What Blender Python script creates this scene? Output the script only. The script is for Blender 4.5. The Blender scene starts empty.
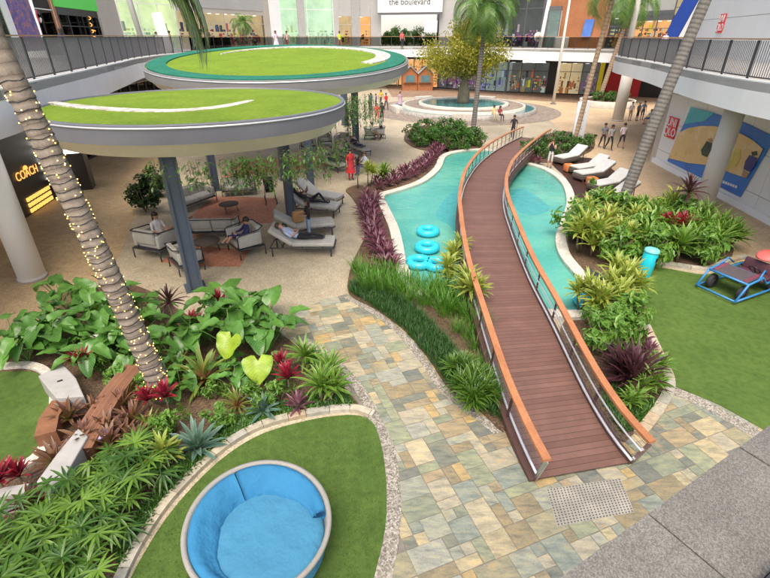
import bpy, math, random
from mathutils import Vector, Matrix, noise
S = bpy.context.scene
COL = S.collection
R_ = math.radians
PI = math.pi

# ------------------------------------------------------------------ camera, world, sun, exposure
CAM_Z = 7.1
PITCH = R_(28.5)
FPX = 466.0
cam = bpy.data.cameras.new('camera')
cam.sensor_width = 36.0
cam.lens = 36.0 * FPX / 770.0
cam.clip_start = 0.05
cam.clip_end = 1500
co = bpy.data.objects.new('camera', cam)
COL.objects.link(co)
co.location = (0, 0, CAM_Z)
co.rotation_euler = (PI / 2 - PITCH, 0, 0)
S.camera = co

SUN_EL, SUN_AZ = R_(62), R_(192)          # high soft sun behind thin cloud
w = bpy.data.worlds.new('World')
S.world = w
w.use_nodes = True
nt = w.node_tree
bg = nt.nodes['Background']
sky = nt.nodes.new('ShaderNodeTexSky')
sky.sky_type = 'NISHITA'
sky.sun_disc = False
sky.sun_elevation = SUN_EL
sky.sun_rotation = SUN_AZ
sky.air_density = 0.8
sky.dust_density = 6.0
sky.ozone_density = 0.6
nt.links.new(sky.outputs[0], bg.inputs[0])
bg.inputs[1].default_value = 0.15
sl = bpy.data.lights.new('sun', 'SUN')
sl.energy = 1.2
sl.angle = R_(55)
sl.color = (1.0, 0.94, 0.84)
so = bpy.data.objects.new('sun', sl)
COL.objects.link(so)
so.rotation_euler = Vector((-math.sin(SUN_AZ) * math.cos(SUN_EL), -math.cos(SUN_AZ) * math.cos(SUN_EL), -math.sin(SUN_EL))).to_track_quat('-Z', 'Y').to_euler()
S.view_settings.view_transform = 'Standard'
S.view_settings.look = 'None'
S.view_settings.gamma = 1
S.view_settings.use_curve_mapping = False
S.view_settings.exposure = 0.85
S.cycles.max_bounces = 10
S.cycles.diffuse_bounces = 7
S.cycles.transparent_max_bounces = 10

# ------------------------------------------------------------------ helpers
FL = 5.7            # upper floor level

def at(px, py, z=0.0):
    """measured photo position -> real point on the level z"""
    dx = (px - 385) / FPX
    dy = (289 - py) / FPX
    d = Vector((dx, dy * math.sin(PITCH) + math.cos(PITCH), dy * math.cos(PITCH) - math.sin(PITCH)))
    t = (z - CAM_Z) / d.z
    return Vector((0, 0, CAM_Z)) + d * t

def a2(px, py, z=0.0):
    p = at(px, py, z)
    return (p.x, p.y)

def bearing(px):
    return (px - 385) / 530.0

def on_line(px, A, B):
    """point of the plan line A-B seen in the direction of photo column px"""
    b = bearing(px)
    den = (B[0] - A[0]) - b * (B[1] - A[1])
    t = (b * A[1] - A[0]) / den
    return Vector((A[0] + t * (B[0] - A[0]), A[1] + t * (B[1] - A[1])))

def catmull(P, n=6, closed=False):
    P = [Vector(p) for p in P]
    N = len(P)
    out = []
    rng = range(N if closed else N - 1)
    for i in rng:
        if closed:
            p0, p1, p2, p3 = P[(i - 1) % N], P[i], P[(i + 1) % N], P[(i + 2) % N]
        else:
            p1, p2 = P[i], P[i + 1]
            p0 = P[i - 1] if i > 0 else p1 * 2 - p2
            p3 = P[i + 2] if i + 2 < N else p2 * 2 - p1
        for k in range(n):
            t = k / n
            out.append(0.5 * ((2 * p1) + (p2 - p0) * t + (2 * p0 - 5 * p1 + 4 * p2 - p3) * t * t + (3 * p1 - p0 - 3 * p2 + p3) * t ** 3))
    if not closed:
        out.append(P[-1].copy())
    return out

def inside(p, poly):
    x, y = p[0], p[1]
    c = False
    n = len(poly)
    j = n - 1
    for i in range(n):
        xi, yi = poly[i][0], poly[i][1]
        xj, yj = poly[j][0], poly[j][1]
        if (yi > y) != (yj > y) and x < (xj - xi) * (y - yi) / (yj - yi) + xi:
            c = not c
        j = i
    return c

def rand_in(poly, rnd):
    xs = [p[0] for p in poly]
    ys = [p[1] for p in poly]
    while True:
        p = (rnd.uniform(min(xs), max(xs)), rnd.uniform(min(ys), max(ys)))
        if inside(p, poly):
            return p

class MB:
    def __init__(s):
        s.v = []; s.f = []; s.uv = []; s.m = []; s.r = []; s.sm = []

    def add(s, vs, fs, uvs=None, r=0.5, mat=0, smooth=False):
        o = len(s.v)
        s.v.extend([tuple(v) for v in vs])
        for i, f in enumerate(fs):
            s.f.append(tuple(o + k for k in f))
            s.uv.append(uvs[i] if uvs else [(0, 0)] * len(f))
            s.r.append(r); s.m.append(mat); s.sm.append(smooth)
        return s

    def box(s, c, d, rz=0.0, r=0.5, mat=0, M=None):
        x, y, z = d[0] / 2, d[1] / 2, d[2] / 2
        vs = [Vector((a * x, b * y, e * z)) for e in (-1, 1) for a, b in ((-1, -1), (1, -1), (1, 1), (-1, 1))]
        X = Matrix.Translation(Vector(c)) @ (M.to_4x4() if M else Matrix.Rotation(rz, 4, 'Z'))
        return s.add([X @ v for v in vs], [(0, 3, 2, 1), (4, 5, 6, 7), (0, 1, 5, 4), (1, 2, 6, 5), (2, 3, 7, 6), (3, 0, 4, 7)], r=r, mat=mat)

    def rbox(s, c, d, bev=0.03, rz=0.0, r=0.5, mat=0, M=None):
        """box with rounded long edges (two-ring chamfer), for cushions"""
        x, y, z = d[0] / 2, d[1] / 2, d[2] / 2
        X = Matrix.Translation(Vector(c)) @ (M.to_4x4() if M else Matrix.Rotation(rz, 4, 'Z'))
        def ring(ix, zz):
            hx, hy = x - ix, y - ix
            b = min(bev, hx * .9, hy * .9)
            q = []
            for sx, sy, a0 in ((1, 1, 0), (-1, 1, 90), (-1, -1, 180), (1, -1, 270)):
                for k in (0, 45, 90):
                    a = R_(a0 + k)
                    q.append(Vector((sx * (hx - b) + b * math.cos(a), sy * (hy - b) + b * math.sin(a), zz)))
            return q
        rings = [ring(bev * .6, -z), ring(bev * .15, -z + bev * .4), ring(0, -z + bev), ring(0, z - bev), ring(bev * .15, z - bev * .4), ring(bev * .6, z - bev * .08), ring(bev * 1.6, z)]
        vs = [X @ v for q in rings for v in q]
        n = 12
        fs = [tuple(reversed(range(n)))]
        for k in range(len(rings) - 1):
            for i in range(n):
                fs.append((k * n + i, k * n + (i + 1) % n, (k + 1) * n + (i + 1) % n, (k + 1) * n + i))
        fs.append(tuple(range((len(rings) - 1) * n, len(rings) * n)))
        return s.add(vs, fs, r=r, mat=mat, smooth=True)

    def tube(s, P, rad, n=8, cap=True, r=0.5, mat=0, smooth=True, closed=False):
        P = [Vector(p) for p in P]
        N = len(P)
        if not hasattr(rad, '__len__'):
            rad = [rad] * N
        vs = []
        up = None
        L = 0
        lens = []
        for i in range(N):
            if closed:
                t = P[(i + 1) % N] - P[i - 1]
            else:
                t = P[min(i + 1, N - 1)] - P[max(i - 1, 0)]
            if t.length < 1e-9:
                t = Vector((0, 0, 1))
            t.normalize()
            if up is None:
                up = Vector((0, 0, 1)) if abs(t.z) < .9 else Vector((1, 0, 0))
            a = t.cross(up)
            if a.length < 1e-6:
                a = t.orthogonal()
            a.normalize()
            b = a.cross(t).normalized()
            up = b
            if i: L += (P[i] - P[i - 1]).length
            lens.append(L)
            for k in range(n):
                an = 2 * PI * k / n
                vs.append(P[i] + (a * math.cos(an) + b * math.sin(an)) * rad[i])
        fs = []; uvs = []
        for i in range(N if closed else N - 1):
            j = (i + 1) % N
            for k in range(n):
                k2 = (k + 1) % n
                fs.append((i * n + k, i * n + k2, j * n + k2, j * n + k))
                v1 = lens[j] if j else lens[-1] + .1
                uvs.append([(k / n, lens[i]), ((k + 1) / n, lens[i]), ((k + 1) / n, v1), (k / n, v1)])
        if cap and not closed:
            fs.append(tuple(reversed(range(n)))); uvs.append([(0, 0)] * n)
            fs.append(tuple(range((N - 1) * n, N * n))); uvs.append([(0, 0)] * n)
        return s.add(vs, fs, uvs, r=r, mat=mat, smooth=smooth)

    def lathe(s, prof, n=24, c=(0, 0, 0), r=0.5, mat=0, smooth=True, sx=1, sy=1, caps=True):
        vs = []
        for rr, z in prof:
            for k in range(n):
                a = 2 * PI * k / n
                vs.append((c[0] + rr * sx * math.cos(a), c[1] + rr * sy * math.sin(a), c[2] + z))
        fs = []
        for i in range(len(prof) - 1):
            for k in range(n):
                k2 = (k + 1) % n
                fs.append((i * n + k, i * n + k2, (i + 1) * n + k2, (i + 1) * n + k))
        if caps and prof[0][0] > 1.1e-4: fs.append(tuple(reversed(range(n))))
        if caps and prof[-1][0] > 1.1e-4: fs.append(tuple(range((len(prof) - 1) * n, len(prof) * n)))
        return s.add(vs, fs, r=r, mat=mat, smooth=smooth)

    def prism(s, poly, z0, z1, r=0.5, mat=0, sides=True, bottom=False):
        poly = [(p[0], p[1]) for p in poly]
        ar = sum(poly[i - 1][0] * poly[i][1] - poly[i][0] * poly[i - 1][1] for i in range(len(poly)))
        if ar < 0: poly.reverse()
        n = len(poly)
        vs = [(x, y, z0) for x, y in poly] + [(x, y, z1) for x, y in poly]
        fs = [tuple(range(n, 2 * n))]
        if bottom: fs.append(tuple(reversed(range(n))))
        if sides:
            fs += [(i, (i + 1) % n, n + (i + 1) % n, n + i) for i in range(n)]
        return s.add(vs, fs, r=r, mat=mat)

    def ribbon(s, P, wl, wr, z0, z1, mat=0, r=0.5, closed=False, cap=True):
        """kerb-like band along a plan polyline: wl to the left, wr to the right; z may be lists"""
        P = [Vector((p[0], p[1])) for p in P]
        N = len(P)
        gl = lambda a, i: a[i] if hasattr(a, '__len__') else a
        vs = []; L = [0]
        for i in range(N):
            if closed: t = P[(i + 1) % N] - P[i - 1]
            else: t = P[min(i + 1, N - 1)] - P[max(i - 1, 0)]
            t.normalize()
            nn = Vector((-t.y, t.x))
            a = P[i] + nn * gl(wl, i); b = P[i] - nn * gl(wr, i)
            vs += [(a.x, a.y, gl(z0, i)), (a.x, a.y, gl(z1, i)), (b.x, b.y, gl(z1, i)), (b.x, b.y, gl(z0, i))]
            if i: L.append(L[-1] + (P[i] - P[i - 1]).length)
        fs = []; uvs = []
        for i in range(N if closed else N - 1):
            j = (i + 1) % N
            l1 = L[j] if j else L[-1] + .2
            for k in range(4):
                k2 = (k + 1) % 4
                fs.append((i * 4 + k, i * 4 + k2, j * 4 + k2, j * 4 + k))
                uvs.append([(k, L[i]), (k + 1, L[i]), (k + 1, l1), (k, l1)])
        if not closed and cap:
            fs += [(3, 2, 1, 0), tuple((N - 1) * 4 + k for k in range(4))]
            uvs += [[(0, 0)] * 4] * 2
        return s.add(vs, fs, uvs, r=r, mat=mat)

    def wall(s, A, B, th, z0, z1, mat=0, r=0.5):
        A = Vector((A[0], A[1])); B = Vector((B[0], B[1]))
        d = B - A
        c = (A + B) / 2
        return s.box((c.x, c.y, (z0 + z1) / 2), (d.length, th, z1 - z0), math.atan2(d.y, d.x), r=r, mat=mat)

    def build(s, name, mats, parent=None, loc=None, keep=False):
        me = bpy.data.meshes.new(name)
        if parent is not None and loc is None:
            off = Vector((0, 0, 0))
        elif loc is not None:
            off = Vector(loc)
        else:
            xs = [v[0] for v in s.v]; ys = [v[1] for v in s.v]; zs = [v[2] for v in s.v]
            off = Vector(((min(xs) + max(xs)) / 2, (min(ys) + max(ys)) / 2, min(zs)))
        if keep: off = Vector((0, 0, 0))
        me.from_pydata([(v[0] - off.x, v[1] - off.y, v[2] - off.z) for v in s.v], [], s.f)
        if not isinstance(mats, (list, tuple)): mats = [mats]
        for m in mats: me.materials.append(m)
        uvl = me.uv_layers.new(name='uv')
        flat = []
        for u in s.uv:
            for q in u: flat += [q[0], q[1]]
        uvl.data.foreach_set('uv', flat)
        at_ = me.attributes.new('rnd', 'FLOAT', 'FACE')
        at_.data.foreach_set('value', s.r)
        me.polygons.foreach_set('material_index', s.m)
        me.polygons.foreach_set('use_smooth', s.sm)
        me.update()
        o = bpy.data.objects.new(name, me)
        COL.objects.link(o)
        if parent is not None:
            o.parent = parent
        o.location = off
        return o

def world_part(mb, name, mats, root):
    """a part whose shapes were written in world coordinates, hung under an unrotated root"""
    o = mb.build(name, mats, parent=root, loc=root.location)
    o.location = (0, 0, 0)
    return o

def tag(o, label=None, cat=None, group=None, kind=None):
    if label: o['label'] = label
    if cat: o['category'] = cat
    if group: o['group'] = group
    if kind: o['kind'] = kind
    return o

def thing(name, label, cat, loc=(0, 0, 0), rz=0.0, group=None):
    o = bpy.data.objects.new(name, None)
    o.empty_display_size = .2
    COL.objects.link(o)
    o.location = loc
    o.rotation_euler = (0, 0, rz)
    return tag(o, label, cat, group)

def struct(o):
    o['kind'] = 'structure'
    return o

KIDS = {}
def kids(o):
    return [c for c in COL.objects if c.parent == o]

def dup(root, loc, rz=0.0, label=None, sc=1.0, group=None):
    def cp(o, par):
        c = o.copy()
        COL.objects.link(c)
        if par is not None: c.parent = par
        for k in KIDS.setdefault(o.name, kids(o)): cp(k, c)
        return c
    r = cp(root, None)
    r.location = loc
    r.rotation_euler = (root.rotation_euler.x, root.rotation_euler.y, rz)
    r.scale = (sc, sc, sc)
    if label: r['label'] = label
    if group: r['group'] = group
    return r

# ------------------------------------------------------------------ materials
def mk(name):
    m = bpy.data.materials.new(name)
    m.use_nodes = True
    n = m.node_tree.nodes
    return m, m.node_tree, n['Principled BSDF'], n['Material Output']

def L(t, a, b): t.links.new(a, b)

def noise_node(t, scale, detail=4, rough=.55, coord='Object', vec=None):
    n = t.nodes.new('ShaderNodeTexNoise')
    n.inputs['Scale'].default_value = scale
    n.inputs['Detail'].default_value = detail
    n.inputs['Roughness'].default_value = rough
    if vec is None:
        tc = t.nodes.new('ShaderNodeTexCoord')
        vec = tc.outputs[coord]
    L(t, vec, n.inputs['Vector'])
    return n

def ramp(t, fac, stops, interp='LINEAR'):
    r = t.nodes.new('ShaderNodeValToRGB')
    r.color_ramp.interpolation = interp
    e = r.color_ramp.elements
    while len(e) < len(stops): e.new(0.5)
    for i, (p, c) in enumerate(stops):
        e[i].position = p
        e[i].color = (c[0], c[1], c[2], 1)
    L(t, fac, r.inputs[0])
    return r

def mix(t, fac, a, b, mode='MIX'):
    n = t.nodes.new('ShaderNodeMix')
    n.data_type = 'RGBA'
    n.blend_type = mode
    for inp, val in ((n.inputs[0], fac), (n.inputs[6], a), (n.inputs[7], b)):
        if hasattr(val, 'is_output'): L(t, val, inp)
        elif isinstance(val, (int, float)): inp.default_value = val
        else: inp.default_value = (val[0], val[1], val[2], 1)
    return n.outputs[2]

def math_n(t, op, a, b=None):
    n = t.nodes.new('ShaderNodeMath')
    n.operation = op
    for inp, val in ((n.inputs[0], a), (n.inputs[1], b)):
        if val is None: continue
        if hasattr(val, 'is_output'): L(t, val, inp)
        else: inp.default_value = val
    return n.outputs[0]

def bump(t, p, h, strength=.3, dist=.02):
    b = t.nodes.new('ShaderNodeBump')
    b.inputs['Strength'].default_value = strength
    b.inputs['Distance'].default_value = dist
    L(t, h, b.inputs['Height'])
    L(t, b.outputs[0], p.inputs['Normal'])

def sc3(c, k): return (min(c[0] * k, 1), min(c[1] * k, 1), min(c[2] * k, 1))

def plain(name, c, rough=.6, var=.12, scale=3.0, metal=0.0, bmp=0.0, bscale=40, spec=None, emit=0.0, coord='Object'):
    m, t, p, o = mk(name)
    n = noise_node(t, scale, coord=coord)
    r = ramp(t, n.outputs[0], [(.3, sc3(c, 1 - var)), (.7, sc3(c, 1 + var))])
    L(t, r.outputs[0], p.inputs['Base Color'])
    p.inputs['Roughness'].default_value = rough
    p.inputs['Metallic'].default_value = metal
    if spec is not None: p.inputs['Specular IOR Level'].default_value = spec
    if bmp:
        b = noise_node(t, bscale, coord=coord)
        bump(t, p, b.outputs[0], bmp)
    if emit:
        L(t, r.outputs[0], p.inputs['Emission Color'])
        p.inputs['Emission Strength'].default_value = emit
    return m

def speckle(name, c1, c2, c3, fine=60, big=.6, rough=.75, bmp=.25, stain=.18, joint=0.0):
    """exposed aggregate: fine stones of several tones, large soft wear"""
    m, t, p, o = mk(name)
    n1 = noise_node(t, fine, 3, .7)
    v = t.nodes.new('ShaderNodeTexVoronoi')
    v.inputs['Scale'].default_value = fine * .8
    tc = t.nodes.new('ShaderNodeTexCoord')
    L(t, tc.outputs['Object'], v.inputs['Vector'])
    r = ramp(t, v.outputs['Color'], [(0.15, c1), (.5, c2), (.85, c3)])
    n2 = noise_node(t, big, 6, .65)
    r2 = ramp(t, n2.outputs[0], [(.3, (1 - stain,) * 3), (.7, (1 + stain * .4,) * 3)])
    c = mix(t, 1.0, r.outputs[0], r2.outputs[0], 'MULTIPLY')
    n7 = noise_node(t, 2.6, 5, .7)
    r7 = ramp(t, n7.outputs[0], [(.30, (1 - stain * .55,) * 3), (.62, (1.04,) * 3)])
    c = mix(t, 1.0, c, r7.outputs[0], 'MULTIPLY')
    if joint:
        br_ = t.nodes.new('ShaderNodeTexBrick')
        br_.offset = 0.0
        for k_, v_ in (('Scale', 1.0), ('Mortar Size', .009), ('Brick Width', joint), ('Row Height', joint * .8), ('Mortar Smooth', .3)): br_.inputs[k_].default_value = v_
        mp_ = t.nodes.new('ShaderNodeMapping'); mp_.inputs['Rotation'].default_value = (0, 0, .36)
        L(t, tc.outputs['Object'], mp_.inputs['Vector']); L(t, mp_.outputs[0], br_.inputs['Vector'])
        c = mix(t, math_n(t, 'MULTIPLY', br_.outputs['Fac'], .45), c, sc3(c1, .55))
    L(t, c, p.inputs['Base Color'])
    p.inputs['Roughness'].default_value = rough
    bump(t, p, n1.outputs[0], bmp, .01)
    return m

def leafmat(name, c1, c2, edge=None, base=None, rough=.35, trans=.25, ew=.36, veins=None):
    """c1..c2 varies leaf by leaf; edge colours the leaf margins; base the part by the stem; veins = rib stripes"""
    m, t, p, o = mk(name)
    a = t.nodes.new('ShaderNodeAttribute'); a.attribute_name = 'rnd'
    r = ramp(t, a.outputs['Fac'], [(0, c1), (1, c2)])
    uv = t.nodes.new('ShaderNodeUVMap')
    sp = t.nodes.new('ShaderNodeSeparateXYZ'); L(t, uv.outputs[0], sp.inputs[0])
    c = r.outputs[0]
    if edge:
        d = math_n(t, 'ABSOLUTE', math_n(t, 'SUBTRACT', sp.outputs[0], .5))
        nz = noise_node(t, 14, 3)
        d2 = math_n(t, 'ADD', d, math_n(t, 'MULTIPLY', math_n(t, 'SUBTRACT', nz.outputs[0], .5), .25))
        rr = ramp(t, d2, [(ew - .07, (0, 0, 0)), (ew + .07, (1, 1, 1))])
        c = mix(t, rr.outputs[0], c, edge)
    if veins:
        q = math_n(t, 'ADD', math_n(t, 'MULTIPLY', sp.outputs[1], 9.0), math_n(t, 'MULTIPLY', math_n(t, 'ABSOLUTE', math_n(t, 'SUBTRACT', sp.outputs[0], .5)), -7.0))
        fr = math_n(t, 'FRACT', q)
        rr = ramp(t, fr, [(.0, (1, 1, 1)), (.16, (0, 0, 0)), (.84, (0, 0, 0)), (1.0, (1, 1, 1))])
        c = mix(t, rr.outputs[0], c, veins)
    if base:
        rr = ramp(t, sp.outputs[1], [(.1, (1, 1, 1)), (.5, (0, 0, 0))])
        c = mix(t, rr.outputs[0], c, base)
    n = noise_node(t, 6, 3)
    r2 = ramp(t, n.outputs[0], [(.3, (.8,) * 3), (.7, (1.15,) * 3)])
    c = mix(t, 1.0, c, r2.outputs[0], 'MULTIPLY')
    L(t, c, p.inputs['Base Color'])
    p.inputs['Roughness'].default_value = rough
    if trans:
        tr = t.nodes.new('ShaderNodeBsdfTranslucent')
        L(t, mix(t, 1.0, c, (1.3, 1.4, .8), 'MULTIPLY'), tr.inputs[0])
        ms = t.nodes.new('ShaderNodeMixShader'); ms.inputs[0].default_value = trans
        L(t, p.outputs[0], ms.inputs[1]); L(t, tr.outputs[0], ms.inputs[2])
        L(t, ms.outputs[0], o.inputs[0])
    return m

def rampmat(name, stops, rough=.6, emit=0.0, nscale=0, interp='CONSTANT', spec=None):
    m, t, p, o = mk(name)
    a = t.nodes.new('ShaderNodeAttribute'); a.attribute_name = 'rnd'
    n = len(stops)
    r = ramp(t, a.outputs['Fac'], [(i / n, c) for i, c in enumerate(stops)], interp)
    c = r.outputs[0]
    if nscale:
        nn = noise_node(t, nscale, 5)
        r2 = ramp(t, nn.outputs[0], [(.3, (.78,) * 3), (.7, (1.15,) * 3)])
        c = mix(t, 1.0, c, r2.outputs[0], 'MULTIPLY')
    L(t, c, p.inputs['Base Color'])
    p.inputs['Roughness'].default_value = rough
    if emit:
        L(t, c, p.inputs['Emission Color']); p.inputs['Emission Strength'].default_value = emit
    return m

def glassmat(name, tint, refl=.25, clear=.8):
    m, t, p, o = mk(name)
    tr = t.nodes.new('ShaderNodeBsdfTransparent'); tr.inputs[0].default_value = (*sc3(tint, clear), 1)
    gl = t.nodes.new('ShaderNodeBsdfGlossy'); gl.inputs['Roughness'].default_value = .03
    lw = t.nodes.new('ShaderNodeLayerWeight'); lw.inputs[0].default_value = refl
    ms = t.nodes.new('ShaderNodeMixShader')
    L(t, lw.outputs['Fresnel'], ms.inputs[0]); L(t, tr.outputs[0], ms.inputs[1]); L(t, gl.outputs[0], ms.inputs[2])
    L(t, ms.outputs[0], o.inputs[0])
    return m

def emitmat(name, c, s):
    m, t, p, o = mk(name)
    p.inputs['Base Color'].default_value = (*sc3(c, .5), 1)
    p.inputs['Emission Color'].default_value = (*c, 1)
    p.inputs['Emission Strength'].default_value = s
    return m

M = {}
M['plaza'] = speckle('aggregate_beige', (.32, .265, .175), (.44, .375, .26), (.56, .49, .36), 60, .35, stain=.24, joint=2.6)
M['promenade'] = speckle('aggregate_tan', (.46, .32, .18), (.56, .41, .25), (.64, .49, .32), 45, .3, stain=.22, joint=2.4)
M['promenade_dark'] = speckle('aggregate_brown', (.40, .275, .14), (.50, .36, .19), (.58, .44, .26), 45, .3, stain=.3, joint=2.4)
M['terracotta'] = speckle('terracotta_paving', (.40, .16, .09), (.46, .20, .12), (.52, .25, .16), 18, .8)
M['granite'] = speckle('granite_flamed', (.125, .118, .098), (.19, .18, .155), (.27, .258, .228), 400, 3.5, bmp=.5, stain=.28)
M['pebble'] = speckle('pebble_band', (.13, .12, .095), (.29, .26, .205), (.48, .445, .38), 46, .8, bmp=.9)
M['white_pebble'] = speckle('white_pebble', (.38, .34, .27), (.58, .53, .45), (.74, .70, .63), 9, .8, bmp=.6)
M['soil'] = speckle('mulch_soil', (.06, .035, .02), (.13, .08, .045), (.20, .13, .07), 42, .9, bmp=.9, stain=.4)
M['coping'] = speckle('coping_stone', (.50, .46, .38), (.60, .56, .48), (.70, .66, .58), 30, 1.0)
M['fount_stone'] = speckle('fountain_stone', (.28, .26, .23), (.37, .345, .31), (.46, .43, .39), 10, .5)
M['rear_walk'] = speckle('brown_paving', (.20, .13, .085), (.27, .175, .115), (.34, .23, .15), 6, .3)
M['grout'] = plain('grout_sand', (.20, .18, .15), .9, .2, 8)
M['ringpave'] = speckle('ring_paving', (.20, .155, .12), (.26, .21, .165), (.33, .27, .215), 6, .3)

def turf(name, c1, c2, c3):
    m, t, p, o = mk(name)
    n1 = noise_node(t, 130, 3, .8)
    r1 = ramp(t, n1.outputs[0], [(.3, c1), (.5, c2), (.72, c3)])
    n2 = noise_node(t, .9, 5, .6)
    n5 = noise_node(t, 7, 4, .7)
    r5 = ramp(t, n5.outputs[0], [(.32, (.78,) * 3), (.68, (1.16,) * 3)])
    r2 = ramp(t, n2.outputs[0], [(.3, (.80, .84, .78)), (.7, (1.12, 1.08, 1.1))])
    r2o = mix(t, 1.0, r2.outputs[0], r5.outputs[0], 'MULTIPLY')
    L(t, mix(t, 1.0, r1.outputs[0], r2o, 'MULTIPLY'), p.inputs['Base Color'])
    p.inputs['Roughness'].default_value = .9
    p.inputs['Specular IOR Level'].default_value = .15
    bump(t, p, n1.outputs[0], .8, .02)
    return m
M['turf'] = turf('lawn_turf', (.05, .10, .02), (.10, .172, .036), (.165, .255, .065))
M['turf_roof'] = turf('roof_turf', (.12, .21, .015), (.18, .28, .025), (.25, .36, .05))
M['teal_roof'] = turf('teal_roof', (.012, .115, .07), (.028, .185, .12), (.055, .26, .18))

# slate tiles: colour by tile, with streaks
def slate():
    m, t, p, o = mk('slate_tiles')
    a = t.nodes.new('ShaderNodeAttribute'); a.attribute_name = 'rnd'
    st = [(.23, .25, .23), (.36, .35, .27), (.29, .34, .33), (.50, .39, .22), (.33, .37, .29), (.45, .43, .37), (.21, .23, .23), (.50, .45, .33),
          (.36, .39, .36), (.40, .34, .25), (.28, .32, .27), (.52, .48, .38), (.33, .29, .21), (.40, .42, .40)]
    r = ramp(t, a.outputs['Fac'], [(i / len(st), c) for i, c in enumerate(st)], 'CONSTANT')
    tc = t.nodes.new('ShaderNodeTexCoord')
    mp = t.nodes.new('ShaderNodeMapping')
    cmb = t.nodes.new('ShaderNodeCombineXYZ')
    L(t, math_n(t, 'MULTIPLY', a.outputs['Fac'], 40.0), cmb.inputs[2])
    L(t, math_n(t, 'MULTIPLY', a.outputs['Fac'], 9.0), cmb.inputs[0])
    L(t, cmb.outputs[0], mp.inputs['Rotation'])
    mp.inputs['Scale'].default_value = (1, 3.5, 1)
    L(t, tc.outputs['Object'], mp.inputs['Vector'])
    n = noise_node(t, 3.2, 7, .68, vec=mp.outputs[0])
    r2 = ramp(t, n.outputs[0], [(.28, (.52, .56, .56)), (.5, (1, 1, 1)), (.74, (1.55, 1.40, 1.10))])
    c = mix(t, 1.0, r.outputs[0], r2.outputs[0], 'MULTIPLY')
    c = mix(t, 1.0, c, (.76, .73, .61), 'MULTIPLY')
    n3 = noise_node(t, 1.7, 5, .7)
    rr = ramp(t, n3.outputs[0], [(.57, (0, 0, 0)), (.72, (.55,) * 3)])
    c = mix(t, rr.outputs[0], c, (.50, .33, .13))
    n4 = noise_node(t, 45, 3, .7)
    r4 = ramp(t, n4.outputs[0], [(.3, (.86,) * 3), (.7, (1.12,) * 3)])
    c = mix(t, 1.0, c, r4.outputs[0], 'MULTIPLY')
    L(t, c, p.inputs['Base Color'])
    p.inputs['Roughness'].default_value = .6
    bump(t, p, n.outputs[0], .45, .02)
    return m
M['slate'] = slate()
M['kerb'] = rampmat('kerb_stone', [(.40, .36, .27), (.47, .42, .31), (.36, .35, .29), (.50, .46, .38), (.42, .33, .22)], .75, nscale=9)

def planks(name, c1, c2, wdt=.14, axis=1, gap=.07, rough=.5, grain=True):
    m, t, p, o = mk(name)
    uv = t.nodes.new('ShaderNodeUVMap')
    sp = t.nodes.new('ShaderNodeSeparateXYZ'); L(t, uv.outputs[0], sp.inputs[0])
    q = math_n(t, 'DIVIDE', sp.outputs[axis], wdt)
    fr = math_n(t, 'FRACT', q)
    fl = math_n(t, 'FLOOR', q)
    wn = t.nodes.new('ShaderNodeTexWhiteNoise'); wn.noise_dimensions = '1D'
    L(t, fl, wn.inputs['W'])
    r = ramp(t, wn.outputs[0], [(0, c1), (1, c2)])
    c = r.outputs[0]
    n = noise_node(t, 2.2, 6, .65)
    r2 = ramp(t, n.outputs[0], [(.3, (.84,) * 3), (.7, (1.12,) * 3)])
    c = mix(t, 1.0, c, r2.outputs[0], 'MULTIPLY')
    g = math_n(t, 'LESS_THAN', fr, gap)
    c = mix(t, g, c, sc3(c1, .25))
    L(t, c, p.inputs['Base Color'])
    p.inputs['Roughness'].default_value = rough
    return m
M['deck'] = planks('bridge_decking', (.145, .073, .052), (.185, .098, .072))
M['deck2'] = planks('pool_decking', (.20, .085, .05), (.25, .11, .07), .15)
M['deck_side'] = plain('deck_fascia', (.09, .045, .035), .55, .15, 4)

def wood(name, c1, c2, scale=1.5):
    m, t, p, o = mk(name)
    tc = t.nodes.new('ShaderNodeTexCoord')
    n = noise_node(t, scale, 6, .7)
    n2 = noise_node(t, scale * 14, 3, .6)
    r = ramp(t, n.outputs[0], [(.3, c1), (.7, c2)])
    r2 = ramp(t, n2.outputs[0], [(.3, (.85,) * 3), (.7, (1.12,) * 3)])
    L(t, mix(t, 1.0, r.outputs[0], r2.outputs[0], 'MULTIPLY'), p.inputs['Base Color'])
    p.inputs['Roughness'].default_value = .5
    return m
M['handrail'] = wood('handrail_timber', (.36, .14, .055), (.50, .22, .095))
M['bench_wood'] = wood('bench_timber', (.16, .07, .035), (.28, .13, .065), 3)
M['railwood'] = wood('balcony_rail_timber', (.38, .20, .10), (.48, .27, .15))
M['orange_wood'] = wood('facade_timber', (.34, .13, .05), (.46, .19, .08), .5)
M['steel'] = plain('brushed_steel', (.60, .60, .60), .3, .05, 5, metal=1.0)
M['steel_light'] = plain('polished_rail', (.85, .85, .85), .25, .03, 5, metal=.6)
M['bluegrey'] = plain('painted_column', (.072, .095, .13), .45, .08, 1.5)
M['rim_grey'] = plain('canopy_rim', (.145, .15, .165), .4, .06, .8)
M['rim_grey2'] = plain('canopy_rim_warm', (.19, .188, .178), .5, .1, .8)
M['soffit'] = plain('canopy_soffit', (.86, .79, .66), .6, .06, .6)
M['white_wall'] = plain('white_render', (.83, .83, .80), .6, .04, .5)
M['cream_col'] = plain('cream_column', (.66, .63, .57), .5, .04, .6)
M['beige_wall'] = plain('beige_render', (.48, .43, .36), .7, .06, .5)
M['grey_wall'] = plain('grey_render', (.42, .41, .385), .7, .08, .4)
M['dark'] = plain('dark_panel', (.022, .02, .022), .35, .2, 1.5)
M['dark_metal'] = plain('dark_metal', (.035, .035, .04), .4, .1, 5)
M['mid_metal'] = plain('grey_metal', (.13, .13, .135), .4, .1, 5)
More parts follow.
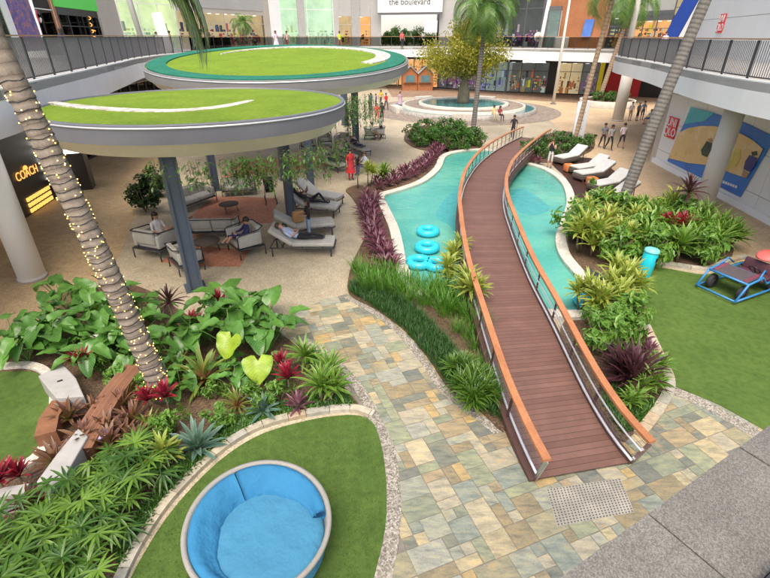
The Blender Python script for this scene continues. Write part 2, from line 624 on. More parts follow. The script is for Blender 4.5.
M['slab_soffit'] = plain('slab_soffit', (.42, .40, .36), .7, .06, .5)
M['concrete_w'] = plain('pale_concrete', (.36, .355, .335), .7, .10, 4, bmp=.15)
M['glass'] = glassmat('shop_glass', (.90, .96, .94), .22, .97)
M['glass_green'] = glassmat('green_glass', (.90, .98, .94), .25, .95)
M['glass_dark'] = glassmat('smoked_balustrade', (.55, .56, .55), .2, .9)
M['cushion'] = plain('sofa_cushion', (.42, .41, .37), .9, .10, 6, bmp=.15, bscale=90)
M['cushion_w'] = plain('white_cushion', (.52, .52, .49), .9, .06, 5, bmp=.1, bscale=90)
M['wicker'] = plain('dark_wicker', (.09, .07, .055), .8, .3, 40, bmp=.5, bscale=60)
M['orange_cush'] = plain('orange_side_table', (.60, .18, .05), .6, .1, 4)
M['cyan'] = plain('cyan_plastic', (.02, .56, .66), .3, .06, 3)
M['cyan_tube'] = plain('cyan_tube', (.03, .52, .70), .25, .05, 3)
M['blue_metal'] = plain('blue_painted_tube', (.04, .22, .50), .35, .08, 4)
M['tread'] = plain('rubber_tyre', (.03, .03, .032), .8, .2, 10)
M['gold'] = emitmat('lit_gold', (1.0, .56, .12), .75)
M['gold_soft'] = emitmat('lit_gold_soft', (1.0, .45, .10), .9)
M['white_light'] = emitmat('white_light', (1.0, .97, .9), 1.6)
M['fairy'] = emitmat('fairy_bulb', (1.0, .60, .16), 3.2)
M['wire'] = plain('dark_wire', (.02, .02, .018), .6, .1, 8)
M['red_sign'] = plain('red_sign', (.70, .03, .03), .4, .04, 3)
M['white_paint'] = plain('white_paint', (.80, .80, .78), .4, .03, 3)
M['black_letters'] = plain('black_letters', (.05, .05, .055), .5, .1, 5)
M['mulch_dark'] = plain('dark_cover', (.035, .037, .04), .7, .25, 10)

def daybed_fabric(name, c):
    m, t, p, o = mk(name)
    n = noise_node(t, 1.6, 5, .6)
    r = ramp(t, n.outputs[0], [(.3, sc3(c, .92)), (.7, sc3(c, 1.06))])
    L(t, r.outputs[0], p.inputs['Base Color'])
    p.inputs['Roughness'].default_value = .85
    wv = noise_node(t, 2.6, 4, .55)
    wv2 = noise_node(t, 160, 2, .5)
    h = math_n(t, 'ADD', wv.outputs[0], math_n(t, 'MULTIPLY', wv2.outputs[0], .02))
    bump(t, p, h, .5, .16)
    return m
M['daybed'] = daybed_fabric('blue_canvas', (.022, .17, .33))
M['daybed2'] = daybed_fabric('blue_canvas_seat', (.045, .205, .335))
M['daybed_shell'] = plain('woven_shell', (.29, .28, .25), .7, .1, 30, bmp=.4, bscale=90)

def palm_bark(name, c1, c2, ring=.16):
    m, t, p, o = mk(name)
    uv = t.nodes.new('ShaderNodeUVMap')
    sp = t.nodes.new('ShaderNodeSeparateXYZ'); L(t, uv.outputs[0], sp.inputs[0])
    n = noise_node(t, 9, 5, .7)
    v = math_n(t, 'ADD', math_n(t, 'DIVIDE', sp.outputs[1], ring), math_n(t, 'MULTIPLY', n.outputs[0], .35))
    fr = math_n(t, 'FRACT', v)
    r = ramp(t, fr, [(0, sc3(c1, .55)), (.12, c1), (.6, c2), (1, c1)])
    r2 = ramp(t, n.outputs[0], [(.3, (.75,) * 3), (.7, (1.2,) * 3)])
    n5 = noise_node(t, 60, 3, .7)
    r5 = ramp(t, n5.outputs[0], [(.3, (.82,) * 3), (.7, (1.15,) * 3)])
    c = mix(t, 1.0, r.outputs[0], r2.outputs[0], 'MULTIPLY')
    L(t, mix(t, 1.0, c, r5.outputs[0], 'MULTIPLY'), p.inputs['Base Color'])
    p.inputs['Roughness'].default_value = .85
    bump(t, p, math_n(t, 'ADD', fr, n.outputs[0]), .5, .02)
    return m
M['bark_brown'] = palm_bark('palm_bark_brown', (.19, .155, .12), (.29, .245, .195), .19)
M['bark_grey'] = palm_bark('palm_bark_grey', (.13, .12, .105), (.23, .215, .19), .17)
M['bark_tan'] = palm_bark('palm_bark_tan', (.30, .21, .13), (.42, .31, .20), .25)
M['bark_tree'] = plain('bottle_tree_bark', (.13, .115, .08), .9, .3, 2.5, bmp=.5, bscale=8)

# water: clear tinted sheet over a painted basin floor
def water():
    m, t, p, o = mk('pool_water')
    tr = t.nodes.new('ShaderNodeBsdfTransparent'); tr.inputs[0].default_value = (.80, .95, .95, 1)
    gl = t.nodes.new('ShaderNodeBsdfGlossy'); gl.inputs['Roughness'].default_value = .04
    n = noise_node(t, 2.3, 3, .5)
    b = t.nodes.new('ShaderNodeBump'); b.inputs['Strength'].default_value = .5; b.inputs['Distance'].default_value = .08
    L(t, n.outputs[0], b.inputs['Height']); L(t, b.outputs[0], gl.inputs['Normal'])
    fr = t.nodes.new('ShaderNodeFresnel'); fr.inputs[0].default_value = 1.33; L(t, b.outputs[0], fr.inputs['Normal'])
    ms = t.nodes.new('ShaderNodeMixShader')
    L(t, fr.outputs[0], ms.inputs[0]); L(t, tr.outputs[0], ms.inputs[1]); L(t, gl.outputs[0], ms.inputs[2])
    L(t, ms.outputs[0], o.inputs[0])
    return m
M['water'] = water()
def poolfloor(name, c1, c2, c3):
    m, t, p, o = mk(name)
    n = noise_node(t, .32, 4, .55)
    r = ramp(t, n.outputs[0], [(.36, c1), (.5, c2), (.66, c3)])
    v = noise_node(t, 26, 2, .6)
    r2 = ramp(t, v.outputs[0], [(.35, (.88,) * 3), (.65, (1.1,) * 3)])
    c = mix(t, 1.0, r.outputs[0], r2.outputs[0], 'MULTIPLY')
    L(t, c, p.inputs['Base Color'])
    p.inputs['Roughness'].default_value = .6
    return m
M['poolfloor'] = poolfloor('pool_mosaic', (.10, .38, .33), (.155, .45, .38), (.26, .53, .41))
M['poolfloor_blue'] = plain('pool_mosaic_blue', (.10, .40, .40), .5, .15, 3)
M['fountfloor'] = poolfloor('fountain_mosaic', (.05, .20, .20), (.09, .28, .26), (.14, .34, .30))

# ------------------------------------------------------------------ ground and paving
def sheet(name, poly, z0, z1, mat, kind='structure', smooth_n=0, closed=True):
    if smooth_n: poly = catmull(poly, smooth_n, closed)
    b = MB(); b.prism(poly, z0, z1)
    o = b.build(name, mat, keep=True)
    o['kind'] = kind
    return o

b = MB(); b.add([(-400, -60, 0), (400, -60, 0), (400, 600, 0), (-400, 600, 0)], [(0, 1, 2, 3)])
struct(b.build('ground', M['plaza'], keep=True))
sheet('promenade', [a2(548, 118), a2(590, 160), a2(640, 207), a2(735, 262), a2(770, 268), (22, 11), (45, 10), (60, 70), (15, 74), (17, 62)], 0, .004, M['promenade'])
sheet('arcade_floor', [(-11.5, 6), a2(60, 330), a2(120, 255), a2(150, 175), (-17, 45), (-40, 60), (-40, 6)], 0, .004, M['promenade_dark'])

# natural stone path of random rectangular pavers
PATH = [a2(*p) for p in [(330, 640), (385, 578), (388, 540), (390, 500), (382, 460), (368, 425), (348, 385), (322, 358), (296, 336), (284, 321), (300, 309), (318, 303), (346, 294),
        (382, 310), (410, 335), (432, 362), (450, 390), (470, 410), (500, 425), (530, 455), (610, 450), (632, 420), (650, 390), (668, 380), (700, 395), (770, 428), (850, 470), (900, 700)]]
PATH = PATH[:1] + PATH[1:]
base = MB(); base.prism(PATH, 0, .007)
struct(base.build('path_bed', M['grout'], keep=True))
rnd = random.Random(5)
tiles = MB()
cell = .205; ang = R_(21)
ca, sa = math.cos(ang), math.sin(ang)
N = 90
occ = set()
for j in range(-N, N):
    for i in range(-N, N):
        if (i, j) in occ: continue
        sizes = [(2, 2), (3, 2), (2, 1), (1, 2), (2, 3), (1, 1), (3, 1), (1, 1), (2, 2), (3, 2)]
        rnd.shuffle(sizes)
        for a_, b_ in sizes + [(1, 1)]:
            cs = [(i + x, j + y) for x in range(a_) for y in range(b_)]
            if all(q not in occ for q in cs): break
        occ.update(cs)
        g = .006
        x0, x1, y0, y1 = i * cell + g, (i + a_) * cell - g, j * cell + g, (j + b_) * cell - g
        cx, cy = (x0 + x1) / 2, (y0 + y1) / 2
        P = (ca * cx - sa * cy + 1.5, sa * cx + ca * cy + 6)
        if not inside(P, PATH): continue
        jt = lambda: rnd.uniform(-.007, .007)
        q = [(x0 + jt(), y0 + jt()), (x1 + jt(), y0 + jt()), (x1 + jt(), y1 + jt()), (x0 + jt(), y1 + jt())]
        q = [(ca * x - sa * y + 1.5, sa * x + ca * y + 6) for x, y in q]
        tiles.prism(q, .006, .014 + rnd.uniform(0, .003), r=rnd.random())
struct(tiles.build('path', M['slate'], keep=True))

def cpx(pts, n=6, z=0.0, closed=False):
    return catmull([a2(*p, z) for p in pts], n, closed)

def kerb(name, P, wl, wr, z1, mat='kerb', seg=.45, gap=.006, kind='structure'):
    """stone kerb laid in short pieces along a line"""
    b = MB(); rr = random.Random(len(P))
    acc = [P[0]]; Ld = 0
    for i in range(1, len(P)):
        acc.append(P[i]); Ld += (P[i] - P[i - 1]).length
        if Ld > seg * rr.uniform(.7, 1.2) or i == len(P) - 1:
            if len(acc) > 1:
                q = [v.copy() for v in acc]
                d0 = (q[1] - q[0]).normalized() * gap; d1 = (q[-1] - q[-2]).normalized() * gap
                q[0] += d0; q[-1] -= d1
                b.ribbon(q, wl, wr, 0, z1 + rr.uniform(0, .006), r=rr.random())
            acc = [P[i]]; Ld = 0
    o = b.build(name, M[mat], keep=True); o['kind'] = kind
    return o

# lawns
LAWN1 = cpx([(125, 600), (150, 545), (182, 500), (222, 460), (262, 435), (310, 421), (350, 416), (371, 422), (381, 445), (386, 480), (386, 520), (380, 555), (366, 600), (330, 680), (230, 720), (140, 660)], 6, closed=True)
sheet('front_lawn', LAWN1, 0, .03, M['turf'])
kerb('front_lawn_kerb', cpx([(112, 600), (139, 545), (172, 498), (214, 456), (256, 429), (306, 415), (350, 410), (374, 416)], 14), .085, .085, .09)
b = MB(); b.ribbon(cpx([(374, 414), (388, 445), (394, 480), (395, 520), (389, 560), (376, 610), (340, 690)], 8), .10, .16, 0, .024)
struct(b.build('pebble_border', M['pebble'], keep=True))
b = MB(); b.ribbon(cpx([(300, 338), (330, 358), (358, 388), (374, 414)], 8), .12, .12, 0, .023)
struct(b.build('pebble_border', M['pebble'], keep=True))
b = MB(); b.ribbon(cpx([(348, 296), (375, 311), (402, 332), (426, 360), (448, 392), (478, 414), (502, 432)], 8), .02, .18, 0, .023)
struct(b.build('pebble_border', M['pebble'], keep=True))

LAWN2 = [Vector(a2(*p)) for p in [(770, 434), (720, 406), (668, 384)]] + cpx([(668, 384), (663, 365), (652, 340), (640, 312), (626, 288), (620, 274), (632, 267), (665, 269), (706, 275), (728, 266), (750, 262), (800, 272)], 6) + [Vector((22, 13)), Vector((20, 4)), Vector((9, 5))]
sheet('right_lawn', LAWN2, 0, .03, M['turf'])
kerb('right_lawn_kerb', cpx([(638, 437), (660, 408), (669, 385), (661, 362), (650, 338), (637, 310), (622, 287), (616, 274), (630, 264), (666, 265), (706, 270), (728, 262), (752, 258), (800, 266)], 12), .11, .11, .10)
b = MB(); b.ribbon(cpx([(666, 385), (700, 399), (750, 427), (800, 455)], 6), .02, .28, 0, .024)
struct(b.build('pebble_border', M['pebble'], keep=True))
LAWN3 = cpx([(-40, 372), (0, 374), (32, 374), (45, 382), (51, 400), (48, 430), (36, 455), (15, 468), (-30, 470)], 6, closed=True)
sheet('left_lawn', LAWN3, 0, .07, M['turf'])
kerb('left_lawn_kerb', cpx([(-40, 367), (0, 369), (30, 368), (48, 376), (56, 396), (53, 432), (40, 458), (15, 474)], 10), .1, .1, .12, 'coping')

# terracotta rugs of paving under the canopy
sheet('terracotta_paving', [a2(*p) for p in [(240, 224), (272, 223), (278, 198), (214, 196), (192, 215), (150, 240), (180, 243)]], 0, .006, M['terracotta'])
sheet('terracotta_paving', [a2(*p) for p in [(160, 262), (185, 266), (240, 267), (250, 250), (200, 246), (178, 250)]], 0, .006, M['terracotta'])
sheet('terracotta_paving', [a2(*p) for p in [(222, 178), (330, 166), (332, 158), (296, 156), (240, 162)]], 0, .006, M['terracotta'])

# pool: basin floor, water and coping
POOL = cpx([(470, 152), (447, 157), (440, 170), (425, 183), (402, 192), (384, 198), (388, 210), (397, 229), (402, 248), (406, 268), (418, 290), (450, 302), (500, 308), (550, 314), (592, 313), (592, 298), (574, 276), (560, 258), (556, 240), (562, 222), (567, 202), (560, 183), (541, 170), (517, 163), (495, 153)], 5, closed=True)
sheet('pool_floor', POOL, 0, .01, M['poolfloor'])
sheet('pool_floor_patch', cpx([(452, 192), (468, 180), (490, 200), (520, 250), (500, 262), (470, 262), (452, 228), (436, 215)], 5, closed=True), 0, .016, M['poolfloor_blue'])
sheet('pool_floor_patch', cpx([(510, 196), (522, 188), (548, 206), (540, 214), (520, 212)], 5, closed=True), 0, .016, M['poolfloor_blue'])
b = MB(); P2 = [(p.x, p.y, .10) for p in POOL]
ar = sum(POOL[i - 1].x * POOL[i].y - POOL[i].x * POOL[i - 1].y for i in range(len(POOL)))
if ar < 0: P2.reverse()
b.add(P2, [tuple(range(len(P2)))])
struct(b.build('pool_water', M['water'], keep=True))
PCL = POOL if ar > 0 else list(reversed(POOL))
PCL = [p.copy() for p in PCL]
b = MB(); b.ribbon(PCL, .04, .36, 0, .15, closed=True)
struct(b.build('pool_coping', M['coping'], keep=True))
sheet('sunning_deck', cpx([(552, 161), (590, 158), (616, 172), (632, 193), (615, 204), (578, 206), (572, 190), (566, 178)], 4, closed=True), 0, .008, M['deck2'])

# planting beds (soil)
def bed(pts, z=.05, n=4):
    P = cpx(pts, n, closed=True)
    sheet('planting_bed', P, 0, z, M['soil'])
    return P
BED_A = bed([(-60, 640), (-60, 350), (5, 346), (50, 332), (75, 300), (115, 284), (150, 292), (200, 322), (258, 326), (298, 346), (320, 360), (345, 390), (356, 408), (306, 413), (256, 427), (212, 454), (170, 496), (137, 543), (105, 605), (60, 680)])
BED_B = bed([(346, 190), (362, 186), (376, 200), (383, 215), (391, 232), (396, 252), (399, 270), (416, 295), (445, 308), (476, 318), (505, 425), (480, 412), (450, 391), (428, 359), (404, 331), (376, 310), (349, 294), (352, 265), (365, 236), (362, 215), (352, 198)])
BED_C = bed([(364, 190), (378, 180), (404, 172), (426, 160), (438, 144), (450, 146), (444, 160), (436, 171), (422, 181), (400, 190), (382, 195)])
BED_D = bed([(404, 137), (420, 126), (468, 130), (482, 141), (476, 150), (446, 153), (415, 148)])
BED_E = bed([(520, 158), (534, 140), (560, 132), (590, 136), (594, 148), (578, 157), (552, 163)])
BED_F = bed([(569, 250), (569, 215), (584, 200), (625, 200), (660, 205), (704, 215), (730, 240), (730, 260), (706, 268), (664, 263), (628, 262), (612, 274), (598, 288), (576, 268)])
BED_G = bed([(600, 290), (616, 278), (634, 310), (648, 338), (658, 365), (664, 388), (655, 408), (632, 436), (618, 440), (592, 400), (560, 335), (575, 316), (596, 318)])

# ------------------------------------------------------------------ the boardwalk bridge
Lpx = [(551, 460), (530, 420), (508, 370), (485, 303), (470, 255), (463, 215), (462, 190), (470, 165), (490, 144), (524, 127)]
Rpx = [(649, 443), (620, 410), (590, 365), (555, 300), (530, 255), (513, 215), (505, 190), (507, 170), (519, 152), (550, 129)]
HB = .7
def deck_z(s): return .06 + 4 * HB * s * (1 - s)
def lay(px):
    s = [i / (len(px) - 1) for i in range(len(px))]
    for _ in range(5):
        Q = [at(p[0], p[1], deck_z(t) + .76) for p, t in zip(px, s)]
        d = [0]
        for i in range(1, len(Q)): d.append(d[-1] + (Q[i].xy - Q[i - 1].xy).length)
        s = [x / d[-1] for x in d]
    return [q.xy.copy() for q in Q]
def resample(P, n):
    d = [0]
    for i in range(1, len(P)): d.append(d[-1] + (P[i] - P[i - 1]).length)
    out = []; k = 0
    for j in range(n):
        t = d[-1] * j / (n - 1)
        while k < len(d) - 2 and d[k + 1] < t: k += 1
        f = (t - d[k]) / max(d[k + 1] - d[k], 1e-9)
        out.append(P[k].lerp(P[k + 1], min(max(f, 0), 1)))
    return out
NB = 89
BL = resample(catmull(lay(Lpx), 10), NB)
BR = resample(catmull(lay(Rpx), 10), NB)
def lean_at(i):
    s = i / (NB - 1)
    return .09 * (1 - 2 * s) + .22 * math.exp(-s * 14)      # posts tip outwards along the slope, most at the near end
def _t(P, i): return (P[min(i + 1, NB - 1)] - P[max(i - 1, 0)]).normalized()
BL = [BL[i] + _t(BL, i) * lean_at(i) * .76 for i in range(NB)]
BR = [BR[i] + _t(BR, i) * lean_at(i) * .76 for i in range(NB)]
br = thing('footbridge', 'curved brown timber footbridge arching over the pool with orange handrails', 'bridge', ((BL[0].x + BR[0].x) / 2, (BL[0].y + BR[0].y) / 2, 0))
def tangent(P, i): return (P[min(i + 1, NB - 1)] - P[max(i - 1, 0)]).normalized()
b = MB(); vs = []; uvs_l = [0]
for i in range(NB):
    z = deck_z(i / (NB - 1))
    vs += [(BL[i].x, BL[i].y, z), (BR[i].x, BR[i].y, z)]
    if i: uvs_l.append(uvs_l[-1] + ((BL[i] + BR[i]) / 2 - (BL[i - 1] + BR[i - 1]) / 2).length)
b.add(vs, [(2 * i, 2 * i + 1, 2 * i + 3, 2 * i + 2) for i in range(NB - 1)], [[(0, uvs_l[i]), (1.8, uvs_l[i]), (1.8, uvs_l[i + 1]), (0, uvs_l[i + 1])] for i in range(NB - 1)])
world_part(b, 'deck', M['deck'], br)
for P, sgn in ((BL, 1), (BR, -1)):
    zs = [deck_z(i / (NB - 1)) for i in range(NB)]
    # left of travel (near to far): BL on the left
    b = MB(); b.ribbon(P, .16 if sgn > 0 else -.003, -.003 if sgn > 0 else .16, [max(z - .32, .012) for z in zs], [z + .02 for z in zs])
    world_part(b, 'edge_beam', M['deck_side'], br)
    def off(i, o, h):
        t = tangent(P, i); nn = Vector((-t.y, t.x)) * sgn
        sl_ = lean_at(i)
        q = P[i] + nn * o - t * sl_ * h
        return Vector((q.x, q.y, zs[i] + h))
    b = MB()
    hp = [off(i, .07, .76) for i in range(NB)]
    b.ribbon([v.xy for v in hp], .075, .075, [v.z - .03 for v in hp], [v.z + .03 for v in hp])
    world_part(b, 'handrail', M['handrail'], br)
    b = MB(); b.tube([off(i, .02, .09) for i in range(NB)], .03, 6)
    world_part(b, 'kick_rail', M['steel_light'], br)
    b = MB(); b.tube([off(i, .03, .45 if sgn < 0 else .38) for i in range(NB)], .022 if sgn < 0 else .010, 6)
    world_part(b, 'mid_rail', M['steel_light'] if sgn < 0 else M['mid_metal'], br)
    for h in (.20, .30, .54, .64):
        b = MB(); b.tube([off(i, .04, h) for i in range(NB)], .005, 4)
        world_part(b, 'cable', M['mid_metal'], br)
    i = 0; k = 0
    while i < NB:
        b = MB()
        A, B_ = off(i, .06, -.12 if i > 1 else 0.0), off(i, .06, .735)
        t = tangent(P, i)
        d = (B_ - A).normalized()
        side = Vector((-t.y, t.x, 0)).normalized()
        X = Matrix((side, d.cross(side), d)).transposed()
        b.box((A + B_) / 2, (.02, .085, (B_ - A).length), M=X)
        world_part(b, 'post', M['steel'] if k == 0 else M['deck_side'], br)
        i += 4 if i < 40 else 3
        k += 1

# ------------------------------------------------------------------ canopies
def canopy(name, label, cx, cy, r, zt, tilt, mats, columns, band):
    t = thing(name, label, 'canopy', (cx, cy, 0))
    def warp(bm):
        bm.v = [(x, y, z + tilt * (y - cy)) for x, y, z in bm.v]
        return bm
    n = 96
    c = (cx, cy, zt)
    b = MB(); b.lathe([(r, 0.0), (r * .8, .035), (r * .5, .06), (1e-5, .07)], n, c, caps=False); o = world_part(warp(b), 'roof_planting', mats[0], t)
    if mats[1] is not None:
        b = MB(); b.ribbon([Vector((cx + (r - .62) * math.cos(2 * PI * k / n), cy + (r - .62) * math.sin(2 * PI * k / n))) for k in range(n)], .5, .5, zt, zt + .085, closed=True)
        world_part(warp(b), 'roof_border', mats[1], t)
    # gently curved pale gravel band on the roof
    bl = MB(); bl.ribbon([Vector(p) for p in band[0]], band[1], band[1], zt + .0, [zt + .072] * len(band[0]) if mats[1] is None else zt + .098, mat=0)
    world_part(warp(bl), 'gravel_band', M['white_pebble'], t)
    b = MB(); b.lathe([(r + .06, -.44), (r + .06, .02), (r + .05, .05), (r - .06, .05), (r - .06, -.02)], n, c, caps=False); world_part(warp(b), 'rim', mats[2], t)
    b = MB(); b.lathe([(r + .062, -.06), (r + .085, -.05), (r + .085, -.02), (r + .062, -.01)], n, c, caps=False); world_part(warp(b), 'drip_edge', M['steel_light'], t)
    b = MB(); b.lathe([(1e-4, -.84), (r - .42, -.84), (r - .36, -.82), (r - .06, -.45), (r + .02, -.44), (r + .05, -.43)], n, c, caps=False); world_part(warp(b), 'soffit', M['soffit'], t)
    for (x, y), w_ in columns:
        zc = zt - .82 + tilt * (y - cy)
        b = MB(); hw = w_ / 2
        a = .5
        b.box((x, y, zc / 2), (w_ * .62, w_ * .9, zc), a)
        b.box((x + hw * .7 * math.cos(a), y + hw * .7 * math.sin(a), zc / 2), (w_ * .12, w_ * 1.15, zc), a)
        b.box((x - hw * .7 * math.cos(a), y - hw * .7 * math.sin(a), zc / 2), (w_ * .12, w_ * 1.15, zc), a)
        b.box((x, y, .02), (w_ * 1.2, w_ * 1.3, .03), a)
        world_part(b, 'column', M['bluegrey'], t)
    return t
bandpts = [at(*p, 5.1).xy for p in [(52, 104), (75, 107.5), (105, 110.5), (140, 112.5), (180, 112.5), (215, 109.5), (240, 105), (252, 102)]]
bp = catmull(bandpts, 5)
wd = [.04 + .40 * math.sin(PI * min(1, (k + 2) / (len(bp) + 2))) ** .6 * .62 for k in range(len(bp))]
canopy('round_canopy', 'front round canopy with bright green planted roof and grey rim', -6.3, 17.0, 4.85, 5.1, 0.0, (M['turf_roof'], None, M['rim_grey']),
       [((-6.1, 13.2), .52), ((-4.1, 19.4), .36), (a2(283, 180, .0), .26), (a2(216, 190), .44)], (bp, wd))
rc = (-6.1, 30.5, 7.4)
bq = [Vector((rc[0] + .9 + 5.1 * math.cos(R_(a)), rc[1] + 1.0 + 5.0 * math.sin(R_(a)))) for a in range(-35, 172, 6)]
wq = [.02 + .42 * max(0, math.cos((k / (len(bq) - 1) - .22) * PI * .62)) for k in range(len(bq))]
canopy('round_canopy', 'rear round canopy with teal roof border around a bright green centre', rc[0], rc[1], rc[2], 5.88, .082, (M['turf_roof'], M['teal_roof'], M['rim_grey2']),
       [((-3.93, 24.3), .34), ((-2.15, 35.4), .4), (a2(345, 125), .5), (a2(356, 143), .26)], (bq, wq))

# ------------------------------------------------------------------ upper galleries: slabs and balustrades
def gallery(name, label, edge, back, z1=FL, th=1.25, lip=None):
    """raised walkway: edge polyline (open side) and the polyline of its back"""
    t = thing(name, label, 'walkway', (edge[0][0], edge[0][1], 0))
    P = [Vector(e) for e in edge]
    poly = P + [Vector(p) for p in reversed(back)]
    b = MB(); b.prism(poly, z1 - .28, z1, bottom=True); world_part(b, 'slab', M['slab_soffit'], t)
    b = MB(); b.ribbon(P, .27, .0, z1 - th, z1 + .05) ; world_part(b, 'fascia', M['white_wall'], t)
    return t

def balustrade(name, label, P, z=FL, h=1.38, slats=True, pitch=.125, posts=2.1, inset=.15, glass=None):
    """P: plan polyline; handrail, bottom rail, posts and slatted panels"""
    t = thing(name, label, 'railing', (P[0][0], P[0][1], z))
    P = [Vector(p) for p in P]
    Ltot = sum((P[i + 1] - P[i]).length for i in range(len(P) - 1))
    Q = resample_n(P, int(Ltot / .5) + 2)
    b = MB(); b.ribbon(Q, .05, .05, z + h - .045, z + h); world_part(b, 'handrail', M['railwood'], t)
    b = MB(); b.ribbon(Q, .04, .04, z + .10, z + .14); world_part(b, 'bottom_rail', M['dark_metal'], t)
    npan = max(1, round(Ltot / posts))
    Q = resample_n(P, npan + 1)
    for i in range(npan + 1):
        b = MB(); b.box((Q[i].x, Q[i].y, z + h / 2 - .03), (.06, .06, h - .06), 0); world_part(b, 'post', M['dark_metal'], t)
    for i in range(npan):
        b = MB()
        d = Q[i + 1] - Q[i]
        if slats:
            n = max(2, int(d.length / pitch))
            for k in range(1, n):
                p = Q[i] + d * (k / n)
                b.box((p.x, p.y, z + h / 2 + .03), (.014, .035, h - .21), math.atan2(d.y, d.x) + .5)
            world_part(b, 'slat_panel', M['mid_metal'], t)
        if glass:
            b = MB(); b.wall(Q[i] + d * .03, Q[i + 1] - d * .03, .015, z + .16, z + h - .09); world_part(b, 'glass_panel', glass, t)
    return t
def resample_n(P, n):
    return resample([Vector(p) for p in P], n)

def offset(P, o):
    out = []
    for i in range(len(P)):
        t = (P[min(i + 1, len(P) - 1)] - P[max(i - 1, 0)]).normalized()
        out.append(P[i] + Vector((-t.y, t.x)) * o)
    return out

# edges run with the gallery on their left so that the fascia stands proud of the slab
LE = catmull([(-10.3, 4), (-10.7, 10), (-11.35, 14.9), (-12.2, 17.8), (-13.8, 24), (-15.6, 30.5), (-17.6, 38), (-18.6, 48), (-17, 58), (-12, 67), (-5, 73), (2.2, 75), (8, 72.5), (12.6, 69.5), (19, 64), (24.4, 59.5), (28, 56)], 4)
LB = [(-26, 4), (-26, 16), (-28, 30), (-31, 50), (-30, 62), (-20, 78), (-2, 88), (9, 86), (18, 80), (32, 70), (44, 60)]
gallery('gallery', 'long white-edged upper gallery along the left and rear shops', LE, LB)
RE = catmull([(12.0, 2), (12.5, 10), (12.8, 16.8), (13.0, 18.9), (13.6, 22.0), (14.6, 26.3), (15.7, 30.5), (16.6, 34.8), (17.4, 38.8), (18.5, 41.6), (21, 43.6), (28, 48.5), (40, 52)], 4)
RB = [(30, 2), (30, 30), (36, 42), (42, 50)]
gallery('gallery', 'white-edged curving upper gallery on the right above the white shop', list(reversed(RE)), list(reversed(RB)), th=1.05)
LEo = offset(LE, .22); n1 = 30; n2 = 46
balustrade('balustrade', 'dark slatted balustrade with timber rail on the left gallery', LEo[:n1], z=FL, h=1.44)
balustrade('balustrade', 'smoked glass balustrade along the rear gallery', LEo[n1 - 1:], z=FL, slats=False, glass=M['glass_dark'], posts=1.6)
REo = offset(list(reversed(RE)), .22)
REo.reverse()
balustrade('balustrade', 'dark slatted balustrade with timber rail on the right gallery', REo, z=FL, h=1.33)

# columns under the galleries
def column(label, x, y, z, r, mat='cream_col'):
    t = thing('round_column', label, 'column', (x, y, 0))
    b = MB(); b.lathe([(r, 0.0), (r, z)], 32); b.build('shaft', M[mat], t)
    b = MB(); b.lathe([(r + .035, 0), (r + .035, .10), (r + .004, .12)], 32); b.build('base_ring', M['slab_soffit'], t)
    return t
column('white round column in front of the black shop at the left edge', -11.75, 13.85, FL - .3, .40, 'white_wall')
column('cream round column in front of the blue window poster', 14.9, 21.05, FL - .29, .40)
column('slim cream round column under the far corner of the right gallery', 22.1, 47.1 - .5, FL - .29, .5)
t = column('tall cream post rising from the right gallery beside the palms', bearing(630.5) * 41.5, 41.5, 8, .2)
t.location.z = FL

# the near ledge of granite in front of the camera
t = thing('granite_ledge', 'flamed grey granite ledge of the near balcony in the corner', 'ledge', (1.2, .5, 5.9))
ea = R_(30)
ed = Vector((math.cos(ea), math.sin(ea))); en = Vector((ed.y, -ed.x))
P0 = Vector(a2(560, 578, 6.0))
for k in range(-3, 9):
    A = P0 + ed * (k * .45 - .12 + .003); B_ = P0 + ed * ((k + 1) * .45 - .12 - .003)
    b = MB(); b.prism([A, B_, B_ + en * .235, A + en * .235], 5.9, 6.0 - .001 * (k % 2), bottom=True)
    world_part(b, 'slab', M['granite'], t)
b = MB(); b.wall(P0 + ed * -2 + en * .30, P0 + ed * 5 + en * .30, .12, 5.899, 6.03); world_part(b, 'base_rail', M['dark_metal'], t)
b = MB(); b.wall(P0 + ed * -2 + en * .3, P0 + ed * 5 + en * .3, .5, 4.6, 5.897); world_part(b, 'parapet', M['slab_soffit'], t)

# ------------------------------------------------------------------ shops and walls
WU = [Vector(p) for p in [(-19, 6), (-19.5, 16), (-25, 40), (-28, 58), (-16, 80), (1, 86), (12, 81), (18, 77), (30, 67), (34, 56), (36, 51)]]
WLo = [Vector(p) for p in [(-20, 60), (-8, 84), (2.5, 83), (15, 73.5), (24, 70), (33, 67), (45, 60)]]

def hit(px, line):
    bb = bearing(px)
    best = None
    for i in range(len(line) - 1):
        A, B_ = line[i], line[i + 1]
        den = (B_.x - A.x) - bb * (B_.y - A.y)
        if abs(den) < 1e-6: continue
        t = (bb * A.y - A.x) / den
        if -1e-6 <= t <= 1 + 1e-6:
            p = A.lerp(B_, t)
            if p.y > 0 and (best is None or p.length < best.length): best = p
    return best

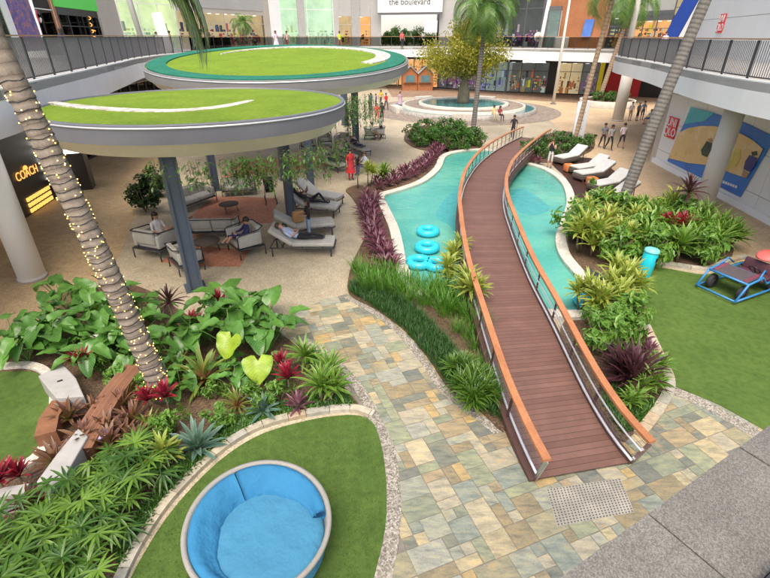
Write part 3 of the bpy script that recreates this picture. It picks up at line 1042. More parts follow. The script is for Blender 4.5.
def slab4(mb, A, B_, z0, z1, th, lean=0.0, r=.5, mat=0, out=0.0):
    """upright panel from A to B whose top is shifted sideways by lean"""
    d = (B_ - A).normalized(); n = Vector((-d.y, d.x))
    if n.dot(-(A + B_)) < 0: n = -n
    A = A + n * out; B_ = B_ + n * out
    vs = []
    for z, s_ in ((z0, 0.0), (z1, lean)):
        for P, q in ((A, n * 0), (B_, n * 0), (B_, -n * th), (A, -n * th)):
            p = P + q + d * s_
            vs.append((p.x, p.y, z))
    flip = d.cross(n) < 0
    fs = [(0, 1, 2, 3), (4, 7, 6, 5), (0, 4, 5, 1), (1, 5, 6, 2), (2, 6, 7, 3), (3, 7, 4, 0)]
    uv = [[(0, 0)] * 4, [(0, 0)] * 4, [(0, 0), (0, 1), (1, 1), (1, 0)], [(0, 0)] * 4, [(0, 0)] * 4, [(0, 0)] * 4]
    mb.add(vs, fs, uv, r=r, mat=mat)
    return n

def litmat(name, c, e, var=.16, sc=.7):  # emission put into the surface itself in place of shop lighting
    return plain(name, c, .8, var, sc, emit=e)
IN = {'warm': litmat('shop_interior_warm', (.54, .41, .26), .45), 'cool': litmat('shop_interior_cool', (.34, .36, .34), .3), 'pale': litmat('shop_interior_pale', (.68, .68, .46), .5),
      'dark': litmat('shop_interior_dark', (.13, .12, .12), .35), 'white': litmat('shop_interior_white', (.6, .6, .56), .4), 'orange': litmat('shop_interior_orange', (.66, .38, .17), .55), 'green': litmat('shop_interior_green', (.62, .68, .56), .40)}
GOODS = {
    'mixed': [(.5, .05, .05), (.6, .5, .1), (.6, .6, .56), (.04, .05, .08), (.3, .15, .1), (.08, .1, .25), (.45, .3, .2), (.05, .05, .05)],
    'pink': [(.55, .12, .32), (.35, .1, .3), (.6, .4, .45), (.1, .05, .1), (.25, .1, .3), (.6, .6, .6), (.05, .04, .05)],
    'warm': [(.55, .25, .08), (.6, .45, .22), (.25, .1, .05), (.65, .6, .45), (.1, .06, .04), (.5, .15, .05)],
    'pale': [(.65, .65, .55), (.6, .58, .3), (.5, .55, .5), (.3, .32, .3), (.7, .68, .6)],
    'blue': [(.15, .15, .4), (.3, .25, .5), (.08, .1, .2), (.5, .5, .6), (.05, .06, .06), (.3, .4, .15)],
    'bright': [(.62, .08, .05), (.70, .62, .03), (.65, .65, .62), (.04, .04, .045), (.62, .12, .06), (.1, .1, .12), (.4, .25, .12), (.05, .05, .06)],
    'dark': [(.04, .04, .045), (.10, .10, .11), (.2, .18, .16), (.05, .06, .1)],
}
GM = {k: rampmat('goods_' + k, v, .8, emit=.28) for k, v in GOODS.items()}  # goods glow by emission, standing in for light falling on the displays

def garment(mb, c, d, hgt, wd, r):
    """hanging garment: shoulders, body, hem"""
    n = Vector((-d.y, d.x))
    prof = [(.30, 1.0), (.5, .93), (.42, .75), (.40, .45), (.52, .0)]
    vs = []
    for k, (ww, zz) in enumerate(prof):
        for s_, o in ((-1, -.10), (1, -.10), (1, .10), (-1, .10)):
            p = Vector((c[0], c[1])) + d * (s_ * ww * wd) + n * o
            vs.append((p.x, p.y, c[2] + zz * hgt))
    fs = []
    for k in range(len(prof) - 1):
        for i in range(4):
            j = (i + 1) % 4
            fs.append((k * 4 + i, (k + 1) * 4 + i, (k + 1) * 4 + j, k * 4 + j))
    fs.append((0, 1, 2, 3))
    mb.add(vs, fs, r=r)

def shopfront(label, A, B_, z0, z1, inside_='warm', goods='mixed', glass='glass', frame='dark_metal', mull=1.6, depth=2.6, seed=1, lean=0.0, sign=None, lights=True, lh=.5):
    A = Vector(A); B_ = Vector(B_)
    if ((A.x) / A.y) > (B_.x / B_.y): A, B_ = B_, A
    d = (B_ - A); W = d.length; d.normalize()
    n = Vector((-d.y, d.x))
    if n.dot(-(A + B_)) < 0: n = -n
    mid = (A + B_) / 2
    t = thing('shopfront', label, 'shop front', (mid.x, mid.y, z0))
    rr = random.Random(seed)
    zt = z1 - lh
    b = MB()   # interior shell open to the front
    i_ = -n
    C1, C2 = A + i_ * depth, B_ + i_ * depth
    for q in ([(A, z0 + .02), (B_, z0 + .02), (C2, z0 + .02), (C1, z0 + .02)], [(C1, z0 + .02), (C2, z0 + .02), (C2, zt), (C1, zt)], [(A, z0 + .02), (C1, z0 + .02), (C1, zt), (A, zt)], [(C2, z0 + .02), (B_, z0 + .02), (B_, zt), (C2, zt)], [(A, zt - .01), (C1, zt - .01), (C2, zt - .01), (B_, zt - .01)]):
        b.add([(p.x, p.y, z) for p, z in q], [(0, 1, 2, 3)])
    world_part(b, 'interior', IN[inside_], t)
    b = MB(); slab4(b, A, B_, zt, z1, .25, 0); world_part(b, 'lintel', M[sign or frame], t)
    nm = max(1, round(W / mull))
    b = MB()
    for k in range(nm + 1):
        p = A + d * (W * k / nm)
        b.box((p.x, p.y, (z0 + zt) / 2), (.07, .12, zt - z0), math.atan2(d.y, d.x))
    b.wall(A + n * .003, B_ + n * .003, .1, z0, z0 + .12)
    zm = z0 + (zt - z0) * .72
    b.wall(A + n * .002, B_ + n * .002, .07, zm, zm + .06)
    world_part(b, 'frame', M[frame], t)
    b = MB(); b.wall(A + i_ * .03 + d * .02, B_ + i_ * .03 - d * .02, .012, z0 + .1, zt - .02); world_part(b, 'glass', M[glass], t)
    b = MB()
    x = .3
    while x < W - .3:
        dep = rr.uniform(.45, 1.5)
        p = A + d * x + i_ * dep
        kind = rr.random()
        if kind < .55:
            z = z0 + rr.choice([.55, .7, .9, 1.9])
            garment(b, (p.x, p.y, z), d, rr.uniform(.6, 1.05), rr.uniform(.24, .36), rr.random())
        elif kind < .88:
            for zz in (.35, .75, 1.15, 1.55, 1.95):
                for q in range(3):
                    if rr.random() < .75: b.box((p.x + d.x * q * .17, p.y + d.y * q * .17, z0 + zz + .1), (rr.uniform(.08, .16), .2, rr.uniform(.12, .3)), math.atan2(d.y, d.x), r=rr.random())
        else:
            b.box((p.x, p.y, z0 + .4), (.5, .4, .8), math.atan2(d.y, d.x), r=rr.random())
            garment(b, (p.x, p.y, z0 + .85), d, .8, .3, rr.random())
        x += rr.uniform(.16, .34)
    if b.v: world_part(b, 'display', GM[goods], t)
    if lights:
        b = MB()
        k = .5
        while k < W - .5:
            p = A + d * k + i_ * 1.0
            b.box((p.x, p.y, zt - .05), (.5, .12, .05), math.atan2(d.y, d.x)); k += 1.4
        if b.v: world_part(b, 'ceiling_light', M['white_light'], t)
    return t

def wallthing(label, A, B_, z0, z1, mat, th=.4, lean=0, name='pier', cat='pier', out=.05):
    b = MB(); slab4(b, Vector(A), Vector(B_), z0, z1, th, lean, out=out)
    return tag(b.build(name, mat if not isinstance(mat, str) else M[mat]), label, cat)

def posterm(name, stops, sc=1.2, dist=1.5):
    m, t, p, o = mk(name)
    n = noise_node(t, sc, 4, .6)
    r = ramp(t, n.outputs[0], stops, 'CONSTANT')
    L(t, r.outputs[0], p.inputs['Base Color']); p.inputs['Roughness'].default_value = .4
    return m

U = lambda px: hit(px, WU)
ZT = 13.5
shopfront('pale green glass shop window at the far left of the upper gallery', U(-60), U(13), FL, 10.5, 'green', 'pale', 'glass_green', 'white_paint', seed=2)
wallthing('white slanting pier left of the purple poster', U(13), U(19), FL, 10.5, 'white_wall', lean=-.5)
wallthing('purple and blue poster with orange scrawl in an upper shop window', U(20), U(41), FL + .5, 10.5, posterm('poster_purple', [(0, (.06, .06, .22)), (.42, (.14, .08, .30)), (.54, (.42, .16, .12)), (.6, (.12, .07, .28))], 2.2), th=.1, lean=-.5, name='window_poster', cat='poster')
tshop = shopfront('upper shop window with a red white and navy round mark above the railing', U(42), U(60), FL, 10.5, 'white', 'pale', 'glass', 'white_paint', mull=3, seed=3)
# the mark on the glass: red disc section with dark arc and white letter-like opening
c = U(43.5); d = (U(60) - U(42)).normalized(); n = Vector((d.y, -d.x))
b = MB()
def arcpatch(mb, cen, d, n, r0, r1, a0, a1, z, off, r):
    vs = []; N_ = 14
    for k in range(N_ + 1):
        a = R_(a0 + (a1 - a0) * k / N_)
        for rad in (r0, r1):
            p = Vector(cen) + d * (rad * math.cos(a)) + n * off
            vs.append((p.x, p.y, z + rad * math.sin(a)))
    mb.add(vs, [(2 * k, 2 * k + 1, 2 * k + 3, 2 * k + 2) for k in range(N_)], r=r)
arcpatch(b, c, d, n, .16, .42, 95, 265, 8.35, .09, .1)
arcpatch(b, c, d, n, .16, .42, 20, 85, 8.35, .09, .5)
arcpatch(b, c, d, n, .16, .42, 275, 340, 8.35, .09, .9)
world_part(b, 'mark', rampmat('round_mark', [(.7, .04, .05), (.04, .05, .12), (.78, .78, .78)], .5), tshop)
wallthing('orange timber pier beside the round mark window', U(60), U(64), FL, 10.5, 'orange_wood', lean=-.3)
shopfront('upper shop window with purple and pink clothes under a green sign', U(64), U(82), FL, 9.1, 'dark', 'pink', 'glass', 'dark_metal', seed=4, sign=None)
wallthing('bright green sign band over the upper clothes shop', U(62), U(103), 9.1, 11, plain('green_sign', (.06, .42, .05), .4, .05, 2, emit=.25), th=.3, name='sign_band', cat='sign', out=.15)
shopfront('black upper shop front with a gold scroll ornament', U(82), U(104), FL, 9.1, 'dark', 'dark', 'glass_dark', 'dark', mull=1.0, seed=5, lights=False)
p = U(95); b = MB()
for q in range(4):
    P_ = [(p.x + .35 * math.sin(k * .7 + q) * (1 - k / 14), p.y - .25, FL + .6 + q * .6 + k * .06) for k in range(12)]
    b.tube(P_, .035, 5)
tag(b.build('scroll_ornament', M['gold_soft']), 'gold scroll ornament standing in front of the black upper shop', 'ornament')
wallthing('broad beige slanting pier between the black shop and the green glass', U(104), U(124), FL, ZT, 'beige_wall', lean=-.8)
shopfront('tall green glass shop with pale yellow interior behind the men with a board', U(124), U(180), FL, 12.5, 'pale', 'pale', 'glass_green', 'white_paint', mull=3, seed=6)
shopfront('upper shop with warm display behind the potted palm', U(180), U(266), FL, 10.2, 'warm', 'mixed', 'glass', 'beige_wall', mull=4, seed=7)
wallthing('grey wall over the warm upper shop', U(180), U(266), 10.2, ZT, 'grey_wall', name='wall_band', cat='wall')
wallthing('beige pier beside the white pier on the upper gallery', U(265), U(271), FL, ZT, 'beige_wall', lean=.2)
wallthing('white pier left of the tall teal glass', U(271.5), U(282), FL, ZT, 'white_wall', out=.1)
shopfront('tall teal glass shop front with cream pillars inside', U(282), U(334), FL, 13, 'green', 'pale', 'glass_green', 'white_paint', mull=4.5, seed=8)
wallthing('pale pier in the middle of the tall teal glass', U(299), U(306), FL, ZT, 'concrete_w', out=.3)
wallthing('grey pier at the right end of the tall teal glass', U(334), U(339), FL, ZT, 'grey_wall')
shopfront('small upper shop with mixed clothes between grey piers', U(339), U(352), FL, 10.3, 'warm', 'bright', 'glass', 'grey_wall', mull=3, seed=9)
wallthing('light grey pier between the two small warm shops', U(352), U(360), FL, ZT, 'concrete_w', out=.15)
shopfront('small upper shop with glowing orange interior', U(360), U(371), FL, 10.3, 'orange', 'warm', 'glass', 'grey_wall', mull=3, seed=10)
wallthing('grey wall over the two small warm shops', U(339), U(371), 10.3, ZT, 'grey_wall', name='wall_band', cat='wall', out=.0)
wallthing('plain grey wall left of the white name board', U(371), U(381), FL, ZT, 'grey_wall', name='wall', cat='wall', out=.1)
wallthing('grey wall right of the white name board', U(439), U(470), FL, ZT, 'grey_wall', name='wall', cat='wall', out=.2)

# white name board with the mall name
def text_mesh(txt, size, extr=.01):
    cu = bpy.data.curves.new('lettering', 'FONT')
    cu.body = txt; cu.size = size; cu.extrude = extr; cu.align_x = 'CENTER'; cu.align_y = 'CENTER'
    o = bpy.data.objects.new('lettering', cu); COL.objects.link(o)
    dg = bpy.context.evaluated_depsgraph_get()
    me = bpy.data.meshes.new_from_object(o.evaluated_get(dg))
    bpy.data.objects.remove(o)
    return me
def letters(txt, size, pos, d, mat, parent, lean=0):
    """raised lettering on a wall whose left-to-right direction is d"""
    me = text_mesh(txt, size)
    me.materials.clear(); me.materials.append(mat)
    o = bpy.data.objects.new('lettering', me); COL.objects.link(o)
    d3 = Vector((d.x, d.y, 0)).normalized(); up = Vector((0, 0, 1)); nn = d3.cross(up)
    X = Matrix((d3, up, nn)).transposed().to_4x4()
    X.translation = Vector(pos) - parent.location
    o.parent = parent
    o.matrix_local = X
    return o
A, B_ = U(378) + Vector((0, -1.2)), U(440) + Vector((0, -1.2))
mid = (A + B_) / 2
t = thing('name_board', 'long white name board with grey lettering over the upper opening', 'sign', (mid.x, mid.y, 10.0))
b = MB(); slab4(b, A, B_, 10.3, 14, .35); world_part(b, 'board', M['white_paint'], t)
b = MB(); slab4(b, A, B_, 10.05, 10.28, .5); world_part(b, 'lower_trim', M['mid_metal'], t)
d = (B_ - A).normalized(); n = Vector((d.y, -d.x))
q = A.lerp(B_, .50) + n * .03
letters('the boulevard', 1.15, (q.x, q.y, 11.65), d, M['black_letters'], t)
# opening under the board: bright daylight court behind with planting
A, B_ = U(381), U(439)
wallthing('pale sunlit wall seen through the opening under the name board', A + Vector((0, 5)), B_ + Vector((0, 5)), FL, 10.2, 'white_wall', name='wall', cat='wall')
b = MB(); q = A.lerp(B_, .80)
slab4(b, A.lerp(B_, .74) + Vector((0, -1)), A.lerp(B_, .95) + Vector((0, -1)), 7.6, 9.2, .1); tag(b.build('notice_board', M['white_paint']), 'small white notice board under the right end of the name board', 'sign')

# upper right rear shops
shopfront('dark glass upper shop behind the slender palm', U(470), U(508), FL, 12.8, 'cool', 'dark', 'glass', 'mid_metal', mull=3, seed=11)
shopfront('dark upper shop with pink and lilac display', U(508), U(540), FL, 12.8, 'dark', 'pink', 'glass', 'mid_metal', mull=3, seed=12)
wallthing('white slanting edge pier of the timber facade', U(540), U(543.5), FL, ZT, 'white_wall', lean=.6, out=.25)
t = wallthing('warm orange timber facade on the upper gallery', U(544), U(606), FL, ZT, 'orange_wood', name='timber_facade', cat='facade', lean=.5)
shopfront('teal glass doorway set in the timber facade', U(546) + Vector((-.3, -.6)), U(558) + Vector((-.3, -.6)), FL, 10.6, 'cool', 'dark', 'glass', 'mid_metal', mull=2, depth=.5, seed=13, lights=False)
wallthing('blue poster in a pale frame on the timber facade', U(581) + Vector((-.1, -.3)), U(590) + Vector((-.1, -.3)), 7.0, 9.0, plain('poster_blue', (.10, .22, .60), .4, .25, .8), th=.1, name='window_poster', cat='poster', lean=.2)
t = thing('round_sign', 'round cream sign standing at the foot of the timber facade', 'sign', (*(U(539) + Vector((-.5, -1.2))), FL))
b = MB(); b.lathe([(.55, -.05), (.6, 0), (.55, .05)], 28); o = b.build('disc', M['cream_col'], t); o.rotation_euler = (PI / 2, 0, .3); o.location = (0, 0, 1.3)
b = MB(); b.lathe([(.30, -.07), (.30, .07)], 24); o = b.build('face', M['grey_wall'], t); o.rotation_euler = (PI / 2, 0, .3); o.location = (0, 0, 1.3)
b = MB(); b.tube([(0, 0, 0), (0, 0, .75)], .06, 8); b.build('stand', M['mid_metal'], t)
t = thing('planter_box', 'square cream planter box behind the rear balustrade by the flagpole', 'planter', (*(U(564) + Vector((-.8, -1.6))), FL))
b = MB(); b.rbox((0, 0, .65), (1.7, .8, 1.3), .05); b.build('box', M['cream_col'], t)
b = MB(); b.box((0, 0, 1.29), (1.5, .6, .06)); b.build('soil', M['soil'], t)
shopfront('upper shop with brown and red panels right of the timber facade', U(606), U(627), FL, 9.6, 'dark', 'warm', 'glass', 'mid_metal', mull=2, seed=14)
shopfront('upper shop with red and yellow display behind the palms', U(628), U(668), FL, 9.2, 'orange', 'bright', 'glass', 'mid_metal', mull=2, seed=15)
wallthing('white grid panel over the red and yellow shop', U(606), U(668), 9.7, ZT, 'grey_wall', name='wall_band', cat='wall')
wallthing('tall deep blue slanting panel on the upper right shops', U(662), U(676), FL, ZT, plain('blue_panel', (.02, .07, .38), .4, .08, .5), lean=3.0, th=.2, name='facade_panel', cat='facade', out=.3)
wallthing('white slanting strip beside the deep blue panel', U(677), U(682), FL, ZT, 'white_wall', lean=3.0, th=.25, out=.35)
wallthing('olive brown slanting panel beside the white strip', U(683), U(697), FL, ZT, plain('olive_panel', (.24, .22, .12), .5, .15, .6), lean=2.6, th=.2, name='facade_panel', cat='facade', out=.3)
wallthing('mustard gold slanting panel next to the big white wall', U(698), U(712), FL, ZT, plain('gold_panel', (.42, .32, .12), .5, .2, .8), lean=2.6, th=.2, name='facade_panel', cat='facade', out=.3)
shopfront('upper shop behind the slanting coloured panels', U(668), U(716), FL, 12, 'warm', 'mixed', 'glass', 'mid_metal', seed=16, mull=2)

# big white upper wall on the right with its red square sign
A, B_ = Vector((27.5, 47)), Vector((17.5, 12))
t = thing('white_facade', 'large white upper wall with a red square sign on the right gallery', 'facade', (21, 26, FL))
b = MB()
d = (B_ - A); d.normalize()
for k in range(10):
    for j in range(3):
        s0 = k * 3.62; z0 = FL + j * 2.6
        b2 = A + d * (s0 + .015); b3 = A + d * (s0 + 3.605)
        slab4(b, b2, b3, z0 + (.015 if j else 0), z0 + 2.585, .3)
world_part(b, 'wall_panels', plain('white_panels', (.72, .74, .74), .4, .03, .4), t)
b = MB(); slab4(b, A, B_, FL, FL + 7.6, .2, out=-.1); world_part(b, 'backing', M['slab_soffit'], t)
def red_sign(t, cen, d, s_, z):
    n = Vector((-d.y, d.x))
    if n.dot(-cen) < 0: n = -n
    b = MB(); slab4(b, cen - d * s_ / 2, cen + d * s_ / 2, z - s_ / 2, z + s_ / 2, .08, out=.09)
    world_part(b, 'red_sign', M['red_sign'], t)
    q = cen + n * .10
    for row, zz in (('UNI', .24), ('QLO', -.22)):
        letters(row, s_ * .56, (q.x, q.y, z + zz * s_), d, M['white_paint'], t)
cen = on_line(718, A, B_)
red_sign(t, cen, d, 1.25, 7.95)

# ground floor white shop on the right with the big window poster
WA, WB = Vector(a2(654, 162)), Vector(a2(766, 222))
t = thing('white_shop', 'white panelled ground floor shop with a large blue and yellow window poster', 'shop', (WA.x, WA.y, 0))
d = (WB - WA).normalized()
WC = WA + d * 26
n = Vector((-d.y, d.x))
if n.dot(-WA) < 0: n = -n
b = MB()
Lw = (WC - WA).length
k = 0.0
while k < Lw - .1:
    k2 = min(k + 2.0, Lw)
    for z0, z1 in ((0, .85), (.85, 2.5), (2.5, 4.1), (4.1, 5.4)):
        slab4(b, WA + d * (k + .012), WA + d * (k2 - .012), z0 + (.012 if z0 else 0), z1 - .012, .3)
    k = k2
world_part(b, 'wall_panels', plain('shop_white_panels', (.78, .77, .72), .45, .04, .5), t)
b = MB(); slab4(b, WA, WC, 0, 5.4, .2, out=-.06); world_part(b, 'backing', M['slab_soffit'], t)
# return wall round the corner
R0 = WA - n * 0; R1 = WA + Vector((6.5, 5.5))
b = MB(); slab4(b, R0, R1, 0, 5.4, .3); world_part(b, 'side_wall', M['beige_wall'], t)
b = MB(); slab4(b, R0.lerp(R1, .12), R0.lerp(R1, .8), .5, 4.2, .1, out=.06); world_part(b, 'side_window', litmat('warm_window', (.66, .40, .12), .5, .4, 1.5), t)
b = MB(); slab4(b, WA + d * -.05, WC, -.0, .30, .1, out=.16); world_part(b, 'plinth', M['white_wall'], t)
# poster: a slanting blue field with a yellow arc-topped scene and silhouettes of shoppers
def wp(px, py):
    """point on the shop's wall plane at a measured position"""
    p = on_line(px, WA, WC)
    # horizontal ray column shifts with height; refine on the true plane
    o = Vector((0, 0, CAM_Z)); dd = at(px, py, 0) - o
    nn = Vector((n.x, n.y, 0)); t_ = (Vector((WA.x, WA.y, 0)) - o).dot(nn) / dd.dot(nn)
    return o + dd * t_
def patch(pts, mat, off, name):
    b = MB()
    P3 = [wp(*p) + Vector((n.x, n.y, 0)) * off for p in pts]
    P4 = [p - Vector((n.x, n.y, 0)) * .02 for p in P3]
    m_ = len(P3)
    b.add(P3 + P4, [tuple(range(m_))] + [(i, (i + 1) % m_, m_ + (i + 1) % m_, m_ + i) for i in range(m_)])
    return world_part(b, name, mat, t)
blue = posterm('poster_field_blue', [(0, (.03, .15, .50)), (.45, (.03, .19, .56)), (.62, (.04, .28, .60))], .35)
patch([(692, 107), (668, 161), (741, 197), (776, 137), (742, 121)], blue, .05, 'poster')
patch([(692, 107), (685, 124), (706, 121), (716, 113)], plain('poster_teal', (.05, .42, .48), .4, .2, 1), .072, 'poster_corner')
arc = [(680, 133), (690, 128), (702, 126), (716, 126), (730, 129), (744, 134), (756, 141), (765, 149), (757, 164), (748, 178), (733, 173), (716, 166), (700, 164), (690, 163), (670, 158)]
patch(arc, posterm('poster_yellow', [(0, (.68, .46, .17)), (.42, (.74, .52, .22)), (.56, (.78, .60, .32)), (.68, (.80, .65, .4))], .8), .095, 'poster_scene')
dk = plain('poster_figure', (.05, .07, .05), .5, .3, 3); nv = plain('poster_figure_navy', (.05, .05, .20), .5, .2, 3); yl = plain('poster_figure_yellow', (.66, .52, .12), .5, .15, 3); sk = plain('poster_skin', (.45, .26, .16), .5, .1, 3)
patch([(709, 141), (714, 143), (713, 150), (709, 157), (704, 155), (703, 150)], dk, .118, 'printed_figure')
patch([(710, 139), (714, 138), (715, 141), (712, 143)], sk, .120, 'printed_figure')
patch([(738, 148), (743, 150), (743, 158), (738, 167), (729, 168), (731, 160), (735, 156)], yl, .118, 'printed_figure')
patch([(752, 155), (760, 158), (757, 166), (752, 172), (746, 169), (748, 161)], nv, .118, 'printed_figure')
patch([(754, 152), (759, 151), (760, 155), (755, 156)], dk, .120, 'printed_figure')
patch([(746, 170), (751, 173), (748, 178), (744, 176)], sk, .119, 'printed_figure')
for k in range(7):
    x = 722 + k * 2.5
    patch([(x, 179.5 + k * .95), (x + 1.7, 180.2 + k * .95), (x + .9, 182.6 + k * .95), (x - .8, 181.9 + k * .95)], M['white_paint'], .075, 'printed_lettering')
cen = wp(672.5, 127.5)
red_sign(t, Vector((cen.x, cen.y)), d, 1.15, cen.z)

# left ground-floor black shop with gold name and lit display grids
BA, BB = Vector(a2(-40, 262)), Vector(a2(57, 197.5))
t = thing('black_shop', 'black ground floor shop with glowing gold name and lit display grids', 'shop', (BB.x, BB.y, 0))
d = (BB - BA).normalized()
n = Vector((-d.y, d.x))
if n.dot(-BA) < 0: n = -n
b = MB(); slab4(b, BA, BB, 0, 4.6, .4); world_part(b, 'facade', M['dark'], t)
def wpl(px, py, A_=BA):
    o = Vector((0, 0, CAM_Z)); dd = at(px, py, 0) - o
    nn = Vector((n.x, n.y, 0)); t_ = (Vector((A_.x, A_.y, 0)) - o).dot(nn) / dd.dot(nn)
    return o + dd * t_
q = wpl(26, 173) + Vector((n.x, n.y, 0)) * .05
letters('COACH', .52, q, d, M['gold_soft'], t)
q2 = wpl(24.5, 169.5)
b = MB()
for k in range(7):
    a = PI * k / 6
    p = q2 + Vector((d.x, d.y, 0)) * (.16 * math.cos(a)) + Vector((n.x, n.y, 0)) * .05
    b.tube([(p.x, p.y, q2.z), (p.x, p.y, q2.z + .08 + .10 * math.sin(a))], .02, 5)
world_part(b, 'emblem', M['gold_soft'], t)
def grid(p0, p1, zc, hh, rows, cols):
    """lit grid of small compartments on the facade between two plan points"""
    b = MB(); dd = (p1 - p0)
    for i in range(cols):
        for j in range(rows):
            A_ = p0 + dd * ((i + .16) / cols); B2 = p0 + dd * ((i + .84) / cols)
            slab4(b, A_, B2, zc + hh * (j + .18) / rows, zc + hh * (j + .82) / rows, .05, out=.06)
    world_part(b, 'lit_grid', M['gold'], t)
g0, g1 = wpl(30, 212), wpl(52, 196)
grid(g0.xy, g1.xy, g0.z - .35, 1.0, 4, 8)
g0, g1 = wpl(-14, 238), wpl(6, 224)
grid(g0.xy, g1.xy, g0.z - .4, 1.0, 4, 8)
for k in range(5):
    q0 = wpl(31 + k * 4.3, 143 + k * 8.6)
    b = MB(); slab4(b, q0.xy, q0.xy + d * 1.15, q0.z - .11, q0.z + .11, .12, out=.14); world_part(b, 'light_bar', M['white_light'], t)
BC = BB + Vector((-7, .6))
b = MB(); slab4(b, BB, BC, 0, 4.6, .3); world_part(b, 'side_facade', M['dark'], t)
t2 = thing('lit_column', 'black pillar with stacked white light bars behind the lit palm', 'pillar', (*a2(85, 188), 0))
b = MB(); b.box((0, 0, 2.2), (.9, .9, 4.4), .35); b.build('pillar', M['dark'], t2)
for k in range(5):
    b = MB(); b.box((0, 0, 2.0 + k * .5), (.94, .94, .2), .35); b.build('light_bar', M['white_light'], t2)
# gold-lit ceiling band at the left edge
t = thing('ceiling_lamp', 'gold-lit grid panel above the black shop under the left gallery', 'lamp', (BA.x, BA.y, 4.6))
p0 = wpl(-6, 138); p1 = wpl(19, 128)
for i in range(7):
    for j in range(3):
        b = MB(); A_ = p0.xy.lerp(p1.xy, (i + .08) / 7); B2 = p0.xy.lerp(p1.xy, (i + .92) / 7)
        slab4(b, A_, B2, 4.66 + j * .28, 4.9 + j * .28, .06, out=.30); world_part(b, 'lit_pane', M['gold'], t)
b = MB(); slab4(b, BA, BB, 4.605, 5.42, .2, out=.22); world_part(b, 'backing', M['dark'], t)
wallthing('beige rear wall of the left arcade behind the canopies', (-19.5, 27), (-21, 60), 0, 5.4, 'beige_wall', name='wall', cat='wall')
shopfront('dim ground floor shop in the left arcade behind the canopies', (-19.2, 28), (-20.6, 52), 0, 4.3, 'warm', 'mixed', seed=31)

# ground-floor shops at the rear
Lw_ = lambda px: hit(px, WLo)
wallthing('dark wall at the far left of the rear ground floor', (-20, 60), (-8.2, 83.8), 0, 5.3, 'grey_wall', name='wall', cat='wall')
shopfront('rear ground floor shop behind the canopies', (-8, 84), (1.9, 83.1), 0, 4.4, 'warm', 'mixed', seed=32)
shopfront('rear ground floor shop with yellow lit window over two kiosks', Lw_(399), Lw_(440), 0, 4.4, 'orange', 'warm', seed=17)
shopfront('rear ground floor clothes shop behind the bottle tree', Lw_(440), Lw_(480), 0, 4.4, 'dark', 'pink', seed=18)
shopfront('rear ground floor shop with blue and lilac clothes', Lw_(480), Lw_(511), 0, 4.4, 'cool', 'blue', seed=19)
shopfront('rear ground floor shop with red and yellow clothes under a white strip light', Lw_(512), Lw_(554), 0, 4.4, 'dark', 'bright', seed=20)
a_, b_ = Lw_(526), Lw_(549)
b = MB(); slab4(b, a_, b_, 3.9, 4.12, .1, out=.1); tag(b.build('strip_light', M['white_light']), 'long white strip light over the red and yellow clothes', 'lamp')
wallthing('broad black pier beside the flagpole', Lw_(554), Lw_(565), 0, 4.6, 'dark', out=.2)
shopfront('rear ground floor shop with warm wooden shelves', Lw_(565), Lw_(589), 0, 4.4, 'warm', 'warm', seed=21)
shopfront('rear ground floor shop with magenta flowers and clothes', Lw_(589), Lw_(606), 0, 4.4, 'dark', 'pink', seed=22)
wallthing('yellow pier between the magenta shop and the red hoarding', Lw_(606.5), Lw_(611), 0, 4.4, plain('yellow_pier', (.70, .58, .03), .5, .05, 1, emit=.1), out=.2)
wallthing('black strip beside the yellow pier', Lw_(611), Lw_(617), 0, 4.4, 'dark', out=.1)
wallthing('bright red hoarding at the far right of the rear shops', Lw_(617), Lw_(652), 0, 4.4, plain('red_hoarding', (.62, .02, .03), .5, .08, .6), name='hoarding', cat='hoarding', out=.1)
wallthing('dark wall closing the far right rear corner', Lw_(652), (46, 59), 0, 4.6, 'dark', name='wall', cat='wall')
for k, (px, lab) in enumerate(((409, 'left wooden kiosk with a white-edged sloping roof'), (424, 'right wooden kiosk with a white-edged sloping roof'))):
    p = at(px, 89.5, 0)
    t = thing('kiosk', lab, 'kiosk', (p.x, p.y - 1, 0), .1)
    b = MB()
    b.add([(-1.1, -.6, .9), (1.1, -.6, .9), (1.1, -.6, 2.2), (0, -.6, 3.2), (-1.1, -.6, 2.2), (-1.1, .8, .9), (1.1, .8, .9), (1.1, .8, 2.2), (0, .8, 3.2), (-1.1, .8, 2.2)],
          [(0, 1, 2, 3, 4), (9, 8, 7, 6, 5), (0, 5, 6, 1), (1, 6, 7, 2), (4, 9, 5, 0)])
    b.box((0, .1, .45), (2.2, 1.3, .9)); b.build('body', M['orange_wood'], t)
    b = MB()
    for s_ in (-1, 1): b.box((s_ * .6, 0, 2.78), (1.55, 1.7, .1), M=Matrix.Rotation(s_ * .72, 3, 'Y'))
    b.build('roof', M['concrete_w'], t)
    b = MB(); b.box((0, -.62, 1.6), (1.3, .05, .9)); b.build('hatch', plain('kiosk_hatch', (.10, .20, .22), .4, .2, 2), t)
    b = MB(); b.box((0, -.72, 1.1), (1.9, .3, .07)); b.build('counter', M['bench_wood'], t)

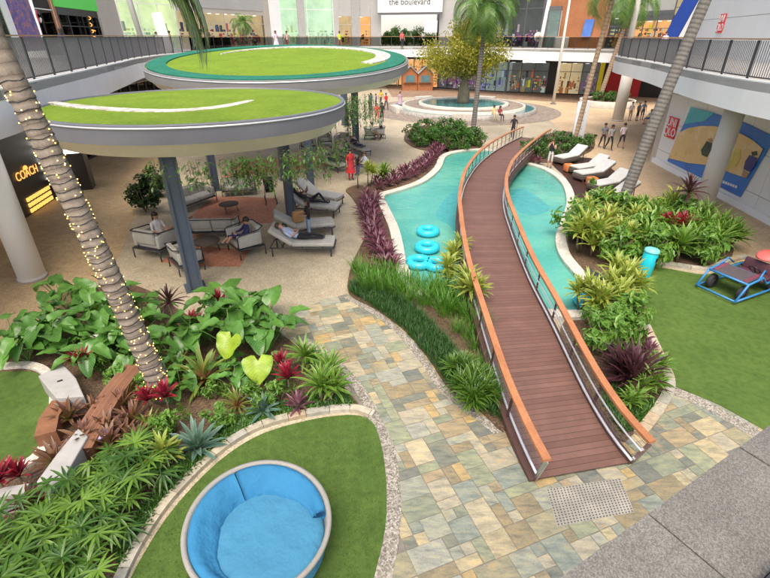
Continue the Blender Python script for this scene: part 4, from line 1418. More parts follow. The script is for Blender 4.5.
# ------------------------------------------------------------------ fountain
FC = Vector((8.5, 54.3, 0))
sheet('rear_walk', [a2(392, 97), (0, 83), (15, 73.4), (24, 69.9), (33, 66.9), a2(600, 104), a2(540, 101), a2(480, 97)], 0, .006, M['rear_walk'])
sheet('fountain_paving', [(FC.x + 10.3 * math.cos(2 * PI * k / 72), FC.y + 10.3 * math.sin(2 * PI * k / 72)) for k in range(72)], 0, .012, M['ringpave'])
t = thing('fountain', 'large round stepped fountain with teal water around the bottle tree', 'fountain', FC)
b = MB(); b.lathe([(7.75, 0), (7.75, .42), (7.5, .42), (7.5, .25)], 80, caps=False); b.build('outer_wall', M['fount_stone'], t)
b = MB(); b.lathe([(6.61, .36), (7.52, .36)], 80, caps=False); b.build('channel_water', plain('channel_water', (.05, .20, .22), .08, .2, 2), t)
b = MB(); b.lathe([(6.62, .1), (6.62, .62), (6.35, .62), (6.35, .58)], 80, caps=False); b.build('white_kerb', M['coping'], t)
b = MB(); b.lathe([(4.95, .58), (6.36, .58)], 80, caps=False); b.build('terrace', M['ringpave'], t)
b = MB(); b.lathe([(4.86, .5), (4.86, .80), (4.45, .80), (4.45, .55)], 80, caps=False); b.build('inner_ring', M['coping'], t)
b = MB(); b.lathe([(0.0001, .55), (4.46, .55)], 80, caps=False); b.build('basin_floor', M['fountfloor'], t)
b = MB(); b.lathe([(0.0001, .70), (4.46, .70)], 80, caps=False); b.build('basin_water', plain('fountain_water', (.04, .19, .185), .12, .35, .6), t)
for k, (a, lab) in enumerate(((262, 'white stone bench block at the front of the fountain'), (292, 'white stone bench block at the front right of the fountain with seated people'), (197, 'white stone bench block at the left of the fountain'), (120, 'white stone bench block at the back of the fountain'), (60, 'white stone bench block at the back right of the fountain'))):
    a = R_(a)
    b = MB(); b.rbox((0, 0, .34), (2.2, .8, .68), .05)
    o = b.build('stone_bench', M['coping']); o.location = (FC.x + 7.6 * math.cos(a), FC.y + 7.6 * math.sin(a), 0); o.rotation_euler = (0, 0, a + PI / 2)
    tag(o, lab, 'bench', 'stone benches around the fountain')

# ------------------------------------------------------------------ vegetation
def leaf(mb, o, az, el, Ln, W, droop, r, segs=5, fold=.18, prof=None, twist=0.0):
    """one arching strap leaf; el start angle above horizontal, droop total bend downward"""
    prof = prof or (lambda t: (math.sin(PI * min(1, .12 + t * .88)) ** .75) if t < 1 else 0.0)
    p = Vector(o); vs = []
    h = Vector((math.cos(az), math.sin(az), 0)); side0 = Vector((-math.sin(az), math.cos(az), 0))
    for k in range(segs + 1):
        t = k / segs
        e = el - droop * t * t if droop > 0 else el
        dvec = h * math.cos(e) + Vector((0, 0, 1)) * math.sin(e)
        nrm = side0.cross(dvec) * -1
        sd = side0 * math.cos(twist) + nrm * math.sin(twist)
        ww = max(W * prof(t) / 2, .0015)
        up = dvec.cross(side0)
        if up.z < 0: up = -up
        vs += [p + sd * ww + up * ww * fold * 2, p.copy(), p - sd * ww + up * ww * fold * 2]
        p = p + dvec * (Ln / segs)
    fs = []; uv = []
    for k in range(segs):
        a = k * 3
        t0, t1 = k / segs, (k + 1) / segs
        fs += [(a, a + 1, a + 4, a + 3), (a + 1, a + 2, a + 5, a + 4)]
        uv += [[(0, t0), (.5, t0), (.5, t1), (0, t1)], [(.5, t0), (1, t0), (1, t1), (.5, t1)]]
    mb.add(vs, fs, uv, r=r, smooth=True)

def rosette(mb, o, n, Ln, W, e0, e1, droop, seed, segs=5, fold=.18, prof=None):
    rr = random.Random(seed)
    for k in range(n):
        t = k / max(1, n - 1)
        el = R_(e0 + (e1 - e0) * t) + rr.uniform(-.14, .14)
        Lk = Ln * (.72 + .34 * math.sin(PI * (.25 + .6 * t))) * rr.uniform(.85, 1.12)
        leaf(mb, o, k * 2.39996 + rr.uniform(-.25, .25), el, Lk, W * rr.uniform(.85, 1.1), droop * rr.uniform(.6, 1.35), min(1, max(0, rr.gauss(.5, .25))), segs, fold, prof, rr.uniform(-.3, .3))

def heart(mb, o, az, tilt, Ln, W, r, seed=0):
    """big arrow-heart blade hanging from the end of its stalk at o"""
    rr = random.Random(seed)
    h = Vector((math.cos(az), math.sin(az), 0)); s = Vector((-math.sin(az), math.cos(az), 0)); up = Vector((0, 0, 1))
    d = h * math.cos(tilt) + up * math.sin(tilt); nrm = d.cross(s) * -1
    if nrm.z < 0: nrm = -nrm
    NR = 9; NC = 6
    vs = []; 
    for i in range(NR + 1):
        t = i / NR
        y = -.28 + 1.28 * t
        if y < 0: wv = .78 + .22 * (1 - (y / -.28) ** 2) - .35 * (y / -.28) ** 3
        else: wv = (1 - y ** 1.9) ** .8 if y < 1 else 0
        if y < 0: inner = .16 * (y / -.28)
        else: inner = 0
        for j in range(-NC // 2, NC // 2 + 1):
            u = j / (NC / 2)
            x = (inner + (wv - inner) * abs(u)) * (1 if u > 0 else -1 if u < 0 else 0) if u else 0
            yy = y if not (y < 0 and u == 0) else 0
            wave = .035 * math.sin(y * 11 + abs(u) * 2.0) * abs(u) + .02 * rr.uniform(-1, 1) * abs(u)
            z = .16 * abs(x) - .28 * y * y * (1 if y > 0 else .6) + wave
            vs.append(Vector(o) + d * (yy * Ln) + s * (x * W / 2) + nrm * (z * Ln))
    n1_ = NC + 1
    fs = []; uv = []
    for i in range(NR):
        for j in range(NC):
            a = i * n1_ + j
            fs.append((a, a + 1, a + n1_ + 1, a + n1_))
            u0, u1 = j / NC, (j + 1) / NC
            uv.append([(u0, i / NR), (u1, i / NR), (u1, (i + 1) / NR), (u0, (i + 1) / NR)])
    mb.add(vs, fs, uv, r=r, smooth=True)

G1 = leafmat('leaf_alocasia', (.04, .13, .022), (.13, .30, .05), rough=.28, veins=(.15, .32, .08))
G2 = leafmat('leaf_lime', (.27, .40, .025), (.36, .46, .035), edge=(.12, .30, .03), rough=.3, ew=.47, veins=(.16, .36, .03))
G3 = leafmat('leaf_dracaena', (.07, .20, .02), (.15, .30, .04), edge=(.30, .38, .08), rough=.35)
G4 = leafmat('leaf_yellow_dracaena', (.17, .28, .03), (.33, .38, .06), edge=(.46, .46, .12), rough=.35)
G5 = leafmat('leaf_purple_bromeliad', (.10, .025, .05), (.24, .09, .13), base=(.42, .30, .32), rough=.3)
G6 = leafmat('leaf_dark_cordyline', (.045, .016, .022), (.12, .045, .055), rough=.3, base=(.09, .05, .04))
G7 = leafmat('leaf_red_cordyline', (.20, .012, .03), (.40, .03, .06), rough=.35, base=(.10, .03, .03))
G8 = leafmat('leaf_blue_bromeliad', (.07, .16, .12), (.14, .24, .18), rough=.4, edge=(.18, .28, .22))
G9 = leafmat('leaf_rust_bromeliad', (.10, .03, .03), (.26, .15, .07), rough=.4, base=(.26, .24, .08))
G10 = leafmat('leaf_rhapis', (.028, .09, .014), (.15, .27, .035), rough=.3)
G11 = leafmat('leaf_grass', (.05, .17, .015), (.13, .30, .03), rough=.5)
G12 = leafmat('leaf_mondo', (.018, .07, .012), (.05, .14, .022), rough=.5)
G13 = leafmat('leaf_shrub', (.03, .10, .015), (.10, .22, .03), rough=.35)
G14 = leafmat('leaf_shrub_dark', (.012, .04, .012), (.04, .09, .022), rough=.3)
G15 = leafmat('leaf_pink_rosette', (.08, .17, .03), (.20, .27, .05), base=(.42, .16, .10), edge=(.30, .30, .06), rough=.3)
G16 = leafmat('leaf_palm', (.05, .14, .02), (.17, .28, .05), rough=.4)
G17 = leafmat('leaf_bottle_tree', (.20, .22, .02), (.42, .38, .05), rough=.5, trans=.35)
G18 = leafmat('leaf_dusty_palm', (.10, .17, .08), (.22, .29, .12), rough=.4)
STEM = plain('plant_stem', (.16, .13, .07), .8, .25, 8)
STALK = plain('leaf_stalk', (.12, .22, .05), .5, .2, 6)
STALK_R = plain('red_stalk', (.20, .10, .05), .5, .2, 6)

def finish_plant(name, leaves, mat, stems=None, smat=None, lname='foliage'):
    t = bpy.data.objects.new(name, None); COL.objects.link(t)
    leaves.build(lname, mat, t)
    if stems and stems.v: stems.build('stem', smat or STEM, t)
    return t

def mk_alocasia(seed, n=10, Ln=.46, H=.85, mat=G1, name='elephant_ear'):
    rr = random.Random(seed); lf = MB(); st = MB()
    for k in range(n):
        az = k * 2.4 + rr.uniform(-.3, .3); el = R_(rr.uniform(48, 84))
        Lp = H * rr.uniform(.6, 1.1)
        P = []; p = Vector((0, 0, 0)); e = el
        for q in range(5):
            P.append(p.copy()); p = p + (Vector((math.cos(az), math.sin(az), 0)) * math.cos(e) + Vector((0, 0, 1)) * math.sin(e)) * Lp / 4; e -= .10
        st.tube(P, [.018, .016, .013, .011, .009], 5, cap=False)
        s_ = rr.uniform(.7, 1.15)
        heart(lf, P[-1], az + rr.uniform(-.4, .4), R_(rr.uniform(-40, 35)), Ln * s_, Ln * .85 * s_, rr.random(), rr.random())
    return finish_plant(name, lf, mat, st, STALK)

def mk_rosette(name, mat, n, Ln, W, e0, e1, droop, seed, stem=0.0, heads=1, spread=0, segs=5, fold=.18, prof=None):
    lf = MB(); st = MB(); rr = random.Random(seed)
    for h in range(heads):
        hz = stem * (1 if h == 0 else rr.uniform(.45, .95))
        a = rr.uniform(0, 6.28)
        o = Vector((0, 0, 0)) if h == 0 else Vector((math.cos(a) * spread, math.sin(a) * spread, 0)) * rr.uniform(.5, 1)
        if stem: st.tube([o * .4, o * .8 + Vector((0, 0, hz * .5)), o + Vector((0, 0, hz))], [.03, .024, .02], 6)
        rosette(lf, o + Vector((0, 0, hz + .03)), n, Ln * (1 if h == 0 else .85), W, e0, e1, droop, seed + h * 7, segs, fold, prof)
    return finish_plant(name, lf, mat, st)

def mk_rhapis(seed, n=9, H=.72, R0=.35, Lf=.40):
    rr = random.Random(seed); lf = MB(); st = MB()
    for k in range(n):
        a = k * 2.4 + rr.uniform(-.3, .3); r0 = R0 * math.sqrt((k + .5) / n)
        out = .28 + .9 * (k / n)
        base = Vector((math.cos(a) * r0 * .5, math.sin(a) * r0 * .5, 0))
        top = base + Vector((math.cos(a) * out * .42, math.sin(a) * out * .42, H * rr.uniform(.55, 1.05) * (1.15 - .4 * k / n)))
        m_ = base.lerp(top, .55) + Vector((0, 0, .08))
        st.tube([base, m_, top], [.012, .009, .006], 5, cap=False)
        nl = rr.randint(9, 13); tilt = R_(rr.uniform(8, 35)) - .5 * (k / n)
        rv = rr.random(); az0 = a + rr.uniform(-.4, .4)
        for q in range(nl):
            t = q / (nl - 1) - .5
            leaf(lf, top, az0 + t * R_(250), tilt - abs(t) * .5 + rr.uniform(-.12, .12), Lf * (1.0 - abs(t) * .35) * rr.uniform(.85, 1.1), .050, rr.uniform(.4, 1.0), min(1, max(0, rv + rr.uniform(-.2, .2))), 4, .2,
                 lambda t_: (.35 + .65 * math.sin(PI * min(1, t_ * 1.05 + .1))) if t_ < .97 else .15)
    return finish_plant('lady_palm', lf, G10, st, STALK)

def mk_grass(seed, n=70, Ln=.62, W=.016, R0=.16, mat=G11, name='grass_clump', e=(55, 88), droop=1.1, segs=4):
    rr = random.Random(seed); lf = MB()
    for k in range(n):
        a = rr.uniform(0, 6.28); q = R0 * math.sqrt(rr.random())
        leaf(lf, (q * math.cos(a), q * math.sin(a), 0), a + rr.uniform(-.8, .8), R_(rr.uniform(*e)), Ln * rr.uniform(.6, 1.15), W, droop * rr.uniform(.4, 1.3), rr.random(), segs, .1)
    return finish_plant(name, lf, mat)

def leafcloud(mb, cen, rad, n, size, seed, clumps=14, fill=.5, aspect=2.2):
    """leafy crown: leaf faces in clumps of uneven size through an ellipsoid, leaving gaps"""
    rr = random.Random(seed)
    cs = []
    for _ in range(clumps):
        while True:
            v = Vector((rr.uniform(-1, 1), rr.uniform(-1, 1), rr.uniform(-1, 1)))
            if .25 < v.length < 1: break
        cs.append((v * rr.uniform(.6, .95), rr.uniform(.22, .42)))
    for k in range(n):
        c, cr_ = cs[rr.randrange(len(cs))]
        v = Vector((rr.gauss(0, 1), rr.gauss(0, 1), rr.gauss(0, 1)))
        v = c + v.normalized() * cr_ * rr.random() ** .45
        p = Vector((cen[0] + v.x * rad[0], cen[1] + v.y * rad[1], cen[2] + v.z * rad[2]))
        nrm = (v + Vector((rr.uniform(-1, 1), rr.uniform(-1, 1), rr.uniform(-.3, 1.2)))).normalized()
        a = nrm.orthogonal().normalized(); a = (Matrix.Rotation(rr.uniform(0, 6.28), 3, nrm) @ a)
        bb = nrm.cross(a)
        s_ = size * rr.uniform(.6, 1.3)
        mb.add([p - a * s_ * .5, p + bb * s_ / aspect * .5 + nrm * s_ * .06, p + a * s_ * .5, p - bb * s_ / aspect * .5 + nrm * s_ * .06], [(0, 1, 2, 3)], [[(.5, 0), (1, .5), (.5, 1), (0, .5)]], r=rr.random())

def mk_shrub(seed, rad=(.6, .6, .5), n=900, size=.12, mat=G13, name='shrub', clumps=16, aspect=2.2):
    lf = MB(); leafcloud(lf, (0, 0, rad[2] * .95), rad, n, size, seed, clumps, aspect=aspect)
    st = MB(); rr = random.Random(seed)
    for k in range(7):
        a = rr.uniform(0, 6.28)
        st.tube([(0, 0, 0), (math.cos(a) * rad[0] * .3, math.sin(a) * rad[1] * .3, rad[2] * .7), (math.cos(a) * rad[0] * .65, math.sin(a) * rad[1] * .65, rad[2] * 1.35)], [.02, .014, .006], 5)
    return finish_plant(name, lf, mat, st)

wide = lambda t: (.55 + .45 * math.sin(PI * min(1, t * .9 + .2))) * (1 if t < .8 else max(0, (1 - t) / .2) ** .7)
PR = {}
PR['alo'] = [mk_alocasia(s) for s in (1, 2, 3)]
PR['lime'] = [mk_alocasia(11, 2, .72, .95, G2, 'variegated_elephant_ear')]
PR['drac'] = [mk_rosette('dracaena', G3, 34, .55, .065, 85, 5, .9, s, .35, 2, .25) for s in (4, 5)]
PR['ydrac'] = [mk_rosette('dracaena', G4, 30, .52, .075, 85, 5, .9, s, .55, 2, .3) for s in (6, 7)]
PR['pbrom'] = [mk_rosette('bromeliad', G5, 26, .52, .085, 78, 14, .7, s, prof=wide) for s in (8, 9)]
PR['dcord'] = [mk_rosette('cordyline', G6, 46, .85, .075, 88, 8, .6, 10, .15, 2, .3)]
PR['scord'] = [mk_rosette('cordyline', G6, 26, .48, .065, 85, -15, .9, 12, 1.0)]
PR['rcord'] = [mk_rosette('cordyline', G7, 26, .46, .085, 88, 32, .5, s, .45) for s in (13, 14)]
PR['bbrom'] = [mk_rosette('bromeliad', G8, 26, .62, .115, 80, 5, .55, s, prof=wide) for s in (15, 16)]
PR['rbrom'] = [mk_rosette('bromeliad', G9, 26, .42, .08, 80, 10, .6, s, .1, prof=wide) for s in (17, 18)]
PR['pinkros'] = [mk_rosette('bromeliad', G15, 32, .82, .10, 82, 5, .8, 19, .12, prof=wide)]
PR['rhap'] = [mk_rhapis(s) for s in (20, 21, 22)]
PR['grass'] = [mk_grass(s) for s in (23, 24)]
PR['spider'] = [mk_rosette('spider_plant', G10, 60, .52, .035, 88, 0, 1.1, 25, .25, 5, .42, segs=4)]
PR['shrub'] = [mk_shrub(s) for s in (26, 27)]
PR['dshrub'] = [mk_shrub(28, (.9, .8, .8), 1500, .16, G14)]
PR['yshrub'] = [mk_shrub(29, (.55, .55, .5), 500, .2, G3, aspect=3)]
USED = set()
PRND = random.Random(99)
def plant(kind, px, py, label, group=None, sc=1.0, z=.05, cat='plant', rz=None, loc=None):
    src = PR[kind][PRND.randrange(len(PR[kind]))]
    p = Vector(loc) if loc is not None else at(px, py, z)
    rz = PRND.uniform(0, 6.28) if rz is None else rz
    s_ = sc * PRND.uniform(.9, 1.1)
    if src.name not in USED:
        USED.add(src.name); KIDS[src.name] = kids(src)
        o = src; o.location = p; o.rotation_euler = (0, 0, rz); o.scale = (s_,) * 3
    else:
        o = dup(src, p, rz, sc=s_)
        for kx in ('group',):
            if kx in o: del o[kx]
    return tag(o, label, cat, group)

# big left bed
for q in [(74, 318), (48, 330), (100, 316), (70, 345), (112, 332), (36, 346), (92, 338), (62, 305), (125, 325), (20, 352), (108, 305), (55, 352)]:
    plant('alo', *q, 'dark green elephant ear with big leaves along the far edge of the left bed', 'elephant ears at the far edge of the left bed', PRND.uniform(.8, 1.15))
for q in [(216, 330), (243, 335), (258, 350), (205, 345), (272, 348), (233, 352), (226, 318), (250, 322), (190, 352), (268, 332)]:
    plant('alo', *q, 'bright green elephant ear in the clump beside the stone path', 'elephant ears beside the stone path', 1.1)
def lime(px, py, hz, az, tl, Ln, lab):
    p = at(px, py, hz)
    lf = MB(); st = MB()
    base = Vector((-.25 * math.cos(az), -.25 * math.sin(az), -hz + .05))
    heart(lf, (0, 0, 0), az, tl, Ln, Ln * 1.35, .5, px)
    lf.v = [(x, y, z + .018 * math.sin(x * 23 + y * 9)) for x, y, z in lf.v]
    st.tube([base, base * .5 + Vector((0, 0, .1)), (0, 0, 0)], [.018, .014, .01], 5)
    t = thing('variegated_elephant_ear', lab, 'plant', (p.x + base.x, p.y + base.y, .05))
    sh = MB()
    lf.v = [(v[0] - base.x, v[1] - base.y, v[2] - base.z) for v in lf.v]; st.v = [(v[0] - base.x, v[1] - base.y, v[2] - base.z) for v in st.v]
    lf.build('leaf', G2, t); st.build('stem', STALK, t)
for o in list(PR['lime'][0].children): bpy.data.objects.remove(o)
bpy.data.objects.remove(PR['lime'][0])
lime(231, 338, .95, -1.9, -.62, .50, 'upper lime yellow elephant ear leaf with green veins among green leaves')
lime(258, 361, .9, -1.45, -.70, .50, 'lower lime yellow elephant ear leaf with green veins above the blue-green rosette')
plant('pinkros', 206, 385, 'big green and yellow rosette with pink centre in the middle of the left bed', sc=1.0)
plant('pinkros', 178, 372, 'smaller green rosette half hidden left of the pink-centred rosette', sc=.7)
for q, l in [((222, 318), 'red cordyline rising behind the bright elephant ears'), ((196, 340), 'red cordyline at the left of the bright elephant ears'), ((290, 395), 'crimson cordyline beside the green dracaenas at the path'), ((283, 382), 'taller crimson cordyline behind the one at the path'), ((152, 415), 'red tipped cordyline left of the lit palm trunk foot'), ((170, 412), 'red tipped cordyline at the foot of the lit palm trunk'), ((10, 500), 'bright red cordyline at the left edge below the lawn'), ((28, 492), 'dark red cordyline next to the white slab below the left lawn'), ((86, 378), 'small red cordyline beside the white cube')]:
    plant('rcord', *q, l, 'red cordylines of the left bed', .9)
plant('scord', 178, 338, 'dark purple cordyline on a bare stem behind the lit palm')
for q, l in [((306, 370), 'tall green dracaena at the path corner of the left bed'), ((322, 402), 'low green dracaena by the kerb of the front lawn'), ((330, 385), 'narrow green dracaena leaning over the path edge')]:
    plant('drac', *q, l, 'green dracaenas at the path corner', 1.05)
for q, l in [((198, 450), 'large blue-green bromeliad by the kerb above the blue daybed'), ((264, 412), 'blue-green bromeliad below the lime yellow leaves')]:
    plant('bbrom', *q, l, 'blue-green bromeliads of the left bed', 1.0 if q[0] < 220 else .8)
for q in [(110, 438), (128, 442), (136, 428)]:
    plant('rbrom', *q, 'rust brown bromeliad crowded along the curved timber bench', 'rust brown bromeliads along the timber bench', 1.1)
for q in [(60, 350), (84, 362), (110, 360), (130, 350), (142, 338), (30, 362), (100, 372), (136, 372), (160, 350), (150, 322), (172, 360)]:
    plant('alo', *q, 'low dark elephant ear filling the soil around the lit palm', 'low elephant ears around the lit palm', .8)
plant('pbrom', 298, 408, 'dark purple bromeliad under the crimson cordylines', sc=.7)
for q, l in [((72, 424), 'rust brown bromeliad in front of the white slab'), ((98, 418), 'rust brown bromeliad beside the curved timber bench'), ((138, 448), 'rust brown bromeliad under the lit palm'), ((112, 452), 'rust brown bromeliad next to the lilac topped lamp'), ((118, 348), 'rust brown bromeliad among dark elephant ears'), ((36, 512), 'rust brown bromeliad by the lower white slab'), ((125, 412), 'rust brown bromeliad at the end of the timber bench'), ((88, 448), 'rust brown bromeliad left of the lilac topped lamp'), ((60, 470), 'rust brown bromeliad leaning on the lower white slab')]:
    plant('rbrom', *q, l, 'rust brown bromeliads of the left bed', 1.12)
plant('ydrac', 168, 468, 'yellow green rosette with orange heart above the lady palms', sc=.7)
for q in [(112, 492), (132, 492), (92, 508), (66, 530), (28, 552), (12, 575), (56, 572), (84, 558), (108, 530), (124, 512), (6, 545), (70, 592), (34, 600), (88, 585), (48, 548), (98, 545), (4, 605), (140, 478)]:
    plant('rhap', *q, 'green lady palm with fanned leaves in the thicket left of the front lawn', 'lady palms left of the front lawn', PRND.uniform(.72, 1.0))
for q in [(128, 470), (148, 466), (96, 490), (158, 470)]:
    plant('rhap', *q, 'smaller lady palm at the top of the thicket below the blue-green bromeliad', 'small lady palms at the top of the thicket', .62)
for q in [(182, 392), (168, 400), (236, 392), (228, 372), (186, 380), (246, 378), (158, 378), (275, 378)]:
    plant('alo', *q, 'low green elephant ear filling the middle of the left bed', 'low elephant ears in the middle of the left bed', .62)
for q, l in [((238, 408), 'green and yellow rosette between the two blue-green bromeliads'), ((150, 432), 'green and yellow rosette left of the large blue-green bromeliad'), ((130, 400), 'green and yellow rosette beside the lit trunk foot and the timber bench')]:
    plant('pinkros', *q, l, None, .5)
for q in [(150, 455), (252, 405), (222, 425), (120, 385), (150, 390), (145, 372), (130, 362), (176, 432), (280, 402), (160, 440), (216, 400), (110, 372)]:
    plant('yshrub', *q, 'low green leafy filler plant in the left bed', 'low filler plants of the left bed', .6)

def cover(name, label, poly, n, mat, Ln, W, seed, e=(30, 85), droop=1.2, z=.05, segs=3):
    rr = random.Random(seed); b = MB()
    for k in range(n):
        p = rand_in(poly, rr)
        leaf(b, (p[0], p[1], z), rr.uniform(0, 6.28), R_(rr.uniform(*e)), Ln * rr.uniform(.5, 1.2), W, droop * rr.uniform(.4, 1.2), rr.random(), segs, .1)
    o = b.build(name, mat)
    return tag(o, label, 'ground cover', None, 'stuff')
LAWNLEAF = leafmat('leaf_turf', (.055, .11, .022), (.13, .21, .05), rough=.7)
def pxpoly(pts): return [Vector(a2(*p)) for p in pts]
cover('mondo_grass', 'dark green mondo grass strip between the stone path and the bridge', pxpoly([(349, 293), (352, 284), (375, 290), (400, 300), (425, 318), (450, 345), (480, 385), (500, 415), (504, 424), (480, 411), (452, 391), (428, 359), (404, 331), (376, 310)]), 9000, G12, .26, .012, 3)
cover('ground_cover', 'low green ground cover along the kerb of the front lawn', pxpoly([(340, 388), (355, 408), (306, 412), (256, 426), (212, 453), (205, 440), (240, 418), (290, 402)]), 5000, G13, .10, .03, 4, e=(5, 70), segs=2)
cover('ground_cover', 'low green ground cover at the kerb below the lady palms', pxpoly([(212, 454), (170, 496), (137, 543), (120, 575), (120, 545), (150, 500), (190, 455)]), 3000, G13, .12, .03, 5, e=(5, 70), segs=2)

rr = random.Random(77); b = MB()
for k in range(17000):
    p = rand_in(LAWN1, rr)
    a = rr.uniform(0, 6.28); h_ = rr.uniform(.012, .03); w_ = .005
    q = Vector((p[0], p[1], .03)); e_ = Vector((math.cos(a), math.sin(a), 0)); tip = q + Vector((rr.uniform(-.018, .018), rr.uniform(-.018, .018), h_))
    b.add([q - e_ * w_, q + e_ * w_, tip], [(0, 1, 2)], r=rr.random())
tag(b.build('lawn_blades', LAWNLEAF), 'short synthetic grass blades of the lawn around the blue daybed', 'grass', None, 'stuff')
# bed by the pool, left side
rr = random.Random(12)
def along(pts, step, wob):
    P = cpx(pts, 8)
    P = resample(P, int(sum((P[i + 1] - P[i]).length for i in range(len(P) - 1)) / step) + 1)
    return [(p.x + rr.uniform(-wob, wob), p.y + rr.uniform(-wob, wob), .05) for p in P]
for row in ([(376, 202), (372, 214), (376, 232), (386, 254), (392, 268)], [(368, 200), (365, 214), (369, 232), (378, 252), (382, 270)]):
    for p in along(row, .62, .08):
        plant('pbrom', 0, 0, 'purple bromeliad with silvery heart in the double row along the left pool edge', 'purple bromeliads along the left pool edge', 1.15, loc=p)
for row in ([(380, 190), (402, 182), (424, 171), (438, 156), (445, 149)], [(377, 184), (400, 176), (420, 166), (434, 152), (441, 146)]):
    for p in along(row, .72, .08):
        plant('pbrom', 0, 0, 'purple bromeliad in the curved double row above the pool', 'purple bromeliads in the curved row above the pool', 1.1, loc=p)
for q in [(362, 280), (372, 276), (384, 278), (396, 282), (408, 284), (420, 290), (432, 296), (366, 290), (380, 292), (394, 296), (408, 302), (424, 306), (440, 308), (358, 272), (414, 294), (372, 286), (388, 288), (402, 292), (430, 302), (445, 316)]:
    plant('grass', *q, 'bright green upright grass clump beside the left pool edge', 'grass clumps beside the left pool edge', 1.15, cat='grass')
for q, l in [((452, 274), 'yellow green dracaena by the pool tubes'), ((464, 300), 'large yellow green dracaena against the bridge'), ((446, 286), 'yellow green dracaena above the bright grass'), ((468, 312), 'low yellow green dracaena under the bridge rail'), ((459, 262), 'small yellow green dracaena beside the left bridge rail')]:
    plant('ydrac', *q, l, 'yellow green dracaenas left of the bridge', 1.15)
for q in [(448, 300), (456, 304), (440, 300), (470, 322), (462, 316), (478, 334), (436, 292), (452, 312)]:
    plant('grass', *q, 'tall green grass clump hiding the near end of the pool', 'grass clumps at the near end of the pool', 1.25, cat='grass')
for q in [(474, 392), (462, 380), (484, 398), (470, 402)]:
    plant('spider', *q, 'round clump of narrow bright green leaves beside the bridge foot', 'round green clumps beside the bridge foot', .95)
for q in [(466, 338), (474, 350), (456, 332), (480, 368), (488, 385)]:
    plant('grass', *q, 'loose green grass tuft under the left side of the bridge', 'grass tufts under the bridge', .8, cat='grass')
for q, l in [((384, 182), 'green yucca on a thin stem at the head of the bromeliad row'), ((368, 186), 'yellow green dracaena on a stem left of the yucca'), ((358, 188), 'dark leaved cordyline beside the loungers')]:
    plant({384: 'drac', 368: 'ydrac', 358: 'scord'}[q[0]], *q, l, sc=1.4 if q[0] != 358 else 1.1)

# rear beds: leafy bushes
for k, q in enumerate([(414, 142), (426, 138), (440, 140), (454, 142), (466, 144), (474, 146), (432, 146), (448, 149), (462, 150), (420, 146), (460, 137), (444, 135)]):
    plant('shrub', *q, 'rounded green bush in the bed between the fountain and the pool', 'bushes between fountain and pool', 1.5, cat='shrub')
for k, q in enumerate([(534, 153), (545, 148), (556, 146), (568, 147), (580, 150), (540, 158), (556, 156), (570, 156), (586, 148), (528, 158)]):
    plant('shrub', *q, 'rounded green bush in the bed at the far right end of the bridge', 'bushes at the far end of the bridge', 1.2, cat='shrub')
plant('pbrom', 530, 163, 'purple bromeliad at the far right pool edge', 'purple bromeliads at the far right pool edge', 1.2)
plant('pbrom', 538, 164, 'purple bromeliad at the far right pool edge', 'purple bromeliads at the far right pool edge', 1.2)

# right bed
for q in [(582, 232), (600, 246), (614, 252), (606, 236), (628, 240), (622, 256), (592, 256), (640, 244), (580, 252), (596, 222)]:
    plant('ydrac', *q, 'yellow green dracaena in the bed beside the right promenade', 'yellow green dracaenas of the right bed', 1.45)
for q in [(650, 238), (668, 240), (684, 246), (664, 256), (700, 246), (712, 256), (640, 258), (690, 258), (676, 262), (656, 224), (640, 222), (660, 230), (715, 244), (722, 250)]:
    plant('drac', *q, 'mid green dracaena in the bed behind the right lawn', 'green dracaenas of the right bed', 1.5)
for q in [(590, 222), (606, 220), (636, 232), (646, 250), (630, 250), (704, 262), (690, 238), (620, 226), (676, 228), (650, 262), (584, 242), (574, 238), (612, 262)]:
    plant('yshrub', *q, 'leafy green filler shrub among the dracaenas of the right bed', 'filler shrubs of the right bed', 1.5, cat='shrub')
for q in [(586, 226), (624, 236), (668, 250), (690, 248), (708, 252), (610, 228), (646, 234)]:
    plant('alo', *q, 'green elephant ear among the narrow leaves of the right bed', 'elephant ears of the right bed', 1.0)
for q in [(676, 244), (632, 246), (598, 238), (660, 244)]:
    plant('rcord', *q, 'red leaved cordyline among the green plants of the right bed', 'red cordylines of the right bed', 1.3)
for q in [(600, 222), (592, 234), (582, 240), (655, 246), (666, 248)]:
    plant('dcord', *q, 'dark purple cordyline among the green plants of the right bed', 'dark cordylines of the right bed', .9)
for q, l in [((700, 232), 'tall spiky dracaena on a stem at the foot of the cream column'), ((666, 226), 'green dracaena on a bare stem at the promenade edge'), ((676, 232), 'dark leaved cordyline on a bare stem at the promenade edge')]:
    plant({700: 'drac', 666: 'ydrac', 676: 'scord'}[q[0]], *q, l, sc=1.7)
# bed between bridge and right lawn
for q in [(604, 306), (620, 300), (632, 306), (598, 322), (614, 318), (610, 292), (590, 318), (626, 292), (582, 312)]:
    plant('ydrac', *q, 'yellow green dracaena between the bridge and the right lawn', 'yellow green dracaenas right of the bridge', 1.2)
for q in [(612, 334), (624, 328), (632, 322), (604, 340), (620, 344), (596, 348), (610, 354)]:
    plant('yshrub', *q, 'bright green leafy shrub right of the bridge', 'leafy shrubs right of the bridge', 1.1, cat='shrub')
plant('dcord', 630, 384, 'very large dark purple spiky cordyline by the right handrail', sc=1.05)
plant('dcord', 618, 376, 'second large dark purple cordyline leaning towards the bridge', sc=.8)
plant('pbrom', 638, 345, 'pinkish purple bromeliad at the kerb of the right lawn', sc=.95)
plant('pbrom', 649, 352, 'small dark purple bromeliad at the kerb above the dark cordyline', sc=.7)
for q in [(640, 398), (650, 395), (632, 408), (644, 382), (652, 374)]:
    plant('drac', *q, 'low green dracaena at the kerb below the dark cordyline', 'low dracaenas at the right kerb', .75)
